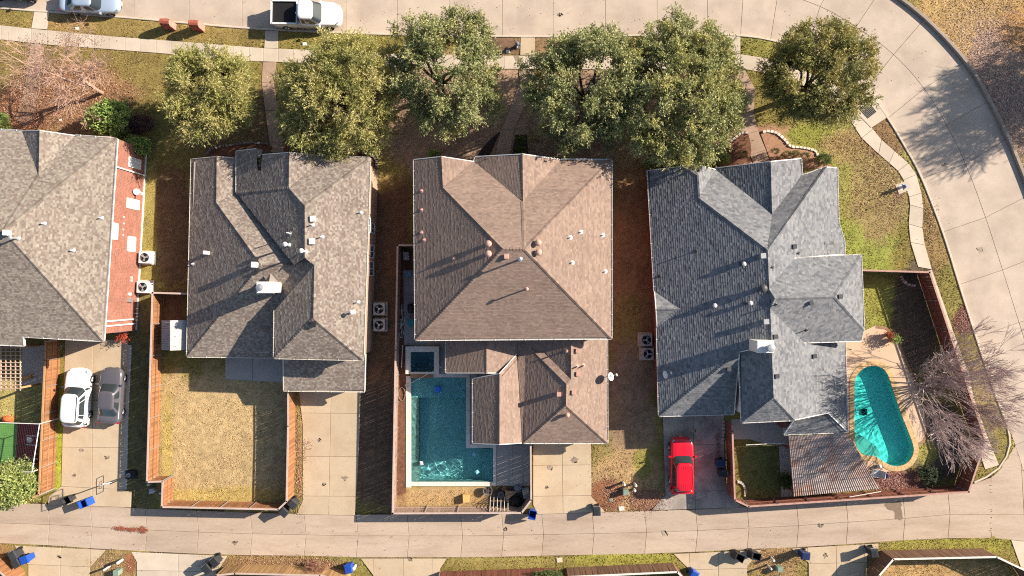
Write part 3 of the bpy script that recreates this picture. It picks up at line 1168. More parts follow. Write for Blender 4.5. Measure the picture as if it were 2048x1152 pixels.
    def box_vent(s, px, py, size=0.42, h=0.16, mat=None):
        p, n = s.on_roof(px, py)
        hz = Vector((n.x, n.y, 0))
        rz = math.atan2(hz.y, hz.x)
        mb = MB()
        mb.box(p + Vector((0, 0, h * .4)), (size * .8, size * .8, h * 1.2), rz)
        mb.box(p + Vector((0, 0, h + .03)), (size, size, .06), rz, taper=.9)
        mb.build('roof_vent', mat or M_METAL, s.root)

    def turbine(s, px, py, mat, r=0.2, h=0.45):
        p, n = s.on_roof(px, py)
        mb = MB()
        mb.lathe([(r * .75, -.25), (r * .75, h * .45), (r * .8, h * .5), (r * 1.15, h * .62), (r * 1.25, h * .78), (r * 1.05, h * .95), (r * .5, h * 1.06), (.03, h * 1.1)], 14, p)
        o = mb.build('turbine_vent', mat, s.root, smooth=True)
        f = MB()
        for k in range(12):
            a = k * math.pi / 6
            f.tube(p + Vector((math.cos(a) * r * 1.22, math.sin(a) * r * 1.22, h * .58)), p + Vector((math.cos(a + .25) * r * .6, math.sin(a + .25) * r * .6, h * 1.06)), .012, n=4)
        f.build('fin', mat, o)


def window(root, a, b, z0, z1, nrm, mullions=1, mat=None, blind=True):
    """A window in a wall: from plan point a to b, sill z0, head z1, wall normal nrm."""
    a, b, nrm = Vector((*a, 0)), Vector((*b, 0)), Vector((*nrm, 0))
    d = (b - a)
    up = Vector((0, 0, 1))
    mb = MB()

    def bar(p, q, w=.05, t=.05):
        dd = (q - p).normalized()
        sd = dd.cross(nrm) * w
        o0, o1 = nrm * .005, nrm * t
        vs = [p - sd + o0, p + sd + o0, q + sd + o0, q - sd + o0, p - sd + o1, p + sd + o1, q + sd + o1, q - sd + o1]
        mb.add(vs, [(4, 5, 6, 7), (0, 1, 5, 4), (1, 2, 6, 5), (2, 3, 7, 6), (3, 0, 4, 7)])
    A0, B0, A1, B1 = a + up * z0, b + up * z0, a + up * z1, b + up * z1
    bar(A0, B0)
    bar(A1, B1)
    bar(A0, A1)
    bar(B0, B1)
    for k in range(mullions):
        t = (k + 1) / (mullions + 1)
        bar(A0 + d * t, A1 + d * t, .025, .04)
    f = mb.build('window', mat or M_WHITE, root)
    MB().quad(A0 + nrm * .012, B0 + nrm * .012, B1 + nrm * .012, A1 + nrm * .012).build('pane', M_BLIND if blind else M_PANE, f)
    return f


# palettes (linear base colours)
PAL_TAN_GREY = [(0.252, 0.215, 0.179), (0.230, 0.193, 0.158), (0.286, 0.248, 0.205), (0.185, 0.149, 0.124), (0.218, 0.171, 0.142), (0.302, 0.264, 0.215)]
PAL_MIX = [(0.234, 0.196, 0.164), (0.211, 0.170, 0.143), (0.279, 0.241, 0.200), (0.177, 0.140, 0.119), (0.302, 0.260, 0.216), (0.217, 0.168, 0.140)]
PAL_BROWN = [(0.260, 0.187, 0.148), (0.244, 0.170, 0.134), (0.281, 0.204, 0.161), (0.223, 0.157, 0.127), (0.265, 0.189, 0.146)]
PAL_SLATE = [(0.178, 0.184, 0.194), (0.157, 0.162, 0.173), (0.200, 0.205, 0.211), (0.130, 0.135, 0.146), (0.216, 0.216, 0.221), (0.167, 0.173, 0.184)]

# ---------------------------------------------------------------- house at the left edge (red brick wall in view)
V1 = dict(ne=(234, 278, 5.3), nm=(180, 273, 5.3), n0=(44, 262, 5.3), nw=(-170, 250, 5.3), gt=(80, 261, 6.3), gb=(78, 351, 6.5), gr=(150, 271, 5.3),
          se=(207, 682, 5.3), sw0=(46, 673, 5.3), sw1=(48, 691, 5.0), sw=(-170, 684, 5.0), pk=(8, 461, 7.9), pw=(-70, 459, 7.9))
h1 = House('tan shingled house with a bright red brick side wall above a parked white car', V1,
           [['ne', 'se', 'pk'], ['gr', 'nm', 'ne', 'pk', 'gb'], ['gt', 'gr', 'gb'], ['n0', 'gt', 'gb'], ['n0', 'gb', 'pk', 'pw', 'nw'], ['se', 'sw0', 'sw1', 'sw', 'pw', 'pk'], ['nw', 'pw', 'sw']],
           PAL_TAN_GREY, (150, 480), 0.13, (0.12, 0.22), thick=.011)
wa, wb = Vector(W2(294, 300)), Vector(W2(274, 660))
wallp = [tuple(wb), tuple(wa), W2(-150, 268, 5.0), W2(-150, 668, 5.0)]
HARD.append(wallp)
MB().prism(wallp, 0, 5.2).build('wall', M_BRICK_RED, h1.root)
wd = (wb - wa).normalized()
wnrm = (-wd.y, wd.x)
if wnrm[0] < 0:
    wnrm = (-wnrm[0], -wnrm[1])


def on_wall(px, py):
    """Point on the east wall of this house for a photo pixel: (plan point, height)."""
    lo, hi = 0.0, 5.3
    for _ in range(40):
        z = (lo + hi) / 2
        p = Vector(W2(px, py, z))
        if (p - wa).dot(Vector(wnrm)) > 0:
            hi = z
        else:
            lo = z
    return Vector(W2(px, py, lo)), lo


for (x0, y0, x1, y1) in ((257, 317, 281, 336), (253, 399, 278, 417), (255, 474, 270, 502)):
    pa, za = on_wall(x0, (y0 + y1) / 2)
    pb, zb = on_wall(x1, (y0 + y1) / 2)
    q0, _ = on_wall((x0 + x1) / 2, y0)
    q1, _ = on_wall((x0 + x1) / 2, y1)
    z0, z1 = min(za, zb), max(za, zb)
    window(h1.root, tuple(wa + wd * (q0 - wa).dot(wd)), tuple(wa + wd * (q1 - wa).dot(wd)), z0, z1, wnrm)
pa, za = on_wall(226, 462)
window(h1.root, tuple(wa + wd * ((pa - wa).dot(wd) - .6)), tuple(wa + wd * ((pa - wa).dot(wd) + .6)), 3.6, 4.6, wnrm)
nv = Vector((*wnrm, 0))
for (ya, zt, zb_) in ((351, 4.9, .1), (647, 4.9, .3), (638, 4.9, .3)):
    p, _ = on_wall(288, ya)
    c = wa + wd * (p - wa).dot(wd)
    MB().box((c.x + nv.x * .07, c.y + nv.y * .07, (zt + zb_) / 2), (.10, .10, zt - zb_), math.atan2(wd.y, wd.x)).build('downspout', M_WHITE, h1.root)
p0, p1 = wa + Vector(wnrm) * .03, wb + Vector(wnrm) * .03
mb = MB()
mb.box(((p0.x + p1.x) / 2, (p0.y + p1.y) / 2, .16), ((p1 - p0).length, .06, .16), math.atan2(wd.y, wd.x))
mb.build('wall_base_strip', M_WHITE, h1.root)
for (x, y, s_, m_) in ((258, 600, (.35, .16, .55), M_METAL), (258, 588, (.22, .12, .3), M_WHITE), (262, 555, (.16, .1, .12), M_WHITE), (262, 561, (.16, .1, .12), M_WHITE), (247, 434, (.12, .05, .1), M_WHITE), (247, 447, (.12, .05, .1), M_WHITE), (246, 459, (.12, .05, .1), M_WHITE), (246, 470, (.12, .05, .1), M_WHITE)):
    p, z = on_wall(x, y)
    MB().box((p.x + nv.x * s_[1] / 2, p.y + nv.y * s_[1] / 2, z), s_, math.atan2(wd.y, wd.x)).build('utility_box', m_, h1.root)
h1.box_vent(17, 466, .42, .3, M_WHITE)
h1.pipe(36, 477, .75, .07, M_METAL, cap=True)
for x, y in ((88, 447), (203, 436), (146, 501)):
    h1.pipe(x, y, .28, .05)
# porch posts and lintel under the south-east corner
pp = W(232, 664, 2.4)
MB().box((pp.x, pp.y, 1.25), (.16, .16, 2.5)).build('porch_post', M_WHITE, h1.root)

# ---------------------------------------------------------------- second house: tan/brown mixed shingles, white chimney
E2, L2 = 4.6, 2.2
V2 = dict(
    a=(383, 318, L2), b=(434, 313, 3.25), c=(433, 405, 3.4), d=(523, 530, 5.45), e=(374, 713, L2), f=(547, 715, L2), g=(549, 621, 3.75), h=(588, 530, 5.5),
    i=(606, 515, 6.0), j=(629, 530, 6.0), k=(471, 316, 2.55), l=(474, 388, 2.75),
    m=(473, 302, 3.1), n=(513, 297, 3.95), o=(524, 309, 4.2), N2=(514, 339, 3.95), N3=(523, 343, 4.2), p=(579, 305, 5.45), q=(578, 376, 5.45), r=(610, 412, 6.2), s=(610, 516, 6.2), t=(588, 530, 5.7), u=(473, 386, 3.1),
    v=(655, 312, 4.55), w=(740, 316, E2), x=(726, 720, E2), y=(548, 716, E2), z=(549, 621, 4.75), A=(627, 637, 6.15), B=(629, 530, 6.25),
    C=(566, 705, 3.2), D=(731, 708, 3.2), E=(729, 783, L2), F=(567, 781, L2), G=(525, 299, 3.55), H=(525, 315, 3.55), N1=(513, 297, 3.97), N4=(513.5, 316, 3.97))
h2 = House('two storey house with mottled tan shingles and a white boxed chimney', V2,
           [['a', 'b', 'c', 'd', 'e'], ['b', 'k', 'l', 'c'], ['c', 'l', 'h', 'd'], ['e', 'd', 'h', 'g', 'f'], ['g', 'h', 'i', 'j'],
            ['m', 'n', 'N2', 'N3', 'o', 'p', 'q', 'u'], ['q', 'r', 's', 't', 'u'], ['N1', 'G', 'H', 'N4'], ['p', 'v', 'q'], ['q', 'v', 'w', 'r'],
            ['w', 'x', 'A', 'B', 's', 'r'], ['z', 'B', 'A', 'y'], ['y', 'A', 'x'], ['D', 'E', 'F', 'C']],
           PAL_MIX, (560, 520), 0.125, (0.12, 0.22), trim=M_TRIM, thick=.012, eave=lambda k: 2.2 if k in 'abcdefghijklCDEFmnoqpu' or k in ('N1', 'N2', 'N3', 'N4') else 4.6, norake=('N1', 'N2', 'N3', 'N4', 'G', 'H', 'o', 'n', 'u', 't', 's', 'k', 'l', 'h', 'i', 'j', 'g', 'B', 'z'))
h2.wall([(389, 324), (540, 324), (540, 706), (381, 706)], L2, 2.3, M_BRICK_TAN)
h2.wall([(590, 330), (733, 324), (720, 712), (556, 712), (556, 640), (600, 560), (600, 420), (590, 400)], E2, 4.45, M_BRICK_TAN)
h2.wall([(481, 322), (592, 326), (596, 420), (592, 500), (481, 388)], 3.0, 2.9, M_BRICK_TAN)
h2.wall([(575, 712), (723, 714), (722, 776), (575, 775)], L2, 2.1, M_BRICK_TAN)
for (y0, y1, za, zb_) in ((432, 462, 2.6, 4.1), (440, 460, .9, 2.1), (520, 550, .8, 2.3), (486, 512, .8, 2.3)):
    a = Vector(W2(733 - (y0 - 324) * .033, y0, E2))
    b = Vector(W2(733 - (y1 - 324) * .033, y1, E2))
    d_ = (b - a).normalized()
    window(h2.root, tuple(a), tuple(b), za, zb_, (-d_.y, d_.x) if -d_.y > 0 else (d_.y, -d_.x), 1, None, False)
for x, y in ((627, 438), (625, 483)):
    h2.box_vent(x, y, .45, .16, M_WHITE)
for x, y, hh in ((625, 450, .35), (644, 474, .35), (722, 425, .3), (716, 604, .3), (387, 528, .3)):
    h2.pipe(x, y, hh, .05)
h2.pipe(581, 467, .9, .04)
h2.pipe(579, 490, 1.0, .08, M_WHITE, cap=True)
h2.pipe(612, 503, 1.1, .08, M_WHITE, cap=True)
h2.pipe(707, 624, .6, .08, M_WHITE, cap=True)
h2.box_vent(417, 506, .3, .6, M_WHITE)
h2.box_vent(513, 530, .45, .5, M_WHITE)
h2.box_vent(628, 648, .42, .16, M_DARK)
p, n = h2.on_roof(548, 575)
mb = MB()
mb.box((p.x, p.y, p.z + .55), (1.2, .75, 2.6))
ch = mb.build('chimney', M_WHITE, h2.root)
MB().box((p.x, p.y, p.z + 1.9), (1.32, .88, .12), 0, taper=.92).build('chimney_cap', M_WHITE, ch)
MB().lathe([(.2, 0), (.2, .22), (.27, .24), (.27, .3), (.05, .36)], 12, (p.x - .3, p.y, p.z + 1.95)).build('flue', M_METAL, ch)
MB().add([(p.x - .55, p.y + .37, p.z + .5), (p.x + .55, p.y + .37, p.z + .5), (p.x, p.y + .37, p.z + 1.1), (p.x, p.y + 1.1, p.z + .75)], [(0, 2, 3), (2, 1, 3)], (.2, .17, .15)).build('chimney_cricket', M_SHINGLE, h2.root, attr=True)

# ---------------------------------------------------------------- third house: plain brown shingles, hip roof
V3 = dict(nw=(828, 319, 5.3), g1=(883, 313, 6.3), g2=(886, 375, 6.35), v1=(948, 323, 5.3), pw=(1006, 498, 8.45), pe=(1049, 498, 8.45), ne=(1223, 320, 5.3), se=(1223, 677, 5.3), sw=(831, 680, 5.3),
          cw=(952, 313, 5.25), ct=(1045, 308, 6.85), cb=(1046, 403, 6.9), ce=(1122, 319, 5.3))
V3 = {k: (x, y, z - .8) for k, (x, y, z) in V3.items()}
h3 = House('brown shingled hip roof house with a garage wing beside the rectangular pool', V3,
           [['nw', 'g1', 'g2', 'pw', 'sw'], ['g1', 'v1', 'g2'], ['g2', 'v1', 'cb', 'pe', 'pw'], ['cw', 'ct', 'cb', 'v1'], ['ct', 'ce', 'cb'], ['ce', 'ne', 'pe', 'cb'], ['ne', 'se', 'pe'], ['se', 'sw', 'pw', 'pe']],
           PAL_BROWN, (1025, 560), 0.12, (0.16, 0.32), thick=0.011, eave=lambda k: 4.5)
R3 = 3.85
V3b = dict(a=(1214, 672, 2.2), b=(1215, 886, 2.2), c=(1132, 811, R3), d=(1133, 768, R3), e=(1142, 759, 4.05), f=(1142, 672, 4.05), g=(1047, 886, 2.2), h=(1050, 714, 2.35), i=(1064, 700, 2.55), j=(1086, 702, 2.9), k=(1102, 672, 3.3),
           l=(892, 672, 2.25), m=(892, 746, 2.25), n=(973, 746, 3.5), o=(973, 672, 3.5), p=(1034, 708, 2.42), q=(1044, 886, 2.30), r=(999, 747, 3.5), s=(999, 889, 3.5), t=(946, 757, 2.45), u=(946, 887, 2.45), v=(1034, 672, 2.5), w=(999, 746, 3.05), x=(1050, 672, 2.6), y=(1064, 672, 2.75))
h3b = House.__new__(House)
V3b = flatten_pitch(V3b, lambda k: 2.2)
h3b.V = {k: W(*v) for k, v in V3b.items()}
h3b.px, h3b.root, h3b.geo = V3b, h3.root, []
h3b.planes = [['a', 'b', 'c', 'd', 'e', 'f'], ['b', 'g', 'c'], ['g', 'h', 'i', 'd', 'c'], ['i', 'j', 'e', 'd'], ['j', 'k', 'f', 'e'], ['l', 'm', 'n', 'o'], ['o', 'n', 'w', 'p', 'v'], ['t', 'u', 's', 'r'], ['r', 's', 'q', 'p'], ['q', 'g', 'h', 'p'], ['h', 'i', 'y', 'x', 'v', 'p'], ['i', 'j', 'k', 'y']]
h3b.expo, h3b.tab, h3b.pal, h3b.trim, h3b.thick = 0.12, (0.16, 0.32), PAL_BROWN, M_WHITE, 0.011
h3b.make_roof(True)
h3.wall([(836, 326), (1215, 327), (1215, 670), (838, 672)], 4.5, 4.4, M_BRICK_DARK)
h3.wall([(1053, 660), (1208, 660), (1208, 880), (1055, 880)], 2.2, 2.1, M_BRICK_DARK)
h3.wall([(985, 660), (1056, 660), (1056, 878), (985, 878)], 2.2, 2.3, M_BRICK_DARK)
for x, y in ((898, 741), (950, 880), (950, 762)):
    pp = W(x, y, 2.2)
    MB().box((pp.x, pp.y, 1.13), (.15, .15, 2.1)).build('patio_post', M_WHITE, h3.root)
M_TERRA = pmat('pink_painted_metal', (0.50, 0.30, 0.24), 0.5, 0.1)
for x, y in ((977, 488), (977, 508), (1076, 486), (1077, 505)):
    h3.turbine(x, y, M_TERRA)
h3.box_vent(1013, 513, .36, .16, M_TERRA)
h3.pipe(1040, 519, 1.15, .07, M_METAL, cap=True)
h3.pipe(1053, 578, 1.0, .06, M_TERRA, cap=True)
for x, y in ((843, 382), (843, 420), (843, 465), (848, 480), (908, 517)):
    h3.pipe(x, y, .32, .05, M_TERRA)
for x, y in ((1141, 475), (1162, 464), (1206, 470), (1145, 525), (1211, 543)):
    h3.pipe(x, y, .25, .05, M_WHITE)
for x, y in ((1155, 701), (1156, 747), (1147, 784), (1117, 787)):
    h3b.box_vent(x, y, .34, .2 if x > 1120 else .45, M_TERRA)
for x, y in ((1133, 702), (1154, 733), (1167, 731)):
    h3b.pipe(x, y, .5, .06, M_TERRA)
h3b.turbine(1134, 829, M_TERRA, .16, .45)

# ---------------------------------------------------------------- fourth house: slate grey shingles, many gables, corrugated patio roof
V4 = dict(nw=(1295, 341, 5.3), w1=(1309, 583, 5.3), w2=(1314, 655, 5.3), sw=(1318, 832, 5.3), a=(1364, 333, 6.0), b=(1393, 350, 7.0), b2=(1403, 332, 6.0), c=(1396, 395, 7.0), d=(1535, 500, 9.0), e=(1540, 617, 8.95), f=(1543, 690, 8.95),
          v1=(1432, 339, 5.3), gw=(1430, 336, 5.25), gt=(1541, 323, 7.0), gb=(1544, 429, 7.05), ge=(1602, 317, 5.3), gf=(1604, 351, 5.4), n1=(1653, 334, 5.3), ne=(1674, 336, 5.2), e1=(1677, 447, 5.15),
          bt=(1648, 486, 5.95), bs=(1664, 510, 5.5), be=(1689, 484, 5.0), bn=(1678, 449, 5.0), bq=(1689, 510, 4.9),
          m0=(1588, 517, 6.7), m1=(1722, 510, 6.4), m2=(1669, 593, 8.6), m3=(1550, 597, 8.85), m4=(1538, 578, 8.95), m5=(1728, 660, 6.4), m6=(1723, 681, 6.35), m7=(1608, 685, 6.5),
          x1=(1690, 682, 5.05), x2=(1695, 864, 4.95), x3=(1656, 826, 5.75), x4=(1589, 840, 7.3), x5=(1547, 795, 8.85), y1=(1484, 845, 7.45), y2=(1477, 704, 7.5), y3=(1480, 704, 7.3), s1=(1468, 828, 5.3), s2=(1479, 704, 7.8), s3=(1479, 704, 7.35), z1=(1568, 869, 4.95), z2=(1590, 838, 5.55), z3=(1656, 824, 5.85),
          r0=(1312, 619, 6.15), r1=(1360, 618, 6.15), q1=(1503, 685, 7.9))
V4 = {k: (x, y, z - 2.85) for k, (x, y, z) in V4.items()}
h4 = House('slate grey shingled house of many gables with a corrugated patio cover', V4,
           [['nw', 'a', 'b', 'c', 'd', 'm4', 'e', 'f', 's2', 'sw', 'w2', 'r1', 'w1'], ['a', 'b2', 'b'], ['b2', 'v1', 'c', 'b'], ['c', 'v1', 'gb', 'd'], ['gw', 'gt', 'gb', 'v1'], ['gt', 'ge', 'gf', 'gb'],
            ['gf', 'n1', 'd', 'gb'], ['n1', 'ne', 'e1', 'bt', 'bs', 'm0', 'm4', 'd'], ['e1', 'bn', 'be', 'bt'], ['be', 'bq', 'bs', 'bt'],
            ['m0', 'm1', 'm2', 'm3', 'm4'], ['m1', 'm5', 'm2'], ['m5', 'm6', 'm7', 'e', 'm3', 'm2'], ['e', 'm7', 'x1', 'x2', 'x3', 'x4', 'x5', 'f'],
            ['y2', 'y1', 'x5', 'f'], ['y1', 'x4', 'x5'], ['z1', 'z2', 'z3', 'x2'], ['m3', 'm4', 'e'], ['sw', 's2', 's1'], ['w1', 'r0', 'r1'], ['w2', 'r0', 'r1']],
           PAL_SLATE, (1500, 600), 0.17, (0.18, 0.29), thick=0.017, eave=lambda k: 2.45)
h4.wall([(1303, 348), (1424, 346), (1536, 332), (1596, 326), (1600, 345), (1666, 345), (1668, 512), (1600, 522), (1600, 676), (1470, 690), (1460, 820), (1325, 823), (1316, 650)], 2.45, 2.3, M_BRICK_DARK)
h4.wall([(1580, 520), (1714, 519), (1718, 672), (1580, 676)], 3.55, 3.4, M_BRICK_DARK)
h4.wall([(1592, 660), (1684, 660), (1687, 856), (1600, 856)], 2.15, 2.0, M_BRICK_DARK)
h4.wall([(1492, 695), (1544, 695), (1546, 800), (1492, 832)], 4.5, 4.4, M_WHITE)
h4.wall([(1574, 846), (1600, 846), (1600, 860), (1574, 860)], 2.15, 2.0, M_BRICK_DARK)
M_SLATEV = pmat('dark_roof_vent_metal', (0.07, 0.07, 0.075), 0.5, 0.1)
for x, y in ((1588, 493), (1621, 606), (1679, 593), (1550, 673), (1628, 712), (1553, 752), (1457, 738)):
    h4.box_vent(x, y, .34, .16, M_SLATEV)
for x, y in ((1524, 512), (1530, 643)):
    h4.box_vent(x, y, .42, .28, M_METAL)
for x, y, hh in ((1486, 528, .3), (1428, 611, .3), (1499, 606, .3)):
    h4.turbine(x, y, M_WHITE, .14, .34)
for x, y, hh in ((1597, 506, .25), (1545, 534, .25), (1392, 502, .35), (1320, 552, .25), (1491, 606, .3), (1481, 528, .3), (1551, 609, .4), (1612, 660, .4)):
    h4.pipe(x, y, hh, .045, M_SLATEV)
h4.turbine(1523, 577, M_SLATEV, .26, .5)
p, n = h4.on_roof(1516, 690)
ch = MB().box((p.x, p.y, p.z + .45), (1.2, .85, 2.1)).build('chimney', M_WHITE, h4.root)
MB().box((p.x, p.y, p.z + 1.53), (1.3, .95, .1), 0, taper=.93).build('chimney_cap', M_WHITE, ch)
MB().lathe([(.22, 0), (.22, .25), (.30, .27), (.30, .34), (.24, .38), (.05, .40)], 14, (p.x + .28, p.y - .08, p.z + 1.57)).build('flue', M_METAL, ch)


# garage doors under the south eaves
def garage_door(root, px0, px1, py, z_px, h=2.0):
    a, b = Vector((*W2(px0, py, z_px), 0)), Vector((*W2(px1, py, z_px), 0))
    g = MB().box(((a.x + b.x) / 2, (a.y + b.y) / 2 - .015, h / 2 + .05), ((b - a).length, .05, h)).build('garage_door', M_TRIM, root)
    for k in range(4):
        MB().box(((a.x + b.x) / 2, (a.y + b.y) / 2 - .05, .1 + (k + .5) * h / 4.1), ((b - a).length * .96, .03, h / 4.1 - .04)).build('door_panel', M_TRIM, g)


garage_door(h2.root, 610, 712, 775.3, L2, 1.9)
garage_door(h3.root, 1075, 1175, 880.3, 2.2, 1.9)
garage_door(h4.root, 1338, 1440, 822, 2.45, 2.05)
# ================================================================== POOLS, PATIOS, YARDS
M_COPING = pmat('white_coping', (0.66, 0.62, 0.55), 0.8, 0.1, 1.5, 14, 0.08, objvar=0.06)
M_TANSTONE = pmat('tan_coping_stone', (0.56, 0.38, 0.19), 0.85, 0.25, 1.8, 10, 0.15, objvar=0.12)
M_PLASTER = pmat('pool_plaster', (0.45, 0.66, 0.62), 0.8, 0.15, 2.5, 8, 0.1)
M_PEBBLE = pmat('pebble_finish', (0.36, 0.37, 0.31), 0.8, 0.35, 6, 25, 0.3)
M_AQUA = pmat('aqua_plaster', (0.55, 0.97, 0.92), 0.8, 0.15, 2.0, 8, 0.15)
M_SHELF = pmat('pale_shelf_plaster', (0.62, 0.68, 0.60), 0.8, 0.12, 3.0, 12, 0.12)
M_DECK_TAN = pmat('tan_pool_deck', (0.56, 0.40, 0.27), 0.85, 0.1, 0.8, 14, 0.08, objvar=0.03)
M_WATER = water_mat('pool_water', (0.60, 0.90, 0.94))
M_WATER2 = water_mat('teal_pool_water', (0.40, 1.0, 0.97))


def pool_shell(name, poly, depth, z, mat, parent):
    """Walls and floor of a basin (poly in world xy)."""
    if area(poly) < 0:
        poly = poly[::-1]
    n = len(poly)
    mb = MB()
    vs = [(p[0], p[1], z) for p in poly] + [(p[0], p[1], -depth) for p in poly]
    mb.add(vs, [(i, (i + 1) % n, n + (i + 1) % n, n + i)[::-1] for i in range(n)] + [tuple(range(n, 2 * n))])
    return mb.build(name, mat, parent)


# ---- L-shaped pool with spa
pr = empty('swimming_pool', W(880, 870, 0), 'L-shaped blue swimming pool with white coping and a square spa', 'pool')
pl = P2(POOL_L, 0.1)
shell = pool_shell('basin', pl, 1.36, 0.1, M_PLASTER, pr)


def pblock(name, px, z0, z1, mat, parent, inset=0):
    p = P2(px, z1)
    return MB().prism(p, z0, z1).build(name, mat, parent)


pblock('tanning_ledge', [(822.6, 755.6), (931.4, 755.6), (931.4, 795), (822.6, 795)], -1.34, -0.22, M_PLASTER, pr)
pblock('bench', [(822.6, 796), (838, 796), (838, 963), (822.6, 963)], -1.33, -0.35, M_PEBBLE, pr)
for k in range(4):
    pblock('step', [(985.4 - 5 * (k + 1), 896.6), (985.4 - 5 * k, 896.6), (985.4 - 5 * k, 963.4), (985.4 - 5 * (k + 1), 963.4)], -1.33 + k * .002, -0.25 - 0.25 * k, M_PLASTER, pr)
# rippled water sheet
def water_sheet(name, poly, z, mat, parent, amp=.02, seed=3, wl=(.25, .8)):
    """A finely divided, rippled sheet of water filling a plan outline."""
    import bmesh
    bm = bmesh.new()
    off = wloc(parent)
    bm.faces.new([bm.verts.new((p[0] - off.x, p[1] - off.y, z - off.z)) for p in (poly if area(poly) > 0 else poly[::-1])])
    bmesh.ops.triangulate(bm, faces=bm.faces)
    for k in range(7):
        es = [e for e in bm.edges if e.calc_length() > .13]
        if not es:
            break
        bmesh.ops.subdivide_edges(bm, edges=es, cuts=1)
        bmesh.ops.triangulate(bm, faces=bm.faces)
    rng = np.random.default_rng(seed)
    waves = [(rng.uniform(*wl), rng.uniform(0, 6.28), rng.uniform(0, 6.28)) for k in range(14)]
    for v in bm.verts:
        v.co.z += sum(.25 * amp * w * math.sin(6.2832 / w * (v.co.x * math.cos(a) + v.co.y * math.sin(a)) + ph) for w, a, ph in waves)
    me = bpy.data.meshes.new(name)
    bm.to_mesh(me)
    bm.free()
    me.materials.append(mat)
    me.polygons.foreach_set('use_smooth', [True] * len(me.polygons))
    o = link(name, me, parent)
    o.cycles.is_caustics_caster = True
    return o


water_sheet('water', pl, 0.02, M_WATER, pr)


def coping_row(line, w, z0, z1, mat, parent, step=0.6, side=1, name='coping_stone'):
    """Coping stones one by one along a world polyline."""
    for a, b in zip(line, line[1:]):
        a, b = Vector(a), Vector(b)
        L = (b - a).length
        d = (b - a) / L
        n = Vector((-d.y, d.x)) * side
        k = max(1, round(L / step))
        for i in range(k):
            p, q = a + d * (L * i / k + .004), a + d * (L * (i + 1) / k - .004)
            poly = [tuple(p), tuple(q), tuple(q + n * w), tuple(p + n * w)]
            MB().prism(poly, z0, z1 + random.uniform(-.003, .003)).build(name, mat, parent)


c_ = [W2(*p, .12) for p in ((822, 752), (822, 975))]
coping_row(c_, .42, -.3, .135, M_COPING, pr, .62, -1)
coping_row([W2(822, 964, .12), W2(985, 964, .12)], .34, -.3, .13, M_COPING, pr, .62, -1)
coping_row([W2(932, 747, .12), W2(932, 896, .12)], .32, -.3, .13, M_COPING, pr, .62, 1)
coping_row([W2(940, 896, .12), W2(986, 896, .12)], .30, -.3, .131, M_COPING, pr, .62, 1)
coping_row([W2(986, 890, .12), W2(986, 972, .12)], .28, -.3, .129, M_COPING, pr, .62, 1)
coping_row([W2(824, 755, .12), W2(932, 755, .12)], .30, -.3, .128, M_COPING, pr, .62, 1)
# raised spa
so = P2([(811, 693), (878, 693), (878, 748), (811, 748)], .55)
si = P2([(821, 704), (868, 704), (868, 744), (821, 744)], .55)
mb = MB()
for o_, i_ in zip(range(4), range(4)):
    a, b = so[o_], so[(o_ + 1) % 4]
    c, d = si[(o_ + 1) % 4], si[o_]
    mb.quad((*a, .55), (*b, .55), (*c, .55), (*d, .55))
    mb.quad((*a, -.1), (*b, -.1), (*b, .55), (*a, .55))
    mb.quad((*d, .55), (*c, .55), (*c, -.5), (*d, -.5))
mb.build('spa_wall', M_COPING, pr)
MB().quad(*[(*p, -.45) for p in si]).build('spa_floor', pmat('spa_plaster', (0.10, 0.20, 0.23), .8, .2, 3), pr)
q = P2([(832, 713), (858, 713), (858, 735), (832, 735)], -.4)
MB().quad(*[(*p, -.43) for p in q]).build('spa_foot_well', pmat('spa_well', (0.05, 0.11, 0.13), .8), pr)
water_sheet('water', si, .46, M_WATER, pr, .02, 7)
MB().prism(P2([(821, 745), (866, 745), (866, 756), (821, 756)], .2), -.1, .3).build('spillway', pmat('brown_ledgestone', (0.28, 0.18, 0.10), .9, .35, 5, 20, .3), pr)
HARD += [P2([(806, 688), (1000, 688), (1000, 980), (806, 980)])]
# patio round it
slab_area('patio', [(826, 672), (900, 672), (900, 753), (880, 753), (880, 692), (826, 692)], [((700, 690), (950, 690)), ((893, 600), (893, 800))], .1, M_PATIO)
slab_area('patio', [(880, 692), (945, 672), (945, 747), (931, 747), (880, 753)], [], .096, M_PATIO)
slab_area('patio', [(940, 700), (1061, 700), (1061, 972), (993, 972), (993, 889), (940, 889)], [((930, 890), (1070, 890)), ((1026, 600), (1026, 1000)), ((930, 800), (1070, 800))], .1, M_PATIO)
slab_area('patio', [(806, 540), (830, 540), (830, 690), (808, 690)], [((800, 590), (840, 590)), ((800, 640), (840, 640))], .098, M_PATIO)
mb = MB().prism(P2([(797, 700), (811.5, 700), (812, 985), (794, 990)]), 0, .085).build('mulch_strip', M_MULCH)
mb['kind'] = 'structure'


def stick(name, a, b, r, mat, label, cat, group=None):
    o = MB().tube(a, b, r, n=6).build(name, mat)
    return tag(o, label, cat, group)


o = empty('pool_pole', W(812, 772, .14), 'long white pool pole lying across the corner of the L-shaped pool', 'pole')
MB().tube(W(818, 768, .22), W(884, 733, .62), .022, n=6).build('shaft', M_WHITE, o)
MB().tube(W(812, 772, .2), W(818, 768, .22), .05, .02, 6).tube(W(810, 769, .2), W(814, 776, .2), .03, n=6).build('skimmer_head', M_WHITE, o)
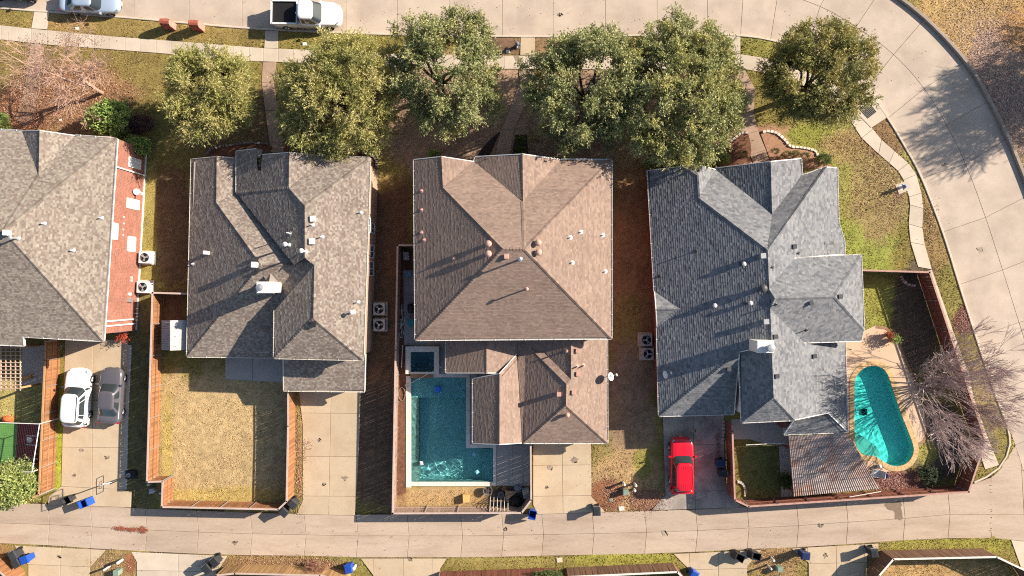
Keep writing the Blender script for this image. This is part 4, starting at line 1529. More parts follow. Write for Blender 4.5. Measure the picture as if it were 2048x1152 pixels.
# floating blue pool cleaner with its hose
o = empty('pool_cleaner', W(876, 778, 0), 'bright blue floating pool cleaner on the dark water', 'pool cleaner')
M_BRIGHTBLUE = pmat('bright_blue_plastic', (0.01, 0.16, 0.75), .3, .1)
mb = MB()
for k in range(5):
    a = k * 1.257
    mb.lathe([(.12, 0), (.17, .05), (.14, .12), (.04, .16)], 9, tuple(W(876, 778, .02) + Vector((math.cos(a) * .13, math.sin(a) * .15, 0))))
mb.build('body', M_BRIGHTBLUE, o, smooth=True)
mb = MB()
hp = [(876, 784), (877, 800), (873, 815), (870, 835), (864, 850), (861, 862), (858, 880), (856, 900), (853, 915)]
hp = catmull(hp, 4)
for a, b in zip(hp, hp[1:]):
    mb.tube(W(*a, .025), W(*b, .025), .018, n=5, cap=False)
mb.build('hose', pmat('pale_hose', (0.12, 0.45, 0.5), .5), o)
for k, (x, y, lb) in enumerate(((843, 926, 'white square skimmer float in the sunny corner of the pool'), (954, 944, 'pale blue float drifting near the pool steps'), (949, 909, 'small blue float in the shaded middle of the pool'))):
    p = W(x, y, .03)
    o = MB().box(p, (.32, .32, .07), k * .7, taper=.8).box((p.x, p.y, p.z + .06), (.14, .14, .06), k * .7).build('pool_float', M_WHITE if k == 0 else pmat('float_blue', (.25, .55, .7), .5))
    tag(o, lb, 'float')

# ---- kidney pool with tan deck
HARD.append(P2(DECK_K))
dk = empty('pool_deck', W(1780, 700, 0), kind='structure')
pk = P2(POOL_K, .1)
ring_out = offset_poly(pk, -.42)
# deck as a ring between the coping and the deck outline
dko = P2(DECK_K, .1)


def bridge(outer, inner, z, col=None):
    """Flat ring: triangulated by bmesh between two closed outlines."""
    import bmesh
    bm = bmesh.new()
    eds = []
    for ring in (outer, inner):
        vs = [bm.verts.new((p[0], p[1], z)) for p in ring]
        eds += [bm.edges.new((vs[i], vs[(i + 1) % len(vs)])) for i in range(len(vs))]
    bmesh.ops.triangle_fill(bm, use_beauty=True, edges=eds, normal=(0, 0, 1))
    vs = [tuple(v.co) for v in bm.verts]
    bm.verts.index_update()
    fs = [tuple(v.index for v in f.verts) for f in bm.faces]
    bm.free()
    return vs, fs


vs, fs = bridge(dko, offset_poly(pk, -.30), .105)
mb = MB().add(vs, fs)
n = len(dko)
mb.add([(p[0], p[1], .105) for p in dko] + [(p[0], p[1], -.05) for p in dko], [(i, (i + 1) % n, n + (i + 1) % n, n + i) for i in range(n)])
o = mb.build('deck_slab', M_DECK_TAN, dk)
pr2 = empty('swimming_pool', W(1765, 840, 0), 'turquoise bean-shaped swimming pool with tan stone coping', 'pool')
pool_shell('basin', pk, .92, 0.1, M_AQUA, pr2)
sh = P2(catmull([(1709.5, 864), (1724, 872), (1742, 884), (1756, 898), (1760, 913), (1749, 911.5), (1733, 910.5), (1719, 902), (1710, 882)], 4), -.1)
MB().prism(sh, -.91, -.12).build('sun_shelf', M_SHELF, pr2)
water_sheet('water', pk, .015, M_WATER2, pr2, .009, 5, (.2, .6))
np_ = len(pk)
if area(pk) < 0:
    pk = pk[::-1]
po = offset_poly(pk, -.40)
pin = offset_poly(pk, .03)
po = po if len(po) == np_ else pk
for i in range(np_):
    j = (i + 1) % np_
    MB().prism(offset_poly([pin[i], pin[j], po[j], po[i]], .006), .03, .135 + random.uniform(-.004, .004), bottom=True).build('coping_stone', M_TANSTONE, pr2)
# brick border of the deck
bl = [W2(*p, .1) for p in DECK_K[2:13]]
coping_row(bl, .22, -.02, .12, pmat('brown_border_brick', (0.26, 0.15, 0.09), .9, .25, 4, 20, .2, objvar=.25), dk, .23, -1 if True else 1, 'border_brick')
# pool cleaner in the turquoise pool
o = empty('pool_cleaner', W(1724, 824, 0), 'dark crawling pool cleaner with white hose coil in the turquoise pool', 'pool cleaner')
p = W(1727, 823, -.7)
MB().box(p, (.4, .3, .18), .4, taper=.7).tube(p + Vector((-.2, -.17, -.05)), p + Vector((.2, -.17, -.05)), .1, n=8).tube(p + Vector((-.2, .17, -.05)), p + Vector((.2, .17, -.05)), .1, n=8).build('body', M_DARK, o)
mb = MB()
ring = [(1722 + 9 * math.cos(a * .35) * (1 + .03 * a), 819 + 8 * math.sin(a * .35) * (1 + .03 * a)) for a in range(26)]
for a, b in zip(ring, ring[1:]):
    mb.tube(W(*a, -.05), W(*b, -.05), .02, n=5, cap=False)
mb.build('hose', M_WHITE, o)

for r_ in (pr, pr2):
    for o in [x for x in bpy.data.objects if x.parent == r_ and not x.name.startswith('water')]:
        o.cycles.is_caustics_receiver = True

# ---- other paving
slab_area('patio', [(450, 700), (585, 700), (585, 780), (566, 765), (450, 759)], [((505, 690), (505, 780))], .1, M_PATIO)
slab_area('patio', [(1462, 838), (1580, 838), (1580, 891), (1540, 889), (1518, 884), (1500, 879), (1464, 879)], [((1520, 800), (1520, 900))], .1, M_PATIO)
slab_area('patio', [(1558, 891), (1582, 891), (1585, 996), (1562, 996)], [((1500, 940), (1600, 940))], .098, M_PATIO)
slab_area('patio', [(44, 690), (126, 690), (90, 770), (40, 770)], [], .1, M_PATIO)
pad = [(1789, 370), (1814, 361), (1822, 378), (1797, 389)]
pd = MB().prism(P2(pad), 0, .12).build('concrete_pad', M_WALK)
pd['kind'] = 'structure'
HARD.append(P2(pad))

# ================================================================== FENCES
def fence(label, px, h=1.83, mat=M_CEDAR, side=1, caps=True, pw=.138, group='wooden yard fences', rails_out=True, capmat=None, gap=.004, railmat=None, gates=()):
    """Picket fence along the pixel line of its TOP. side: which side (left +1 / right -1 of travel) carries rails and posts."""
    top = [W(x, y, h) for x, y in px]
    root = empty('wooden_fence', (top[0].x, top[0].y, 0.0), label, 'fence', group)
    meshes = []
    for k in range(4):
        hh = h - .06 + random.uniform(-.02, .0)
        mb = MB()
        w2 = pw / 2 - gap
        mb.add([(-w2, -.009, .03), (w2, -.009, .03), (w2, .009, .03), (-w2, .009, .03), (-w2, -.009, hh), (w2, -.009, hh), (w2, .009, hh), (-w2, .009, hh)],
               [(0, 1, 5, 4), (1, 2, 6, 5), (2, 3, 7, 6), (3, 0, 4, 7), (4, 5, 6, 7)])
        meshes.append(mb.mesh('picket', mat))
    for a, b in zip(top, top[1:]):
        d = Vector((b.x - a.x, b.y - a.y, 0))
        L = d.length
        d /= L
        nrm = Vector((-d.y, d.x, 0)) * side
        rz = math.atan2(d.y, d.x)
        k = max(1, int(round(L / pw)))
        for i in range(k):
            p = a + d * (L * (i + .5) / k)
            o = bpy.data.objects.new('picket', meshes[random.randrange(4)])
            o.location = (p.x - root.location.x, p.y - root.location.y, Z_LAWN - .02)
            o.rotation_euler = (random.gauss(0, .006), random.gauss(0, .004), rz + random.gauss(0, .012))
            o.scale = (L / k / pw, 1, random.uniform(.985, 1.005))
            o.parent = root
            COL.objects.link(o)
        for zr in (.35, h * .52, h - .28):
            c = (a + b) / 2 + nrm * .035
            MB().box((c.x, c.y, zr + .08), (L, .045, .09), rz).build('rail', railmat or mat, root)
        m = max(1, int(round(L / 2.4)))
        for i in range(m + 1):
            p = a + d * (L * i / m) + nrm * .075
            MB().tube((p.x, p.y, 0), (p.x, p.y, h - .02), .032, n=6).build('post', M_METAL, root)
        if caps:
            c = (a + b) / 2 + nrm * .02
            MB().box((c.x, c.y, h + .05), (L + .08, .14, .035), rz).build('cap_rail', capmat or M_CAP_GREY, root)
    return root


fence('orange cedar fence along the driveway with two parked cars', [(91, 682), (90, 720), (78, 989), (64, 995), (0, 1013), (-60, 1020)], 1.95, M_CEDAR, 1, capmat=pmat('honey_cap', (.46, .26, .13), .85, .2, 3))
fence('orange cedar fence enclosing the square dry tan lawn', [(377, 587), (305, 585), (294, 964), (325.5, 963), (323.5, 1014), (557, 1019), (574, 1003), (577, 852), (577, 783)], 1.83, M_CEDAR, 1, gap=.0015)
fence('weathered grey-brown fence around the L-shaped pool yard', [(828, 490), (795, 490), (791, 700), (785, 1027), (1043.5, 1026), (1063, 1000), (1062, 891)], 1.83, M_GREY_PICKET, 1, gap=.0045)
fence('dark red fence around the turquoise pool and patio cover', [(1464, 850), (1464, 862), (1469, 1000), (1497, 1013), (1937, 984), (1971, 882), (1859, 544), (1724, 540)], 1.83, M_RED_PICKET, 1, gap=.0005, capmat=pmat('faded_red_cap', (.42, .25, .20), .9, .2, 3, 20, .2))
fence('short orange fence at the bottom edge behind a blue bin', [(-60, 1105), (0, 1143), (18, 1158), (30, 1230)], 1.83, M_CEDAR, -1)
fence('brown fence behind the leafless reddish bush at the bottom edge', [(425, 1185), (432, 1150), (470, 1146), (640, 1150), (690, 1160), (700, 1220)], 1.83, pmat('tan_picket', (0.33, 0.20, 0.09), .9, .22, 2, 30, .15, objvar=.25, stretch=(6, 6, .6)), -1)
fence('red-brown fence at the bottom edge left of the utility lid', [(866, 1220), (874, 1161), (1113, 1153), (1128, 1170)], 1.83, M_RED_PICKET, -1)
fence('dark brown fence with pale cap at the bottom edge below the green verge', [(1128, 1172), (1136, 1153), (1355, 1143), (1378, 1168), (1384, 1220)], 1.83, pmat('brown_picket', (0.17, 0.095, 0.06), .9, .22, 2, 30, .15, objvar=.22, stretch=(6, 6, .6)), -1, capmat=M_COPING)
fence('dark brown fence around the tan lawn in the bottom corner', [(1750, 1215), (1757, 1151), (1786, 1117.5), (1993, 1113), (2050, 1140), (2090, 1200)], 1.83, MATS['brown_picket'], -1, capmat=M_COPING)

# ================================================================== PATIO COVERS, SHED, COURT
# corrugated metal cover behind the slate grey house
M_RUST = pmat('rusty_corrugated_metal', (0.48, 0.385, 0.33), 0.55, 0.18, 1.2, 18, 0.12, tint=(0.36, 0.145, 0.055), tscale=.8, tamt=.7, trough=(.50, .70), objvar=.06, metal=.15)
pc = empty('patio_cover', W(1640, 930, 0), 'corrugated metal patio cover with rust streaks beside the turquoise pool', 'patio cover')
TL, TR, BR_, BL_ = (W(1577, 872, 2.0), W(1696, 867, 2.0), W(1759, 977, 1.9), W(1587, 993, 1.9))
NP_ = 10
for k in range(NP_):
    mb = MB()
    n = 12
    rows = []
    for i in range(n + 1):
        t = (k + i / n) / NP_
        hz = .022 * (1 if i % 3 == 1 else (-1 if i % 3 == 2 else 0)) * 1.3
        A, B = TL + (TR - TL) * t, BL_ + (BR_ - BL_) * t
        zoff = Vector((0, 0, hz + .004 * (k % 2)))
        rows.append((A + zoff, B + zoff))
    for i in range(n):
        mb.quad(rows[i][0], rows[i + 1][0], rows[i + 1][1], rows[i][1])
    o = mb.build('roof_panel', M_RUST, pc)
    sc = MB()
    for r in range(7):
        s_ = (r + .5) / 7
        for i in range(1, n, 3):
            p = rows[i][0] + (rows[i][1] - rows[i][0]) * s_
            sc.box(p + Vector((0, 0, .012)), (.03, .03, .02))
    sc.build('screw', M_DARK, o)['kind'] = 'stuff'
for (x, y) in ((1584, 900), (1590, 985), (1690, 876), (1745, 975), (1668, 980)):
    p = W(x, y, 1.85)
    MB().box((p.x, p.y, .92), (.12, .12, 1.8)).build('post', M_RED_PICKET, pc)
for s_ in (.1, .5, .93):
    A, B = TL + (BL_ - TL) * s_, TR + (BR_ - TR) * s_
    MB().tube(A - Vector((0, 0, .1)), B - Vector((0, 0, .1)), .06, n=4).build('beam', M_RED_PICKET, pc)

# lattice pergola of the red brick house
pg = empty('pergola', W(0, 735, 0), 'wooden lattice pergola casting a grid beside the red brick house', 'pergola')
zp = 2.5
for k in range(13):
    y = 688 + k * 7.4
    a, b = W(-70, y, zp + .06), W(43, y + .5, zp + .06)
    MB().box((a + b) / 2, ((b - a).length, .06, .06), 0).build('slat', pmat('pergola_wood', (.46, .33, .26), .85, .2, 3, 30, .15, objvar=.15), pg)
for k in range(12):
    x = -66 + k * 9.7
    a, b = W(x, 684, zp), W(x, 781, zp)
    MB().box((a + b) / 2, (.045, (b - a).length, .10), 0).build('rafter', MATS['pergola_wood'], pg)
for x, y in ((38, 776), (38, 695), (-50, 776)):
    p = W(x, y, zp)
    MB().box((p.x, p.y, 1.22), (.14, .14, 2.35)).build('post', M_WOOD, pg)
for y in (697, 774):
    a, b = W(-70, y, zp - .12), W(42, y, zp - .12)
    MB().box((a + b) / 2, ((b - a).length, .06, .14), 0).build('beam', M_WOOD, pg)

# garden shed
sh = empty('garden_shed', W(346, 668, 0), 'small grey garden shed with skylights against the cedar fence', 'shed')
c0, c1 = W(323, 640, 1.9), W(372, 700, 1.9)
xr_, zr_ = W(341, 668, 2.45).x, 2.45
M_SHED = pmat('grey_resin', (.26, .24, .25), .6, .1, 2, 20, .06)
M_SHED_LIT = pmat('grey_resin_sunlit', (.36, .345, .35), .6, .08, 2, 20, .06)  # lighter copy of the resin: sunlight painted on the sun-facing roof slope
MB().prism([(c0.x + .08, c0.y - .08), (c1.x - .08, c0.y - .08), (c1.x - .08, c1.y + .08), (c0.x + .08, c1.y + .08)], 0, 1.88).build('wall', M_SHED, sh)
for k in range(14):
    y0, y1 = c0.y + (c1.y - c0.y) * k / 14, c0.y + (c1.y - c0.y) * (k + .9) / 14
    MB().add([(c0.x, y0, 1.9), (c0.x, y1, 1.9), (xr_, y1, zr_), (xr_, y0, zr_), (c0.x, y0, 1.86), (c0.x, y1, 1.86)], [(0, 1, 2, 3), (4, 5, 1, 0)]).build('roof_board', M_SHED, sh)
MB().add([(xr_ - .03, c0.y, zr_ + .01), (xr_ - .03, c1.y, zr_ + .01), (c1.x, c1.y, 1.9), (c1.x, c0.y, 1.9), (c1.x, c1.y, 1.84), (c1.x, c0.y, 1.84)], [(0, 1, 2, 3), (3, 2, 4, 5)]).build('roof_panel', M_SHED_LIT, sh)
for x, y in ((350, 648), (350, 669), (350, 689)):
    p = W(x, y, 2.33)
    MB().box((p.x, p.y, p.z - .02), (.30, .36, .10), 0, taper=.85).build('skylight', M_WHITE, sh)

# little sports court in the corner yard
ct = empty('batting_cage', W(40, 895, 0), 'netted batting cage with white pipe frame over green and red turf', 'batting cage')
MB().prism(P2([(-60, 848), (36, 846), (33, 935), (-60, 935)]), 0, .10).build('green_turf', pmat('green_turf', (.10, .26, .06), .95, .15, 3, 30, .15), ct)
MB().prism(P2([(36.5, 846), (79, 846), (76, 935), (33.5, 935)]), 0, .10).build('red_turf', pmat('red_turf', (.20, .022, .03), .95, .15, 3, 30, .15), ct)
HARD.append(P2([(-60, 846), (79, 846), (76, 935), (-60, 935)]))
hp = [Vector(W2(x, y)) for x, y in ((55, 874), (63, 874), (68, 879), (63, 885), (56, 884))]
MB().prism([tuple(p) for p in hp], .1, .115).build('home_plate', M_WHITE, ct)
for (x0, y0, x1, y1) in ((54, 870, 80, 871), (53, 888, 78, 889), (51, 915, 78, 917)):
    p, q = W2(x0, y0), W2(x1, y1)
    MB().prism([p, q, (q[0], q[1] - .07), (p[0], p[1] - .07)], .1, .113).build('line_marking', M_WHITE, ct)
zc = 2.6
fr = [(-60, 843), (79, 848), (64, 944), (-60, 944)]
for a, b in zip(fr, fr[1:]):
    MB().tube(W(*a, zc), W(*b, zc), .035, n=6).build('frame_pipe', M_WHITE, ct)
for x, y in fr[1:3]:
    p = W(x, y, zc)
    MB().tube((p.x, p.y, 0), p, .035, n=6).build('frame_pipe', M_WHITE, ct)
mb = MB()
for (x, y) in ((-20, 848), (14, 848), (48, 848)):
    pass
net = []
for k in range(40):
    t = k / 39
    a, b = W(-60 + 139 * t, 845, zc), W(-60 + 124 * t, 944, zc)
    mb.tube(a, b, .006, n=3, cap=False)
for k in range(28):
    t = k / 27
    a, b = W(-60, 844 + 100 * t, zc), W(79 - 15 * t, 847 + 97 * t, zc)
    mb.tube(a, b, .006, n=3, cap=False)
mb.build('net', M_DARK, ct)['kind'] = 'stuff'
# orange folded tarp in that yard
o = MB().lathe([(.42, 0), (.38, .1), (.2, .28), (.05, .34)], 8, tuple(W(16, 838, .08)), sx=1.3, sy=.8).build('play_tent', pmat('orange_fabric', (.55, .13, .04), .8, .2, 4))
tag(o, 'small orange fabric mound on the grass beside the batting cage', 'tent')
# bench by the pergola
o = empty('garden_bench', W(58, 748, 0), 'plain wooden bench in the shade beside the lattice pergola', 'bench')
for k in range(3):
    a, b = W(40, 757 + k * 3, .45), W(62, 750 + k * 3, .45)
    MB().box((a + b) / 2, ((b - a).length, .11, .04), math.atan2(b.y - a.y, b.x - a.x)).build('seat_plank', M_WOOD, o)
for t in (.15, .85):
    a = W(40, 760, .45).lerp(W(62, 753, .45), t)
    MB().box((a.x, a.y, .22), (.08, .3, .42)).build('leg', M_WOOD, o)
# ================================================================== VEHICLES
def loft(mb, rings, caps=True):
    n = len(rings[0])
    vs = [v for r in rings for v in r]
    fs = []
    for i in range(len(rings) - 1):
        for k in range(n):
            j = (k + 1) % n
            fs.append((i * n + k, (i + 1) * n + k, (i + 1) * n + j, i * n + j))
    if caps:
        fs += [tuple(range(n)), tuple(range((len(rings) - 1) * n, len(rings) * n))[::-1]]
    return mb.add(vs, fs)


def ring_body(x, hw, zl, zb, crown=.03):
    right = [(hw * .86, zl), (hw * .99, zl + .12), (hw, zl + (zb - zl) * .55), (hw * .975, zb - .10), (hw * .92, zb - .03), (hw * .80, zb), (hw * .4, zb + crown * .8)]
    pts = [(x, y, z) for y, z in right] + [(x, 0, zb + crown)] + [(x, -y, z) for y, z in right[::-1]]
    return pts


def paint(name, col, metal=0.0, rough=0.25):
    return pmat(name, col, rough, .03, 3, 60, .02, metal=metal, spec=.5, clear=.6)


def wheel(root, x, y, r, w):
    s = 1 if y > 0 else -1
    mb = MB()
    prof = [(r * .62, -w / 2), (r * .93, -w / 2), (r, -w * .32), (r, w * .32), (r * .93, w / 2), (r * .62, w / 2)]
    n = 20
    vs, fs = [], []
    for rr, yy in prof:
        for i in range(n):
            a = 2 * math.pi * i / n
            vs.append((x + rr * math.cos(a), y + yy, r + rr * math.sin(a)))
    for k in range(len(prof) - 1):
        for i in range(n):
            fs.append((k * n + i, k * n + (i + 1) % n, (k + 1) * n + (i + 1) % n, (k + 1) * n + i))
    mb.add(vs, fs)
    t = mb.build('wheel', M_RUBBER, root, smooth=True, local=True)
    rb = MB()
    yo = y + s * w * .42
    for k in range(5):
        a = k * 2 * math.pi / 5
        c, sn = math.cos(a), math.sin(a)
        rb.tube((x + c * r * .1, yo, r + sn * r * .1), (x + c * r * .6, yo, r + sn * r * .6), r * .12, r * .09, 5)
    rb.tube((x, yo - s * .02, r), (x, yo + s * .02, r), r * .18, n=10)
    rb.tube((x, yo - s * .05, r), (x, yo - s * .04, r), r * .62, n=18)
    rb.build('rim', M_RIM, t, local=True)


def car(name, label, px, py, deg, L, Wd, H, pm, style, cat, group='parked vehicles', zc=.9):
    p = W(px, py, zc)
    root = empty(name, (p.x, p.y, Z_WALK if py > 100 else Z_ST), label, cat, group, math.radians(deg))
    h = Wd / 2
    l = L / 2
    S = style
    belt = S['belt']
    hood = S['hood']
    tail = S['tail']
    rings = []
    for t, hw, zl, zb in ((-1, .68, .42, tail - .20), (-.985, .84, .34, tail - .07), (-.93, .945, .28, tail), (-.8, 1, .24, tail + .01), (S['xr'] + .02, 1, .22, (tail + belt) / 2), (-.2, 1, .22, belt), (.1, 1, .22, belt),
                          (S['xf'], 1, .22, hood + .03), (.68, .98, .24, hood - .01), (.80, .94, .27, hood - .05), (.89, .86, .31, hood - .11), (.95, .73, .36, hood - .20), (.985, .54, .40, hood - .29), (1, .30, .44, hood - .36)):
        rings.append(ring_body(t * l, hw * h, zl, zb))
    mb = MB()
    loft(mb, rings)
    body = mb.build('body', pm, root, smooth=True, local=True)
    if S.get('bed'):
        # open load bed: dark liner recessed between side walls
        x0, x1 = -.965 * l, S['bed'] * l
        mb = MB()
        zt = tail + .14
        w = h * .93
        for (cx_, cy_, sx, sy) in (((x0 + x1) / 2, w, x1 - x0, .12), ((x0 + x1) / 2, -w, x1 - x0, .12), (x0, 0, .10, 2 * w + .12), (x1 - .02, 0, .06, 2 * w)):
            mb.box((cx_, cy_, zt - .06), (sx, sy, .24))
        mb.build('bed_wall', pm, root, local=True)
        MB().box(((x0 + x1) / 2, 0, zt - .085), (x1 - x0 - .04, 2 * w - .08, .02)).build('bed_liner', M_BLACK, root, local=True)
    # cabin: a rounded greenhouse lofted from the belt line to the roof, its glass set 1 cm proud
    Bf, Br, Tf, Tr = S['xf'] * l, S['xr'] * l, S['tf'] * l, S['tr'] * l
    wb, wt = h * .92, h * S.get('wt', .70)
    zb, zt = belt - .06, H - .07

    def surf(a, s, off=0.0):
        """Point of the greenhouse surface at angle a (0 = front) and height share s."""
        xf, xr, hw = Bf + (Tf - Bf) * s, Br + (Tr - Br) * s, wb + (wt - wb) * (s ** 1.15)
        e = .42 + .04 * s
        ca, sa = math.cos(a), math.sin(a)
        lx = (xf - xr) / 2 + off
        return Vector(((xf + xr) / 2 + lx * math.copysign(abs(ca) ** e, ca), (hw + off) * math.copysign(abs(sa) ** e, sa), zb + (zt - zb) * s + off * .4))
    na = 40
    mb = MB()
    loft(mb, [[surf(2 * math.pi * (i + .5) / na, s_) for i in range(na)] for s_ in (0, .35, .7, 1.0)], False)
    mb.build('cabin', pm, root, smooth=True, local=True)
    mb = MB()
    rs = []
    xc = (Tf + Tr) / 2
    for sx, z in ((1.0, zt - .02), (1.0, zt + .015), (.95, zt + .05), (.80, zt + .072), (.45, zt + .085)):
        rs.append([((surf(2 * math.pi * (i + .5) / na, 1).x - xc) * sx + xc, surf(2 * math.pi * (i + .5) / na, 1).y * sx, z) for i in range(na)])
    loft(mb, rs)
    mb.build('roof', S.get('roofmat', pm), root, smooth=True, local=True)

    def pane(nm, a0, a1, s0, s1, off=.014, n=10):
        mb = MB()
        vs = []
        for k in range(5):
            for i in range(n + 1):
                vs.append(surf(math.radians(a0 + (a1 - a0) * i / n), s0 + (s1 - s0) * k / 4, off))
        fs = [(k * (n + 1) + i, k * (n + 1) + i + 1, (k + 1) * (n + 1) + i + 1, (k + 1) * (n + 1) + i) for k in range(4) for i in range(n)]
        mb.add(vs, fs)
        mb.build(nm, M_GLASS, root, smooth=True, local=True)
    fa = S.get('fa', 58)
    pane('windshield', -fa, fa, .05, .95)
    pane('rear_window', 180 - fa + 4, 180 + fa - 4, .12, .92)
    for sd in (1, -1):
        for s0, s1 in S['side']:
            pane('side_window', sd * (66 + 48 * s0), sd * (66 + 48 * s1), .14, .88)
    r = S.get('r', .34)
    for x in (S['wx'][0] * l, S['wx'][1] * l):
        for y in (h - .10, -h + .10):
            wheel(root, x, y, r, .22)
    for s in (1, -1):
        MB().box((l * .865, s * h * .74, hood - .17), (.36, .20, .12), -s * .62, taper=.75).build('headlight', M_RIM, root, local=True)
        MB().box((-l * .955, s * h * .80, tail - .14), (.16, .24, .16), s * .3, taper=.9).build('tail_light', pmat('tail_light_red', (.40, .01, .012), .3), root, local=True)
        m = MB().box((Bf * .86, s * (h + .10), belt + .03), (.13, .22, .14), 0, taper=.85)
        m.build('mirror', S.get('mirmat', pm), root, local=True)
        if S.get('rails'):
            MB().tube((Tf * .75, s * wt * .9, zt + .10), (Tr * .9, s * wt * .9, zt + .10), .02, n=5).build('roof_rail', M_DARK, root, local=True)
        for x in (-.02, -.38 if not S.get('bed') else .12):
            MB().box((x * l, s * (h * .985 + .01), belt - .18), (.2, .03, .035)).build('door_handle', pm, root, local=True)
    for k in range(S.get('ribs', 0)):
        y = (k - (S['ribs'] - 1) / 2) * wt * 1.5 / S['ribs']
        MB().box(((Tf + Tr) / 2, y, zt + .079), ((Tf - Tr) * .8, .035, .014)).build('roof_rib', pm, root, local=True)
    MB().box((l * .95, 0, .42), (.14, h * .9, .16), 0).build('grille', M_DARK, root, local=True)
    MB().box((l * 1.0, 0, .47), (.012, .34, .11), 0).build('front_plate', M_WHITE, root, local=True)
    return root


SUV = dict(belt=1.06, hood=1.04, tail=1.10, xf=.40, xr=-.93, tf=.16, tr=-.80, wt=.74, side=((.08, .34), (.37, .66), (.69, .93)), wx=(.62, -.58), r=.36)
SEDAN = dict(belt=.93, hood=.90, tail=.98, xf=.47, xr=-.80, tf=.17, tr=-.46, wt=.69, side=((.14, .48), (.51, .88)), wx=(.61, -.60), r=.33)
PICKUP = dict(belt=1.16, hood=1.14, tail=1.08, xf=.48, xr=-.22, tf=.26, tr=-.17, wt=.76, side=((.16, .52), (.56, .92)), wx=(.62, -.60), r=.40, bed=-.24)
P_RED = paint('red_car_paint', (0.62, 0.008, 0.025))
P_WHITE = paint('white_car_paint', (0.78, 0.78, 0.78))
P_GREY = paint('charcoal_car_paint', (0.13, 0.122, 0.14), .3, .3)
P_SILVER = paint('silver_blue_car_paint', (0.42, 0.52, 0.64), .35, .28)
P_DARK = paint('dark_car_paint', (0.03, 0.03, 0.035))
car('sport_utility', 'bright red sport utility parked nose-in on the dark shaded driveway', 1364, 931, 90.5, 4.65, 1.92, 1.72, P_RED, dict(SUV, rails=True, ribs=6), 'car')
car('sport_utility', 'white sport utility parked beside a charcoal sedan on the driveway', 153, 795, 86, 4.85, 1.95, 1.74, P_WHITE, dict(SUV, rails=True, mirmat=M_DARK), 'car')
car('sedan', 'charcoal sedan parked beside the white sport utility', 220, 791, 87, 4.6, 1.84, 1.44, P_GREY, SEDAN, 'car')
car('sedan', 'pale silver-blue sedan parked at the kerb, cut by the top edge', 178, 1, -2, 4.9, 1.86, 1.44, P_SILVER, SEDAN, 'car')
car('sedan', 'dark car at the top corner, showing only its edge and shadow', 20, -27, -3, 4.7, 1.85, 1.45, P_DARK, SEDAN, 'car')
car('pickup_truck', 'white crew cab pickup truck with empty black load bed at the kerb', 613, 28, -1, 5.75, 2.0, 1.88, P_WHITE, PICKUP, 'truck')


# ================================================================== BINS
def make_bin(mat, lidmat, open_):
    """Wheeled refuse bin in local coordinates, front towards +x. Returns list of (name, mesh, children)."""
    parts = []
    a, b, hz = .25, .33, 1.0

    def rect(sx, sy, z, off=0):
        return [(-sx + off, -sy, z), (sx + off, -sy, z), (sx + off, sy, z), (-sx + off, sy, z)]
    mb = MB()
    loft(mb, [rect(.23, .21, .06), rect(.24, .22, .1), rect(.30, .27, .9), rect(.34, .30, .92), rect(.34, .30, .99)], False)
    mb.add(rect(.23, .21, .06), [(3, 2, 1, 0)])
    if open_:
        q = rect(.31, .27, .985)
        mb.add(rect(.34, .30, .99) + q, [(0, 1, 5, 4), (1, 2, 6, 5), (2, 3, 7, 6), (3, 0, 4, 7)])
        loft(mb, [q, rect(.22, .20, .12)], False)
        mb.add(rect(.22, .20, .12), [(0, 1, 2, 3)])
    parts.append(('bin_body', mb.mesh('bin_body', mat)))
    mb = MB()
    if open_:
        mb.add([(-.36, -.31, .98), (-.36, .31, .98), (-.52, .30, .30), (-.52, -.30, .30), (-.40, -.31, .99), (-.40, .31, .99), (-.58, .30, .30), (-.58, -.30, .30)],
               [(0, 1, 2, 3), (7, 6, 5, 4), (0, 4, 5, 1), (2, 6, 7, 3), (1, 5, 6, 2), (3, 7, 4, 0)])
    else:
        loft(mb, [rect(.36, .32, .985), rect(.37, .33, 1.0), rect(.36, .32, 1.03), rect(.28, .25, 1.075, -.02)])
        mb.box((.02, 0, 1.07), (.36, .05, .03))
        mb.box((.02, .13, 1.066), (.36, .04, .03))
        mb.box((.02, -.13, 1.066), (.36, .04, .03))
    parts.append(('lid', mb.mesh('lid', lidmat)))
    mb = MB()
    mb.tube((-.40, -.24, .97), (-.40, .24, .97), .018, n=6)
    for y in (-.24, .24):
        mb.tube((-.40, y, .97), (-.30, y, .93), .018, n=5)
    parts.append(('handle', mb.mesh('handle', M_METAL if not open_ else M_DARK)))
    for y in (-.27, .27):
        mb = MB()
        mb.tube((-.26, y - .035, .12), (-.26, y + .035, .12), .12, n=12)
        parts.append(('wheel', mb.mesh('wheel', M_RUBBER)))
    return parts


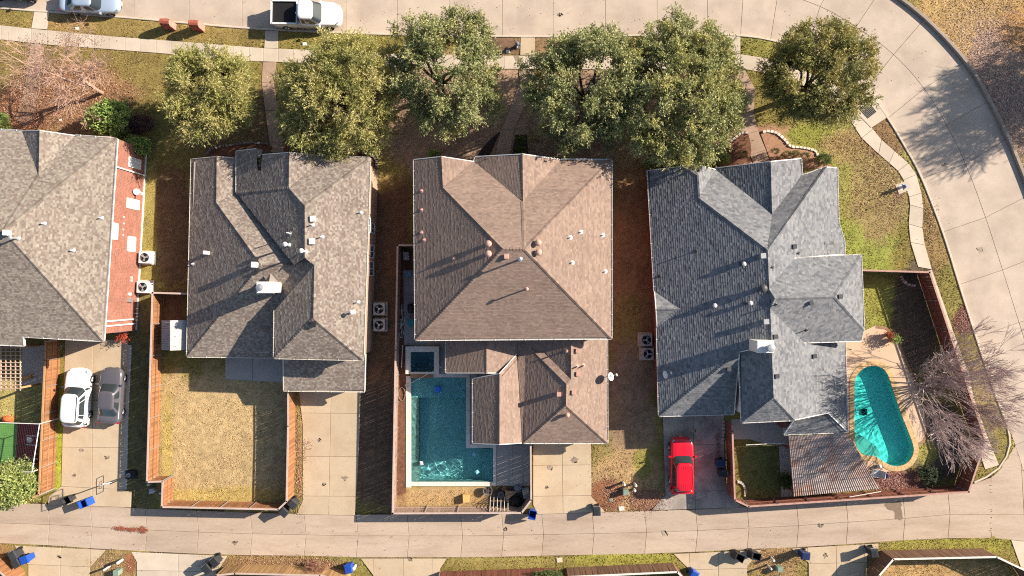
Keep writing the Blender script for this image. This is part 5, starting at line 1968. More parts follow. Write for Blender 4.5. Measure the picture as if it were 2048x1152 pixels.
BINS = {}
M_BIN_NAVY = pmat('bin_navy_plastic', (0.02, 0.03, 0.085), 0.4, 0.15, 6, 30, 0.1)
for kind, (m, lm) in {'black': (M_BIN, M_BIN), 'blue': (M_BIN_BLUE, M_BIN_BLUE), 'navy': (M_BIN_NAVY, M_BIN_NAVY)}.items():
    for op in (0, 1):
        BINS[kind, op] = make_bin(m, lm, op)
BIN_LIST = [
    (133, 1001, 'black', 1, 30, 'black wheeled bin with its lid open beside an open blue one'),
    (166, 1008, 'blue', 1, -160, 'blue wheeled bin with its lid open beside an open black one'),
    (27, 1111, 'black', 0, -60, 'black wheeled bin nearest the corner fence at the bottom edge'),
    (33, 1126, 'black', 0, -60, 'black wheeled bin between the orange corner fence and a blue bin'),
    (50, 1119, 'blue', 0, 20, 'blue wheeled bin beside two black ones on the bottom corner driveway'),
    (430, 1124, 'black', 0, -50, 'black wheeled bin at the bottom driveway edge, nearer the alley of two'),
    (414, 1138, 'black', 0, -50, 'black wheeled bin at the bottom driveway edge, farther from the alley'),
    (586, 1008, 'black', 0, -42, 'black wheeled bin at the cedar fence corner, upper of the pair'),
    (568, 1024, 'black', 0, -42, 'black wheeled bin at the cedar fence corner, lower of the pair'),
    (1065, 1029, 'blue', 1, 80, 'open blue wheeled bin at the weathered fence corner by the alley'),
    (1193, 1022, 'black', 0, -88, 'lone black wheeled bin at the mouth of the garage driveway'),
    (1441, 927, 'navy', 0, 180, 'dark navy wheeled bin against the dark red fence near the red car'),
    (1445, 946, 'black', 0, 180, 'black wheeled bin against the dark red fence near the red car'),
    (1480, 1116, 'black', 1, -25, 'open black wheeled bin farther from the grass island'),
    (1513, 1113, 'black', 1, -12, 'open black wheeled bin at the edge of the grass island'),
    (1610, 1111, 'navy', 0, 175, 'dark navy wheeled bin on the driveway beside the grass island'),
    (1747, 1106, 'black', 0, -85, 'charcoal wheeled bin at the corner of the dark brown fence'),
    (697, 1137, 'blue', 0, 100, 'blue wheeled bin beside the leafless reddish bush'),
    (1388, 1149, 'blue', 0, 60, 'blue wheeled bin cut by the bottom edge at the dark brown fence'),
]
for x, y, kind, op, deg, lb in BIN_LIST:
    p = W(x, y, 1.0)
    r = empty('wheeled_bin', (p.x, p.y, Z_WALK), lb, 'bin', 'wheeled bins along the alley', math.radians(deg))
    for nm, me in BINS[kind, op]:
        link(nm, me, r)


# ================================================================== AIR CONDITIONERS, DISHES, HOOP, MAILBOXES, HYDRANTS
def ac_unit(px, py, label, deg=0, body=None, s=.92):
    p = W(px, py, .85)
    r = empty('air_conditioner', (p.x, p.y, 0), label, 'air conditioner', 'air conditioners beside the houses', math.radians(deg))
    MB().box((0, 0, .10), (s + .25, s + .25, .16)).build('pad', M_WALK, r, local=True)
    h = s / 2
    mb = MB()
    mb.box((0, 0, .50), (s, s, .66))
    m = body or pmat('ac_grey', (.45, .45, .44), .5, .06)
    o = mb.build('housing', m, r, local=True)
    # top frame ring and fan guard
    mb = MB()
    n = 24
    rr = h * .80
    sq = [(h * 1.02, -h * 1.02), (h * 1.02, h * 1.02), (-h * 1.02, h * 1.02), (-h * 1.02, -h * 1.02)]
    vs, fs = [], []
    for i in range(n):
        a = 2 * math.pi * i / n
        c, s_ = math.cos(a), math.sin(a)
        k = h * 1.02 / max(abs(c), abs(s_))
        vs += [(c * rr, s_ * rr, .86), (c * k, s_ * k, .86), (c * k, s_ * k, .80), (c * rr, s_ * rr, .80)]
    for i in range(n):
        j = (i + 1) % n
        fs += [(i * 4, i * 4 + 1, j * 4 + 1, j * 4), (i * 4 + 1, i * 4 + 2, j * 4 + 2, j * 4 + 1), (i * 4 + 3, i * 4, j * 4, j * 4 + 3)]
    mb.add(vs, fs)
    mb.build('top_panel', m, r, local=True)
    MB().lathe([(rr, .832), (.001, .834)], 24).build('fan_well', M_BLACK, r, local=True)
    for k in range(3):
        a = k * 2.094 + px
        mb = MB()
        c, s_ = math.cos(a), math.sin(a)
        c2, s2 = math.cos(a + .75), math.sin(a + .75)
        mb.add([(c * .07, s_ * .07, .842), (c * rr * .9, s_ * rr * .9, .838), (c2 * rr * .9, s2 * rr * .9, .855), (c2 * .07, s2 * .07, .85)], [(0, 1, 2, 3)])
        mb.build('fan_blade', pmat('fan_grey', (.34, .35, .37), .5), r, local=True)
    MB().lathe([(.09, .83), (.09, .875), (.02, .885)], 12).build('fan_hub', M_METAL, r, local=True)
    mb = MB()
    for q in (.35, .6, .85, 1.0):
        for i in range(20):
            a, b = 2 * math.pi * i / 20, 2 * math.pi * (i + 1) / 20
            mb.tube((math.cos(a) * rr * q, math.sin(a) * rr * q, .875), (math.cos(b) * rr * q, math.sin(b) * rr * q, .875), .006, n=3, cap=False)
    mb.build('fan_guard', M_DARK, r, local=True)['kind'] = 'stuff'
    return r


ac_unit(289, 515, 'white air conditioner beside the red brick wall, nearer the street of two', -2, M_WHITE)
ac_unit(285, 574, 'white air conditioner beside the red brick wall, nearer the cedar fence', -2, M_WHITE)
ac_unit(758, 618, 'grey air conditioner behind the chimney house, nearer the street of two', 0)
ac_unit(758, 650, 'grey air conditioner behind the chimney house, nearer the alley', 0)
ac_unit(1293, 680, 'beige air conditioner beside the slate house, nearer the street of two', 0, pmat('ac_beige', (.44, .38, .31), .5, .06))
ac_unit(1296, 708, 'beige air conditioner beside the slate house, nearer the alley', 0, MATS['ac_beige'])


def dish(p, label, r=.42, yaw=-60, sq=1.0):
    root = empty('satellite_dish', p, label, 'satellite dish', rz=math.radians(yaw))
    MB().tube((0, 0, -.25), (0, 0, .35), .025, n=6).build('mast', M_METAL, root, local=True)
    # bowl facing +x, tilted up
    mb = MB()
    tilt = math.radians(42)
    ax = Vector((math.cos(tilt), 0, math.sin(tilt)))
    u = Vector((0, 1, 0))
    v = ax.cross(u)
    c = Vector((.05, 0, .5))
    vs = [c - ax * .10]
    n = 20
    for k, q in enumerate((.4, .75, 1.0)):
        for i in range(n):
            a = 2 * math.pi * i / n
            vs.append(c - ax * .10 * (1 - q * q) + (u * math.cos(a) * .92 + v * math.sin(a)) * r * q)
    fs = [(0, 1 + i, 1 + (i + 1) % n) for i in range(n)]
    for k in range(2):
        for i in range(n):
            j = (i + 1) % n
            fs.append((1 + k * n + i, 1 + (k + 1) * n + i, 1 + (k + 1) * n + j, 1 + k * n + j))
    mb.add(vs, fs)
    mb.build('reflector', M_WHITE, root, smooth=True, local=True)
    f = c + ax * .42 - v * .25
    MB().tube(c - v * r * .9, f, .018, n=5).build('feed_arm', M_METAL, root, local=True)
    MB().box(f, (.10, .22, .10)).build('receiver', M_WHITE, root, local=True)
    return root


dish(W(1219, 752, 2.45), 'white satellite dish on the eave of the brown garage wing', .36, 20)
pr_, _n = h4.on_roof(1326, 748)
dish(pr_ + Vector((0, 0, .1)), 'cream satellite dish on the slate grey roof', .34, 20)
p_, z_ = on_wall(282, 387)
dish(Vector((p_.x + .25, p_.y, max(1.2, z_))), 'small round dish on the red brick wall', .28, -20)

# basketball hoop
hb = W(262, 948, 0)
bh = empty('basketball_hoop', hb, 'portable basketball hoop with clear framed backboard over the driveway', 'basketball hoop', rz=math.radians(180))
MB().box((-.1, 0, .17), (1.0, .75, .18), 0, taper=.85).box((-.1, 0, .3), (.6, .5, .1), 0, taper=.7).build('base', M_DARK, bh, local=True)
MB().lathe([(.17, .34), (.17, .40), (.05, .42)], 14, (0, 0, 0)).build('base_cap', M_METAL, bh, local=True)
MB().tube((-.05, 0, .25), (.05, 0, 2.9), .05, n=8).build('pole', M_DARK, bh, local=True)
MB().tube((.05, 0, 2.85), (.62, 0, 3.35), .03, n=6).tube((.03, 0, 2.3), (.62, 0, 2.95), .03, n=6).build('arm', M_METAL, bh, local=True)
mb = MB()
cs = [(.66, -.62, 2.75), (.66, .62, 2.75), (.66, .62, 3.65), (.66, -.62, 3.65)]
for a, b in zip(cs, cs[1:] + cs[:1]):
    mb.tube(a, b, .028, n=5)
cs = [(.66, -.26, 2.95), (.66, .26, 2.95), (.66, .26, 3.3), (.66, -.26, 3.3)]
for a, b in zip(cs, cs[1:] + cs[:1]):
    mb.tube(a, b, .02, n=5)
bb = mb.build('backboard', M_DARK, bh, local=True)
rm = MB()
for i in range(18):
    a, b = 2 * math.pi * i / 18, 2 * math.pi * (i + 1) / 18
    rm.tube((.93 + .23 * math.cos(a), .23 * math.sin(a), 3.0), (.93 + .23 * math.cos(b), .23 * math.sin(b), 3.0), .012, n=5)
rm.build('rim', pmat('hoop_orange', (.5, .12, .02), .5), bh, local=True)
nt = MB()
for i in range(12):
    a = 2 * math.pi * i / 12
    nt.tube((.93 + .23 * math.cos(a), .23 * math.sin(a), 3.0), (.93 + .14 * math.cos(a + .4), .14 * math.sin(a + .4), 2.6), .006, n=3)
nt.build('net', M_WHITE, bh, local=True)


# brick mailbox pillars
for (x, y, lb) in ((329, 43, 'red brick mailbox pillar on the verge, farther from the pickup'), (387, 46, 'red brick mailbox pillar on the verge, nearer the pickup')):
    p = W(x, y, 1.25)
    r = empty('mailbox_pillar', (p.x, p.y, 0), lb, 'mailbox', 'brick mailboxes on the verge', math.radians(-5))
    mb = MB()
    w, dpt = .26, .40
    rings = []
    for z, sx in ((0, 1), (1.05, 1), (1.18, .92), (1.28, .7), (1.33, .35)):
        rings.append([(-dpt, -w * sx, z), (dpt, -w * sx, z), (dpt, w * sx, z), (-dpt, w * sx, z)])
    for row in range(15):
        z0, z1 = row * .075 + .003, row * .075 + .070
        for k in range(3):
            for s in (-1, 1):
                x0 = -dpt + k * (2 * dpt / 3) + (.06 if row % 2 else 0)
                x1 = min(dpt, x0 + 2 * dpt / 3 - .012)
                if x1 - x0 > .05:
                    b = MB().box(((x0 + x1) / 2, s * (w + .006), (z0 + z1) / 2), (x1 - x0, .03, z1 - z0))
                    b.build('brick', M_BRICKP if 'M_BRICKP' in globals() else pmat('single_brick', (.36, .10, .065), .85, .2, 6, 30, .2, objvar=.25), r, local=True)
    loft(mb, rings)
    mb.build('pillar', pmat('mortar', (.34, .22, .18), .9), r, local=True)
    for k in range(9):
        x0 = -dpt + k * (2 * dpt / 9)
        for q, (ya, za, yb, zb_) in enumerate(((-w, 1.07, -w * .72, 1.27), (-w * .68, 1.29, 0, 1.345), (0, 1.345, w * .68, 1.29), (w * .72, 1.27, w, 1.07))):
            b = MB().add([(x0 + .006, ya, za), (x0 + 2 * dpt / 9 - .006, ya, za), (x0 + 2 * dpt / 9 - .006, yb, zb_), (x0 + .006, yb, zb_)], [(0, 1, 2, 3)])
            for i_, vv in enumerate(b.v):
                b.v[i_] = (vv[0], vv[1] * 1.06, vv[2] + .02)
            b.build('brick', pmat('single_brick', (.36, .10, .065), .85, .2, 6, 30, .2, objvar=.25), r, local=True)
    MB().box((0, w + .03, .95), (.30, .05, .26)).build('letter_door', M_DARK, r, local=True)


def hydrant(px, py, label, body, bonnet, s=1.0, deg=0):
    p = W(px, py, .5)
    r = empty('fire_hydrant', (p.x, p.y, .08), label, 'hydrant', rz=math.radians(deg))
    MB().lathe([(.17 * s, 0), (.17 * s, .05), (.11 * s, .07), (.105 * s, .5 * s), (.15 * s, .52 * s), (.15 * s, .56 * s)], 14).build('barrel', body, r, smooth=False, local=True)
    MB().lathe([(.145 * s, .56 * s), (.13 * s, .64 * s), (.08 * s, .71 * s), (.03 * s, .73 * s), (.03 * s, .78 * s)], 14).build('bonnet', bonnet, r, local=True)
    for a, l_, q in ((0, .24, .075), (1.57, .21, .055), (-1.57, .21, .055)):
        MB().tube((0, 0, .38 * s), (math.cos(a) * l_ * s, math.sin(a) * l_ * s, .38 * s), q * s, n=10).build('nozzle', bonnet, r, local=True)


hydrant(1034, 90, 'dark grey hydrant on bare earth beside the front walk', pmat('hydrant_grey', (.10, .10, .11), .4), pmat('hydrant_cap_grey', (.13, .14, .17), .35), 1.25)
hydrant(1806, 374, 'white and blue hydrant with rusty cap on a concrete pad', M_WHITE, pmat('hydrant_blue', (.12, .22, .45), .4), 1.15, 20)


# utility pedestals and lids
def pedestal(px, py, label, w, h, mat, round_=False):
    p = W(px, py, h)
    r = empty('utility_pedestal', (p.x, p.y, 0), label, 'utility box', 'utility pedestals along the alley')
    if round_:
        MB().lathe([(w, 0), (w, h * .75), (w * 1.15, h * .77), (w * 1.1, h * .97), (w * .6, h)], 12).build('cover', mat, r, local=True)
        MB().lathe([(w * 1.3, 0), (w * 1.3, .1), (w, .12)], 12).build('base', M_DARK, r, local=True)
    else:
        MB().box((0, 0, h * .45), (w, w * .9, h * .9), 0, taper=.96).build('cabinet', mat, r, local=True)
        MB().box((0, 0, h * .93), (w * 1.08, w, h * .1), 0, taper=.9).build('lid', mat, r, local=True)


M_UGREEN = pmat('utility_green', (.20, .27, .21), .5, .08)
M_UBEIGE = pmat('utility_beige', (.58, .55, .48), .5, .08)
pedestal(1252, 986, 'grey-green utility cabinet on the dry grass beside the red car driveway', .42, .7, M_UGREEN)
pedestal(1249, 970, 'pale utility post on the dry grass, nearest the green cabinet', .10, .85, M_UBEIGE, True)
pedestal(1272, 972, 'pale utility post on the dry grass, upper one toward the red car', .10, .9, M_UBEIGE, True)
pedestal(1270, 982, 'pale utility post on the dry grass, lower one toward the red car', .10, .7, M_UBEIGE, True)
pedestal(234, 1127, 'tall cream utility post on the bottom grass island', .11, .9, M_UBEIGE, True)
pedestal(207, 1141, 'slim cream utility post on the bottom grass island', .08, 1.0, M_UBEIGE, True)
pedestal(231, 1147, 'green utility cabinet on the bottom grass island', .45, .7, M_UGREEN)
pedestal(1548, 1122, 'white utility post on the grass island between open bins', .10, .8, M_UBEIGE, True)
pedestal(1543, 1139, 'slim white utility post on the grass island, lower one', .08, 1.0, M_UBEIGE, True)
pedestal(1561, 1140, 'green utility cabinet on the grass island between open bins', .42, .7, M_UGREEN)
pedestal(707, 1138, 'cream utility post beside the blue bin', .13, .8, M_UBEIGE, True)
pedestal(302, 983, 'grey meter cabinet in the notch of the cedar fence', .40, .6, pmat('meter_grey', (.36, .38, .42), .5))
pedestal(296, 970, 'white meter post in the notch of the cedar fence', .10, .8, M_UBEIGE, True)
pedestal(320, 987, 'short white meter post in the notch of the cedar fence', .10, .5, M_UBEIGE, True)
for x, y, w, lb, m in ((1222, 1000, .3, 'small green valve lid in the red earth by the driveway', M_UGREEN), (1243, 1017, .5, 'square tan meter lid at the alley edge', M_UBEIGE), (1119, 1120, .5, 'square grey meter lid in the green verge', M_WALK),
                       (1016, 103, .35, 'small white meter lid in bare earth near the hydrant', M_WHITE), (154, 57, .3, 'white paper scrap on the verge by the silver sedan', M_WHITE), (609, 88, .35, 'white lid on the verge beside the pickup', M_WHITE), (121, 240, .2, 'white stone among twigs under the leafless tree', M_WHITE)):
    p = W(x, y, .1)
    o = empty('meter_lid', (p.x, p.y, .06), lb, 'lid')
    MB().box((0, 0, .03), (w, w * .8, .06), .1, taper=.96).build('frame', m, o, local=True)
    MB().box((0, 0, .065), (w * .8, w * .6, .02), .1).build('cover', m, o, local=True)
# ================================================================== TREES AND PLANTS
def unit(v):
    return v / np.maximum(1e-9, np.linalg.norm(v, axis=-1, keepdims=True))


def leaf_quads(P, D, l, w, cols, rng):
    """Rhombic leaves at P pointing along D (n,3); l, w arrays."""
    n = len(P)
    r = unit(rng.normal(size=(n, 3)) + np.array([0, 0, .7]))
    S = unit(np.cross(D, r))
    l, w = l[:, None], w[:, None]
    a, b, c, d = P, P + D * l * .45 + S * w * .5, P + D * l, P + D * l * .45 - S * w * .5
    V = np.stack([a, b, c, d], 1).reshape(-1, 3)
    F = np.arange(4 * n).reshape(n, 4)
    return V, F, np.repeat(cols, 4, 0)


def foliage(C, R, HZ, nclump, ntwig, nleaf, leaf, pal, seed, zmin=-.45, lump=.28, tw=.55, clear=None, inner=.45):
    """Leaf cloud: clumps on a lumpy ellipsoid -> twigs -> leaves. Returns V, F, colours, clump centres."""
    rng = np.random.default_rng(seed)
    d = unit(rng.normal(size=(nclump * 3, 3)))
    d = d[d[:, 2] > zmin][:nclump]
    n = len(d)
    ph = rng.random((7, 3)) * 2 - 1
    ph = unit(ph)
    lob = np.max(d @ ph.T, 1)
    rad = (1 - lump) + lump * (lob - .2) / .8 + rng.normal(0, .05, n)
    q = rng.random(n)
    depth = inner + (1 - inner) * q ** .55
    cc = C + d * np.array([R, R, HZ]) * (rad * depth)[:, None]
    # twigs
    nt = n * ntwig
    ci = np.repeat(np.arange(n), ntwig)
    out = d[ci] * np.array([1, 1, .6])
    td = unit(out * .8 + rng.normal(0, .75, (nt, 3)) + np.array([0, 0, .1]))
    tl = tw * rng.uniform(.55, 1.25, nt)
    t0 = cc[ci] + rng.normal(0, .16, (nt, 3))
    # leaves
    nl = nt * nleaf
    ti = np.repeat(np.arange(nt), nleaf)
    s = rng.random(nl)
    P = t0[ti] + td[ti] * (tl[ti] * s)[:, None] + np.array([0, 0, -1]) * (s ** 2 * tl[ti] * .18)[:, None] + rng.normal(0, .03, (nl, 3))
    D = unit(td[ti] * leaf[2] + rng.normal(0, 1, (nl, 3)))
    pal = np.array(pal)
    base = pal[rng.integers(0, len(pal), n)][ci][ti] * .6 + pal[rng.integers(0, len(pal), nl)] * .4
    cols = base * rng.uniform(.75, 1.25, (nl, 1))
    V, F, cv = leaf_quads(P, D, leaf[0] * rng.uniform(.7, 1.3, nl), leaf[1] * rng.uniform(.7, 1.3, nl), cols, rng)
    tips = np.concatenate([t0, t0 + td * tl[:, None]], 1)
    return V, F, cv, cc, tips


def limb_path(mb, a, b, r0, r1, rng, n=4, wob=.25, sides=6):
    pts = [np.array(a, float)]
    for k in range(1, n + 1):
        t = k / n
        p = np.array(a) * (1 - t) + np.array(b) * t
        p[2] += .35 * math.sin(math.pi * t) * np.linalg.norm(np.array(b) - a) * .25
        if k < n:
            p = p + rng.normal(0, wob, 3)
        pts.append(p)
    for i in range(n):
        ra, rb = r0 + (r1 - r0) * i / n, r0 + (r1 - r0) * (i + 1) / n
        mb.tube(pts[i], pts[i + 1], ra, rb, sides, cap=False)
    return pts


def oak(label, cx, cy, zc, rpx, pal, seed, leaf=(.15, .075, .7), nclump=340, ntwig=10, nleaf=12, lump=.30, tw=.6, flat=.62, group='evergreen street trees', sx=1.0):
    C = np.array(W(cx, cy, zc))
    R = rpx * (CAM_H - zc) / FPX
    rng = np.random.default_rng(seed)
    root = empty('live_oak', (C[0], C[1], 0.0), label, 'tree', group)
    V, F, cv, cc, tips = foliage(C, R, R * flat, nclump, ntwig, nleaf, leaf, pal, seed, lump=lump, tw=tw)
    o = link('crown', np_mesh('crown', V - np.array([C[0], C[1], 0]), F, M_FOLIAGE, cv), root)
    mb = MB()
    fork = np.array([C[0] + rng.normal(0, .1), C[1] + rng.normal(0, .1), zc - R * flat * .75])
    mb.tube((C[0], C[1], 0), tuple(fork), .24, .19, 10, cap=False)
    mb.lathe([(.34, 0), (.27, .15), (.24, .4)], 10, (C[0], C[1], 0))
    tr = mb.build('trunk', M_BARK, root)
    lb = MB()
    nl = 9
    ends = []
    for k in range(nl):
        a = 2 * math.pi * k / nl + rng.uniform(-.25, .25)
        e = C + np.array([math.cos(a) * R * .55, math.sin(a) * R * .55, R * flat * rng.uniform(-.1, .5)])
        ends.append(limb_path(lb, fork, e, .13, .05, rng))
    ends.append(limb_path(lb, fork, C + np.array([0, 0, R * flat * .6]), .14, .05, rng))
    nodes = np.array([p for e in ends for p in e[1:]])
    for c in cc:
        j = np.argmin(((nodes - c) ** 2).sum(1))
        limb_path(lb, nodes[j], c, .035, .012, rng, 2, .08, 3)
    lb.build('limb', M_BARK, tr)['kind'] = 'stuff'
    return root


OLIVE = [(0.390, 0.370, 0.118), (0.476, 0.428, 0.152), (0.289, 0.297, 0.090), (0.549, 0.478, 0.207), (0.202, 0.217, 0.069)]
GREYG = [(0.314, 0.329, 0.143), (0.414, 0.416, 0.200), (0.230, 0.259, 0.098), (0.429, 0.408, 0.171), (0.162, 0.188, 0.071)]
DEEP = [(0.290, 0.284, 0.089), (0.386, 0.330, 0.111), (0.201, 0.212, 0.071), (0.435, 0.370, 0.127), (0.137, 0.149, 0.053)]
oak('yellow-green tree with feathery sprays on the lawn beside the front walk', 413, 187, 4.2, 88, OLIVE, 31, (.19, .05, 1.6), 160, 30, 16, .34, .8)
oak('wide yellow-green feathery tree below the white pickup truck', 666, 188, 4.6, 130, OLIVE, 32, (.20, .05, 1.6), 240, 30, 16, .38, .85)
oak('grey-green tree reaching over the street kerb above the brown house', 876, 148, 4.8, 132, GREYG, 33, (.16, .08, .7), 230, 24, 14, .44, .75)
oak('grey-green tree beside the front walk of the brown house', 1176, 176, 4.8, 136, GREYG, 34, (.17, .085, .7), 240, 24, 14, .46, .75)
oak('broad olive-green tree in front of the slate grey house', 1374, 180, 5.0, 152, GREYG[:3] + OLIVE[:2], 35, (.17, .08, .8), 380, 24, 14, .42, .75)
oak('dark green tree at the bend of the street', 1634, 162, 4.7, 116, DEEP, 36, (.18, .07, 1.0), 230, 24, 14, .34, .75)


def bare_tree(label, px, py, h, spread, seed, mat=M_BARK_PALE, name='leafless_tree', group='leafless trees', levels=5, r0=.13, stems=1, lean=(0, 0), cat='tree', kids=(3, 4), zfork=.22, rmin=.006, up=.55, stemk=.55, wob=.16):
    rng = np.random.default_rng(seed)
    B = np.array(W(px, py, 0.0))
    root = empty(name, (B[0], B[1], 0), label, cat, group)
    tk, br = MB(), MB()
    L0 = h * .30

    def grow(p, d, L, r, lev):
        n = 3 if lev < 3 else 2
        pts = [p]
        for k in range(n):
            d = unit(d + rng.normal(0, wob, 3) + np.array([0, 0, .05]))
            pts.append(pts[-1] + d * L / n)
        r1 = max(rmin, r * .62)
        for i in range(n):
            ra, rb = r + (r1 - r) * i / n, r + (r1 - r) * (i + 1) / n
            (tk if lev == 0 else br).tube(pts[i], pts[i + 1], ra, rb, 7 if lev == 0 else (5 if lev < 3 else 3), cap=False)
        if lev >= levels:
            return
        for k in range(rng.integers(kids[0], kids[1] + 1)):
            t = rng.uniform(.45, 1.0) if k else 1.0
            q = pts[0] + (pts[-1] - pts[0]) * t if t < 1 else pts[-1]
            j = min(n - 1, int(t * n))
            q = pts[j] + (pts[j + 1] - pts[j]) * min(1, t * n - j)
            side = rng.normal(0, 1, 3)
            nd = unit(d * .9 + unit(side) * spread + np.array([0, 0, .12 * up]))
            grow(q, nd, L * rng.uniform(.62, .86), max(rmin, r * rng.uniform(.42, .62)), lev + 1)

    for s in range(stems):
        a = 2 * math.pi * s / max(1, stems) + rng.uniform(-.3, .3)
        k = .0 if stems == 1 else stemk
        d = unit(np.array([math.cos(a) * k * rng.uniform(.3, 1.5) + lean[0], math.sin(a) * k * rng.uniform(.3, 1.5) + lean[1], 1.0]))
        grow(B + np.array([math.cos(a), math.sin(a), 0]) * (.0 if stems == 1 else .12), d, L0, r0, 0)
    t = tk.build('trunk', mat, root)
    br.build('branch', mat, t)['kind'] = 'stuff'
    return root


M_PINKBARK = pmat('pinkish_bark', (0.44, 0.335, 0.315), 0.95, 0.25, 6, 30, 0.2)
bare_tree('leafless pale tree with reddish fallen leaves on the front lawn', 205, 186, 9.4, .88, 51, levels=6, r0=.17, lean=(-.10, .0), kids=(3, 4), rmin=.011)
bare_tree('leafless multi-stem bush tree spreading over the fence by the turquoise pool', 1848, 773, 8.8, .36, 52, M_PINKBARK, stems=17, levels=5, r0=.06, lean=(.10, .02), kids=(2, 4), rmin=.012, stemk=.95, wob=.09)
bare_tree('leafless tree whose branches shadow the bend of the street', 2262, 70, 11.5, .75, 53, M_BARK, levels=6, r0=.2, kids=(3, 5), rmin=.02)
bare_tree('leafless tree whose shadow crosses the outer kerb below the bend', 2330, 110, 11, .75, 54, M_BARK, levels=6, r0=.18, kids=(3, 5), rmin=.02)
bare_tree('leafless tree whose shadow touches the street near the pool fence', 2345, 500, 9.0, .75, 55, M_BARK, levels=5, r0=.16, kids=(3, 4), rmin=.014)
bare_tree('leafless reddish bush behind the bottom fence', 640, 1150, 2.4, .75, 56, pmat('red_twig', (.30, .15, .105), .95, .2, 5), 'leafless_bush', levels=5, r0=.03, stems=9, cat='bush', kids=(3, 4), rmin=.007)


def shrub(label, px, py, z, rx, ry, hz, pal, seed, n=70, leaf=(.10, .06, .5), name='shrub', cat='shrub', group=None, lump=.12, tw=.22):
    C = np.array(W(px, py, z))
    k = (CAM_H - z) / FPX
    root = empty(name, (C[0], C[1], 0), label, cat, group)
    V, F, cv, cc, tips = foliage(np.array([0., 0., z]), 1.0, 1.0, n, 10, 11, leaf, pal, seed, zmin=-.2, lump=lump, tw=tw, inner=.75)
    V = V - np.array([0, 0, z])
    V = V * np.array([rx * k * .8, ry * k * .8, hz]) + np.array([0, 0, z])
    link('foliage', np_mesh('foliage', V, F, M_FOLIAGE, cv), root)
    mb = MB()
    rng = np.random.default_rng(seed)
    for i in range(7):
        a = i * .9
        mb.tube((rng.normal(0, .05), rng.normal(0, .05), 0), (math.cos(a) * rx * k * .7, math.sin(a) * ry * k * .7, z + hz * .3), .02, .008, 4, cap=False)
    mb.build('stem', M_BARK, root)
    return root


BRIGHT = [(0.273, 0.399, 0.095), (0.357, 0.462, 0.126), (0.189, 0.294, 0.074), (0.462, 0.504, 0.189), (0.147, 0.231, 0.063)]
BOX = [(0.098, 0.143, 0.039), (0.130, 0.182, 0.052), (0.072, 0.104, 0.033), (0.169, 0.208, 0.065)]
shrub('bright green leafy shrub at the corner of the red brick house', 222, 240, 1.3, 40, 34, 1.3, BRIGHT, 61, 220, (.16, .09, .6), lump=.3, tw=.4)
shrub('bright green shrub against the red brick wall beside the front corner', 278, 292, 1.0, 24, 20, 1.0, BRIGHT, 62, 110, (.14, .08, .6), lump=.3, tw=.35)
shrub('dark purple-leaved shrub in the shade of the feathery tree', 285, 248, .8, 26, 22, .8, [(.10, .045, .06), (.07, .04, .04), (.12, .06, .05)], 63, 80, lump=.3, tw=.35)
shrub('small green shrub at the left edge above the roof', 6, 246, .9, 16, 20, .9, BRIGHT, 64, 80, lump=.3, tw=.3)
shrub('broad green bush spilling over the fence corner by the alley', 28, 966, 1.9, 48, 42, 1.5, [(.33, .38, .10), (.40, .45, .15), (.22, .28, .07), (.46, .48, .22), (.14, .19, .05)], 65, 340, (.11, .07, .4), lump=.28, tw=.4)
for k, (x, y, rx, ry, lb) in enumerate(((1041, 281, 12, 9, 'round clipped shrub in the dark bed, upper of two'), (1040, 299, 13, 9, 'round clipped shrub in the dark bed, lower of two, by the gable'))):
    shrub(lb, x, y, .5, rx, ry, .5, [(.10, .17, .025), (.13, .21, .035), (.08, .13, .02)], 70 + k, 120, (.06, .04, .4), 'clipped_shrub', 'shrub', 'round clipped shrubs', .04, .12)
for k, (x, y, rx, ry, lb) in enumerate((
        (1305, 329, 19, 14, 'leafy green shrub at the corner of the slate house, first in the row'), (1338, 321, 15, 16, 'leafy green shrub before the slate house, second in the row'),
        (1374, 316, 18, 14, 'leafy green shrub before the slate house, third in the row'), (1437, 317, 22, 13, 'low green shrub before the slate house, last in the row'),
        (1549, 303, 9, 7, 'small round shrub in the curved bed, nearest the street'), (1572, 310, 12, 8, 'small round shrub in the curved bed, second of three'), (1590, 308, 9, 8, 'small round shrub in the curved bed, third of three'),
        (1608, 313, 10, 9, 'small round shrub beside the white edging stones'), (1645, 320, 18, 13, 'round dark green shrub at the end of the white edging'), (1487, 309, 8, 8, 'small dark shrub in the red mulch bed'))):
    shrub(lb, x, y, .55, rx, ry, .6, BRIGHT if k < 4 else BOX, 80 + k, 130 if rx > 14 else 70, (.11, .065, .5) if k < 4 else (.07, .045, .4), 'garden_shrub', 'shrub', 'front garden shrubs', .2 if k < 4 else .08, .25 if k < 4 else .14)
shrub('small bright green shrub at the front corner of the brown house', 868, 308, .5, 14, 8, .5, BRIGHT, 95, 70, lump=.2)
shrub('palm-like plant beside the patio path by the corrugated cover', 1570, 960, .5, 12, 14, .6, BOX, 96, 50, (.3, .05, 2.0), 'garden_plant', 'plant', lump=.3, tw=.5)
shrub('dark shrub behind the bottom fence near the middle', 1095, 1150, 1.6, 30, 14, .6, BOX, 97, 90, lump=.3)
shrub('dim green undergrowth inside the dark red fence', 1858, 950, .4, 26, 22, .4, [(.05, .07, .03), (.04, .06, .025)], 98, 60, lump=.3)


# ================================================================== GARDEN EDGING, BEDS
def bed(name, px, mat, z=.105):
    poly = P2(px)
    HARD.append(poly)
    o = MB().prism(poly, 0, z).build(name, mat)
    o['kind'] = 'structure'


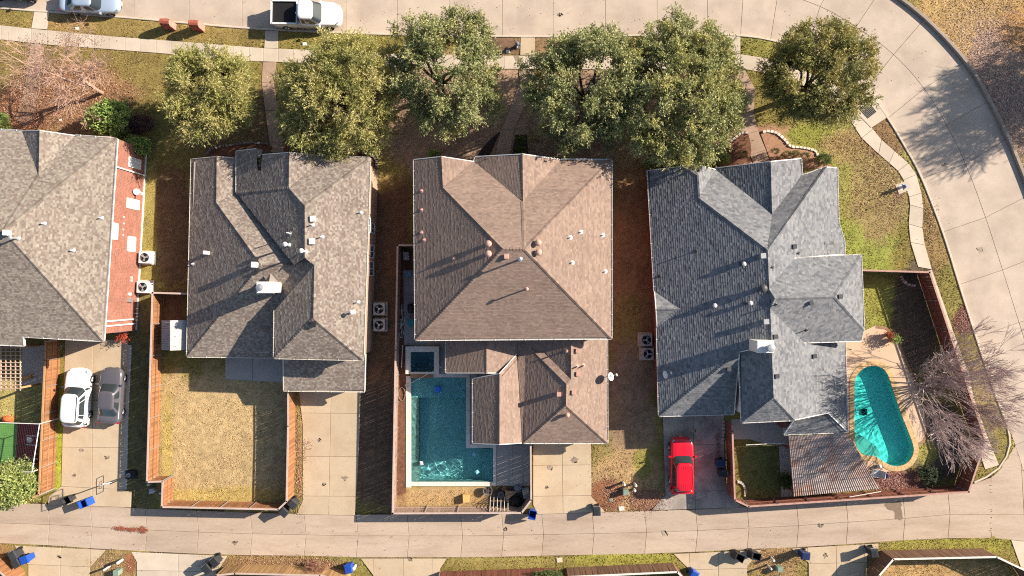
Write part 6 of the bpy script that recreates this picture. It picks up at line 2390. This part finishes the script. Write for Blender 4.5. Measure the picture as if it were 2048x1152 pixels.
M_DARKMULCH = pmat('dark_mulch', (.045, .03, .028), 1.0, .4, 5, 30, .5, .9, 25)
bed('flower_bed', catmull([(415, 313), (420, 303), (440, 295), (470, 291), (500, 287), (538, 289), (538, 305), (440, 330), (415, 325)], 3), M_MULCH)
bed('flower_bed', catmull([(568, 288), (585, 287), (620, 298), (660, 302), (720, 305), (750, 316), (752, 340), (735, 340), (600, 315), (568, 305)], 3), M_MULCH)
bed('flower_bed', [(1001, 263), (985, 300), (975, 318), (952, 318), (965, 296), (985, 275)], M_DARKMULCH)
bed('flower_bed', [(1031, 270), (1054, 270), (1056, 312), (1024, 312)], M_DARKMULCH)
bed('flower_bed', catmull([(1298, 345), (1300, 318), (1316, 305), (1350, 300), (1400, 296), (1450, 290), (1478, 268), (1495, 266), (1498, 320), (1440, 335), (1300, 348)], 3), M_MULCH)
bed('flower_bed', catmull([(1520, 266), (1535, 264), (1552, 268), (1568, 280), (1580, 292), (1605, 296), (1628, 302), (1640, 320), (1660, 335), (1560, 335), (1536, 310)], 3), pmat('pale_mulch', (.36, .20, .125), 1, .3, 4, 30, .4, .9, 25))


def edging(label, line, step=.30, w=.17, mat=M_STONE, h=.2):
    pts = [Vector(W2(*p)) for p in catmull(line, 4)]
    root = empty('stone_edging', (pts[0].x, pts[0].y, 0), label, 'edging', 'stone bed edgings')
    acc, prev = 0.0, pts[0]
    for a, b in zip(pts, pts[1:]):
        d = b - a
        L = d.length
        if L < 1e-6:
            continue
        t = -acc
        while t + step <= L:
            t += step
            c = a + d * (t / L)
            ww, ll = w * random.uniform(.8, 1.25), step * random.uniform(.82, .96)
            MB().box((c.x, c.y, h / 2), (ll, ww, h + random.uniform(-.03, .04)), math.atan2(d.y, d.x) + random.uniform(-.2, .2), taper=.85).build('stone', mat, root)
        acc = L - t if L - t < step else 0


edging('white stone edging curling round the pale mulch bed by the street bend', [(1520, 266), (1535, 263), (1552, 267), (1568, 280), (1580, 293), (1605, 296), (1628, 302), (1634, 312)], .32, .2, pmat('white_edging', (.66, .60, .52), .9, .15, 3, 20, .1, objvar=.12))
edging('stone edging around the shaded bed before the slate house', [(1298, 325), (1303, 312), (1322, 303), (1350, 300), (1385, 298), (1420, 300), (1450, 292), (1478, 269), (1494, 266)])
edging('dark scalloped edging before the chimney house, left of its front walk', [(414, 314), (420, 302), (440, 294), (470, 290), (500, 286), (536, 288)], .3, .18, pmat('grey_scallop', (.22, .19, .18), .9, .25, 4, 20, .2, objvar=.3))
edging('dark scalloped edging before the chimney house, right of its front walk', [(570, 287), (585, 286), (620, 297), (660, 301), (720, 304), (750, 315), (753, 335)], .3, .18, MATS['grey_scallop'])
edging('pale curved stone ring in the corner of the shaded lawn', [(1471, 962), (1482, 965), (1489, 976), (1488, 994)], .2, .18, M_STONE, .2)
edging('pink stone half ring against the dark red fence', [(1800, 549), (1804, 560), (1815, 569), (1830, 571)], .2, .2, pmat('pink_stone', (.50, .36, .33), .9, .2, 3, 20, .15, objvar=.15), .2)
edging('grey border stones along the dark driveway beside the house', [(1446, 835), (1446, 850), (1445, 880), (1443, 892)], .3, .22, M_STONE, .15)

# ================================================================== THINGS IN THE YARDS
M_TERRACOTTA = pmat('terracotta', (.42, .17, .08), .8, .15, 4)
for x, y, lb, c in ((1777, 670, 'terracotta pot with a red-leaved plant on the tan pool deck', [(.35, .08, .03), (.25, .10, .04)]), (1787, 679, 'terracotta pot with a green plant on the tan pool deck', BRIGHT)):
    p = W(x, y, .4)
    r = empty('plant_pot', (p.x, p.y, .1), lb, 'plant pot')
    MB().lathe([(.14, 0), (.22, .38), (.25, .38), (.25, .44), (.2, .44), (.19, .38)], 14).build('pot', M_TERRACOTTA, r, local=True)
    V, F, cv, _, _ = foliage(np.array([0, 0, .6]), .18, .16, 26, 5, 6, (.09, .04, .8), c, int(x), lump=.2, tw=.10)
    link('plant', np_mesh('plant', V, F, M_FOLIAGE, cv), r)
p = W(248, 672, .5)
r = empty('flower_pot', (p.x, p.y, .1), 'pot of red flowers at the corner of the red brick house', 'plant pot')
MB().lathe([(.15, 0), (.25, .35), (.28, .35), (.28, .4), (.2, .4)], 14).build('pot', M_DARK, r, local=True)
V, F, cv, _, _ = foliage(np.array([0, 0, .55]), .22, .18, 45, 6, 7, (.07, .05, .4), [(.5, .03, .03), (.6, .12, .08), (.10, .14, .04)], 5, lump=.2, tw=.10)
link('flower', np_mesh('flower', V, F, M_FOLIAGE, cv), r)

# white patio chair, table, ball and bucket by the turquoise pool
p = W(1748, 944, .1)
r = empty('lounge_chair', (p.x, p.y, .1), 'white lounge chair half under the corrugated patio cover', 'chair', rz=math.radians(-10))
MB().box((0, 0, .3), (.75, .62, .05)).build('seat', M_WHITE, r, local=True)
MB().add([(.30, -.30, .32), (.30, .30, .32), (.55, .28, .75), (.55, -.28, .75), (.35, -.30, .30), (.35, .30, .30), (.60, .28, .73), (.60, -.28, .73)], [(0, 1, 2, 3), (7, 6, 5, 4), (0, 3, 7, 4), (1, 5, 6, 2), (3, 2, 6, 7)]).build('backrest', M_WHITE, r, local=True)
for sx in (-.32, .30):
    for sy in (-.26, .26):
        MB().box((sx, sy, .14), (.05, .05, .28)).build('leg', M_WHITE, r, local=True)
for sy in (-.31, .31):
    MB().box((.0, sy, .5), (.6, .06, .04)).build('armrest', M_WHITE, r, local=True)
p = W(1759, 933, .3)
o = MB().lathe([(.03, -.2), (.14, -.14), (.2, 0), (.14, .14), (.03, .2)], 14, tuple(p)).build('ball', M_WHITE, smooth=True)
tag(o, 'white ball beside the white lounge chair', 'ball')
p = W(1771, 951, .3)
r = empty('bucket', (p.x, p.y, .09), 'blue bucket on the mulch beside the tan coping', 'bucket')
MB().lathe([(.13, 0), (.18, .32), (.19, .32), (.17, .3), (.12, .03)], 14).build('shell', M_BIN_BLUE, r, local=True)
MB().tube((-.18, 0, .33), (.18, 0, .36), .01, n=5).build('handle', M_METAL, r, local=True)
# things piled in the corner of the weathered fence
p = W(932, 997, .4)
r = empty('storage_box', (p.x, p.y, .08), 'yellow cardboard box on the dry grass strip below the pool', 'box', rz=.05)
MB().box((0, 0, .2), (.52, .60, .4)).build('carton', pmat('cardboard', (.60, .38, .14), .85, .12, 4), r, local=True)
MB().box((-.13, 0, .405), (.25, .62, .012)).build('flap', MATS['cardboard'], r, local=True)
MB().box((.13, 0, .408), (.25, .62, .012)).build('flap', MATS['cardboard'], r, local=True)
p = W(975, 984, .8)
r = empty('fire_pit', (p.x, p.y, .08), 'round ash-grey fire bowl at the pool corner by the fence', 'fire pit')
MB().lathe([(.12, 0), (.20, .1), (.36, .35), (.40, .42), (.34, .42), (.28, .32), (.05, .22)], 18).build('bowl', pmat('ash_metal', (.13, .115, .105), .8, .3, 6), r, local=True)
for k in range(5):
    a = k * 1.2
    MB().tube((math.cos(a) * .25, math.sin(a) * .25, .4), (-math.cos(a + .5) * .2, -math.sin(a + .5) * .2, .44), .035, n=6).build('log', M_BARK, r, local=True)
for k in range(4):
    a = k * 1.57
    MB().tube((math.cos(a) * .2, math.sin(a) * .2, .1), (math.cos(a) * .28, math.sin(a) * .28, -.02), .02, n=5).build('leg', M_DARK, r, local=True)
p = W(996, 1015, 1.3)
r = empty('trellis', (p.x, p.y, .0), 'pale wooden trellis leaning on the weathered fence by the fire bowl', 'trellis')
for k in range(6):
    x = W(980 + k * 7.2, 1012, 1.4).x - p.x
    MB().tube((x, .55, .25), (x, -.15, 1.75), .03, n=4).build('slat', M_COPING, r, local=True)
for t in (.3, .85):
    MB().tube((W(978, 0, 1.4).x - p.x, .55 - .7 * t, .22 + 1.5 * t), (W(1018, 0, 1.4).x - p.x, .55 - .7 * t, .22 + 1.5 * t), .022, n=4).build('crossbar', M_WOOD, r, local=True)
p = W(1021, 992, .5)
o = MB().add([(p.x - .45, p.y + .45, .45), (p.x + .55, p.y + .35, .5), (p.x - .40, p.y - .45, .4), (p.x - .45, p.y + .45, .41), (p.x + .55, p.y + .35, .46), (p.x - .40, p.y - .45, .36)], [(0, 2, 1), (3, 4, 5), (0, 1, 4, 3), (1, 2, 5, 4), (2, 0, 3, 5)]).build('plywood_sheet', pmat('plywood', (.30, .21, .12), .85, .15, 3))
tag(o, 'triangular brown plywood sheet on the junk pile in the fence corner', 'board')
for k, (x, y, s, c, lb) in enumerate(((1002, 990, .30, (.10, .10, .11), 'grey tyre on the junk pile near the fire bowl'), (1033, 1004, .5, (.015, .015, .016), 'black rubbish sack on the junk pile beneath the plywood sheet'), (1036, 978, .35, (.18, .20, .24), 'blue-grey sack on the junk pile nearest the patio'), (1008, 978, .25, (.16, .07, .04), 'rusty brown sack on the junk pile nearest the pool'), (1052, 985, .38, (.26, .25, .24), 'pale grey tub on the junk pile beside the fence'))):
    p = W(x, y, .3)
    m = pmat('junk_%d' % k, c, .7, .3, 5)
    if k == 0:
        mb = MB().lathe([(.14, 0), (.28, 0), (.31, .08), (.28, .17), (.16, .17), (.13, .08)], 16, (p.x, p.y, .12))
    elif k == 4:
        mb = MB().box((p.x, p.y, .3), (.5, .75, .4), .2, taper=1.15)
    else:
        mb = MB()
        rg = np.random.default_rng(k)
        rings = []
        for z, q in ((.06, .85), (.2, 1.0), (.36, .85), (.5, .45), (.56, .12)):
            rings.append([(p.x + math.cos(a) * s * q * rg.uniform(.8, 1.2), p.y + math.sin(a) * s * q * rg.uniform(.8, 1.2), z * s * 2.2 + .05) for a in np.linspace(0, 2 * math.pi, 12, endpoint=False)])
        loft(mb, rings)
    o = mb.build(('tyre', 'rubbish_sack', 'rubbish_sack', 'rubbish_sack', 'plastic_tub')[k], m, smooth=k in (1, 2, 3))
    tag(o, lb, ('tyre', 'sack', 'sack', 'sack', 'tub')[k])


# bicycle and garden furniture in the narrow side yard
def bicycle(px, py, deg, label):
    p = W(px, py, .3)
    r = empty('bicycle', (p.x, p.y, .1), label, 'bicycle', rz=math.radians(deg))
    for x in (-.52, .52):
        mb = MB()
        for i in range(20):
            a, b = 2 * math.pi * i / 20, 2 * math.pi * (i + 1) / 20
            mb.tube((x + .33 * math.cos(a), .1 * math.sin(a), .34 + .32 * math.sin(a)), (x + .33 * math.cos(b), .1 * math.sin(b), .34 + .32 * math.sin(b)), .022, n=5, cap=False)
        for i in range(8):
            a = 2 * math.pi * i / 8
            mb.tube((x, 0, .34), (x + .32 * math.cos(a), .1 * math.sin(a), .34 + .31 * math.sin(a)), .005, n=3)
        mb.build('wheel', M_WHITE, r, local=True)
    mb = MB()
    for a, b in (((-.52, 0, .34), (-.12, 0, .36)), ((-.12, 0, .36), (-.22, .05, .85)), ((-.22, .05, .8), (.38, .06, .86)), ((-.12, 0, .36), (.38, .06, .80)), ((-.52, 0, .34), (-.22, .05, .8)), ((.52, 0, .34), (.36, .06, .95))):
        mb.tube(a, b, .022, n=6)
    mb.build('frame', M_WHITE, r, local=True)
    MB().tube((.36, -.22, .98), (.36, .34, .98), .016, n=6).build('handlebar', M_METAL, r, local=True)
    MB().box((-.24, .05, .88), (.26, .13, .05), 0, taper=.7).build('saddle', M_DARK, r, local=True)


bicycle(806, 628, 88, 'white bicycle in the side yard, upper of two')
bicycle(805, 655, 84, 'white bicycle in the side yard, lower of two, near the spa')
for k, (x, y, s, c, lb) in enumerate(((812, 512, (.5, .7, .5), (.36, .36, .37), 'pale folded chair in the shaded top of the side yard'), (817, 548, (.45, .45, .45), (.20, .30, .42), 'blue-grey crate in the shaded side yard'),
                                      (821, 617, (.5, .8, .9), (.03, .03, .035), 'black covered grill against the brown house wall'), (822, 645, (.4, .5, .6), (.05, .26, .30), 'teal tub against the brown house wall'), (1436, 1160, (.3, .3, .3), (.2, .2, .2), ''))):
    if not lb:
        continue
    p = W(x, y, s[2])
    r = empty(('folding_chair', 'storage_crate', 'covered_grill', 'plastic_tub')[k], (p.x, p.y, .1), lb, ('chair', 'crate', 'grill', 'tub')[k])
    m = pmat('yard_thing_%d' % k, c, .6, .15, 4)
    MB().box((0, 0, s[2] * .45), (s[0], s[1], s[2] * .8), .1, taper=.9 if k != 3 else 1.15).build('body', m, r, local=True)
    if k == 0:
        for j in range(4):
            MB().box((-.18 + j * .12, 0, s[2] * .87), (.05, .68, .02), .1).build('slat', M_WHITE, r, local=True)
    elif k == 2:
        MB().lathe([(.25, .7), (.24, .85), (.14, .98), (.02, 1.0)], 12, sy=1.5).build('hood', m, r, local=True)
    else:
        MB().box((0, 0, s[2] * .87), (s[0] * 1.1, s[1] * 1.1, .05), .1).build('rim', m, r, local=True)
# loose poles
for a, b, z, lb in (((1492, 890), (1572, 886), 1.2, 'pale loose pole across the shaded lawn by the patio'), ((1699, 994), (1762, 983), 1.4, 'pale loose pole resting along the dark red fence'), ((803, 735), (805, 690), .5, 'white hose rod in the mulch beside the spa')):
    o = stick('loose_pole', W(*a, z), W(*b, z), .035, M_COPING, lb, 'pole', 'loose poles')
o = stick('broom', W(1690, 697, .6), W(1704, 699, .12), .02, M_DARK, 'dark broom leaning at the corner of the pool deck', 'broom')
# hose reel coil by the pool mulch
mb = MB()
for i in range(40):
    a, b = i * .4, (i + 1) * .4
    c = W(804, 788, .12)
    mb.tube(c + Vector((.28 * math.cos(a), .55 * math.sin(a), .002 * i)), c + Vector((.28 * math.cos(b), .55 * math.sin(b), .002 * i)), .018, n=5, cap=False)
tag(mb.build('garden_hose', pmat('hose_grey', (.22, .20, .16), .6)), 'coiled grey garden hose on the mulch beside the pool coping', 'hose')
# pinkish reflection beside the red car, painted as a thin loop on the driveway
mb = MB()
loop = catmull([(1394, 919), (1410, 917), (1430, 922), (1420, 952), (1398, 940), (1393, 928), (1394, 919)], 5)
for a, b in zip(loop, loop[1:]):
    mb.tube(W(*a, .106), W(*b, .106), .012, n=4, cap=False)
tag(mb.build('reflection_loop', pmat('pink_reflection', (.55, .40, .38), .95)), 'faint pink reflection painted as a loop on the dark driveway beside the red car', 'painted reflection')


# stains on the paving (flat sheets, a few mm up)
def stain(name, px, z, mat, seed):
    rng = np.random.default_rng(seed)
    pts = [(x + rng.normal(0, 1), y + rng.normal(0, 1)) for x, y in catmull(px + px[:1], 5)[:-1]]
    o = MB().add([(*W2(x, y), z) for x, y in pts], [tuple(range(len(pts)))]).build(name, mat)
    o['kind'] = 'structure'


M_DAMP = pmat('damp_concrete', (.20, .145, .10), .7, .15, 2)
stain('damp_stain', [(1768, 1008), (1790, 1003), (1801, 1004), (1803, 1036), (1790, 1037), (1788, 1024), (1775, 1018)], Z_AL + .012, M_DAMP, 1)
stain('damp_stain', [(1027, 114), (1037, 113), (1044, 128), (1051, 136), (1046, 150), (1042, 160), (1038, 150), (1039, 132)], Z_WALK + .012, pmat('damp_walk', (.27, .20, .14), .7, .15, 2), 2)

# oil drips on the paving
M_OIL = pmat('oil_stain', (.25, .195, .15), .7, .25, 3)
rs_ = np.random.default_rng(17)
for k, (x, y, r_, z_) in enumerate(((640, 880, 5, Z_WALK), (690, 955, 6, Z_WALK), (648, 968, 3, Z_WALK), (1100, 935, 5, Z_WALK), (1150, 920, 7, Z_WALK), (1093, 975, 4, Z_WALK), (165, 900, 4, Z_WALK), (215, 915, 5, Z_WALK), (150, 950, 3, Z_WALK),
                                     (1385, 860, 6, Z_WALK), (470, 1085, 5, Z_AL), (1010, 1058, 4, Z_AL), (1330, 1066, 6, Z_AL), (1640, 1050, 5, Z_AL), (820, 1118, 4, Z_WALK), (120, 1112, 4, Z_WALK), (1650, 1110, 5, Z_WALK), (1890, 330, 5, Z_ST), (1960, 500, 6, Z_ST), (1730, 60, 4, Z_ST), (1120, 30, 5, Z_ST))):
    ang = np.linspace(0, 2 * math.pi, 11, endpoint=False)
    rr = r_ * rs_.uniform(.45, 1.1, 11)
    pts = [(x + a_ * 1.3, y + b_) for a_, b_ in zip(np.cos(ang) * rr, np.sin(ang) * rr)]
    stain('oil_stain', pts, z_ + .006, M_OIL if k % 3 else pmat('faint_stain', (.33, .265, .205), .8, .25, 3), k)
# ================================================================== GRASS AND FALLEN LEAVES (nobody could count them)
def in_hard(x, y):
    r = np.zeros(x.shape, bool)
    for hp in HARD:
        r |= pip(x, y, hp)
    return r


rng = np.random.default_rng(99)
NG = 640000
gxs = rng.uniform(-44.5, 44.5, NG)
gys = rng.uniform(-26, 26, NG)
ok = ~in_hard(gxs, gys)
gxs, gys = gxs[ok], gys[ok]
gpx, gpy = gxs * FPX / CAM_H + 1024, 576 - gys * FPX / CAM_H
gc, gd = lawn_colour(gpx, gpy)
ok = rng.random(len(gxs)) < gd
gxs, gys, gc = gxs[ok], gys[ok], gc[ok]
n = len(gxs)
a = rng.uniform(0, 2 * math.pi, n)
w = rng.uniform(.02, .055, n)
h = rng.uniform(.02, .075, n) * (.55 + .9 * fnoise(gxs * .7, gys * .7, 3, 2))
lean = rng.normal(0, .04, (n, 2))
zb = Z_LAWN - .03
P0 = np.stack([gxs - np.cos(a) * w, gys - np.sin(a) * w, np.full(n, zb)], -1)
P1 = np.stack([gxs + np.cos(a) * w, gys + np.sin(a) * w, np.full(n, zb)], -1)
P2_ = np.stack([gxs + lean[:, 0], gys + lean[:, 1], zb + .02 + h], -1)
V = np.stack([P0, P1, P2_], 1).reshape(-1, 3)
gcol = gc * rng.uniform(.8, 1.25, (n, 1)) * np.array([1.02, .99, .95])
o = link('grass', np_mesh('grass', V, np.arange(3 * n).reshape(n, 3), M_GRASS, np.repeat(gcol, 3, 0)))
tag(o, 'short winter grass, green to straw, on all lawns and verges', 'grass', kind='stuff')


def litter(label, blobs, pal, size, seed, z=Z_LAWN + .02, avoid=False, name='fallen_leaves', dens=1.7):
    size *= .68
    rng = np.random.default_rng(seed)
    P = []
    for cx, cy, rx, ry, n in blobs:
        k = int(n * dens)
        q = rng.normal(0, .5, (k, 2))
        P.append(np.stack([cx + q[:, 0] * rx, cy + q[:, 1] * ry], -1))
    P = np.concatenate(P)
    x, y = (P[:, 0] - 1024) * CAM_H / FPX, (576 - P[:, 1]) * CAM_H / FPX
    if avoid:
        ok = ~in_hard(x, y)
        x, y = x[ok], y[ok]
    n = len(x)
    zz = np.full(n, z) + rng.uniform(0, .04, n)
    hard = in_hard(x, y)
    zz[hard] = Z_WALK + .012 + rng.uniform(0, .02, hard.sum())
    D = unit(np.stack([rng.normal(size=n), rng.normal(size=n), rng.normal(0, .25, n)], -1))
    pal = np.array(pal)
    cols = pal[rng.integers(0, len(pal), n)] * rng.uniform(.7, 1.3, (n, 1))
    P3 = np.stack([x, y, zz], -1)
    S = unit(np.cross(D, np.tile([0, 0, 1.0], (n, 1)) + rng.normal(0, .3, (n, 3))))
    l = size * rng.uniform(.6, 1.4, n)[:, None]
    V = np.stack([P3 - D * l * .5, P3 + S * l * .32, P3 + D * l * .5, P3 - S * l * .32], 1).reshape(-1, 3)
    o = link(name, np_mesh(name, V, np.arange(4 * n).reshape(n, 4), M_LEAF_DRY, np.repeat(cols, 4, 0)))
    return tag(o, label, 'leaves', kind='stuff')


RED = [(.31, .15, .085), (.24, .11, .065), (.40, .235, .145), (.18, .08, .055), (.44, .29, .20)]
TANL = [(.38, .27, .16), (.30, .19, .10), (.45, .34, .22), (.22, .13, .07)]
litter('reddish fallen leaves under the leafless tree on the front lawn', [(130, 200, 130, 75, 5200), (40, 240, 60, 50, 1700), (215, 215, 60, 50, 1100), (150, 82, 70, 18, 200), (70, 140, 30, 70, 350), (150, 40, 40, 15, 200)], RED, .12, 1)
litter('brown and tan leaves on the green lawn beside the curving sidewalk', [(1755, 330, 50, 90, 700), (1690, 285, 70, 30, 500), (1780, 400, 40, 90, 700), (1710, 420, 80, 110, 250), (1800, 385, 14, 20, 200), (1860, 460, 10, 60, 160)], RED + TANL, .12, 2, avoid=True)
litter('mauve and tan leaf litter beyond the outer kerb', [(2000, 200, 90, 130, 9000), (1960, 60, 110, 80, 2200)], [(.47, .33, .27), (.35, .22, .18), (.53, .39, .31), (.26, .16, .13), (.55, .40, .26)], .12, 3, avoid=True)
litter('red-brown leaf litter in the corner of the turquoise pool yard', [(1790, 965, 70, 18, 1700), (1760, 950, 30, 20, 300), (1925, 640, 20, 25, 300), (1830, 700, 30, 90, 300)], [(.24, .10, .085), (.17, .07, .06), (.33, .17, .14), (.40, .25, .20)], .13, 4, avoid=True)
litter('red and brown leaves between the driveways at the alley', [(1285, 995, 45, 26, 900), (1220, 985, 16, 34, 350), (1250, 960, 60, 40, 250), (1435, 900, 6, 40, 160)], RED, .12, 5)
litter('red clay crumbs spilled on the alley in a line', [(242, 1056, 12, 4, 250), (265, 1058, 14, 4, 260), (287, 1059, 9, 6, 260)], [(.30, .10, .055), (.24, .08, .045)], .10, 6, z=Z_AL + .01)
litter('dry leaves along the cedar fence edge of the middle driveway', [(598, 900, 5, 90, 700), (600, 965, 8, 50, 400), (612, 890, 12, 12, 60), (610, 910, 6, 20, 50)], RED + TANL + [(.5, .32, .12)], .11, 7)
litter('brown oak leaves in the shade before the brown house', [(900, 240, 160, 70, 3000), (1200, 280, 170, 50, 3000), (600, 270, 160, 40, 1500), (400, 290, 110, 40, 700)], [(.30, .18, .11), (.22, .12, .08), (.38, .25, .16)], .10, 8, avoid=True)
litter('tan and red leaves on the bottom grass verges', [(225, 1130, 45, 25, 400), (540, 1122, 90, 10, 500), (640, 1130, 60, 16, 1400), (1550, 1120, 50, 30, 400), (1860, 1095, 120, 14, 300), (420, 1128, 20, 12, 200)], RED + TANL, .11, 9)
litter('tiny dark leaves strewn over the street and alley paving', [(1000, 35, 700, 30, 90), (1850, 150, 150, 150, 30), (900, 1070, 900, 30, 110), (1850, 420, 60, 140, 30), (1870, 420, 8, 20, 60)], [(.10, .06, .04), (.16, .09, .05)], .12, 10, z=.06, dens=1)
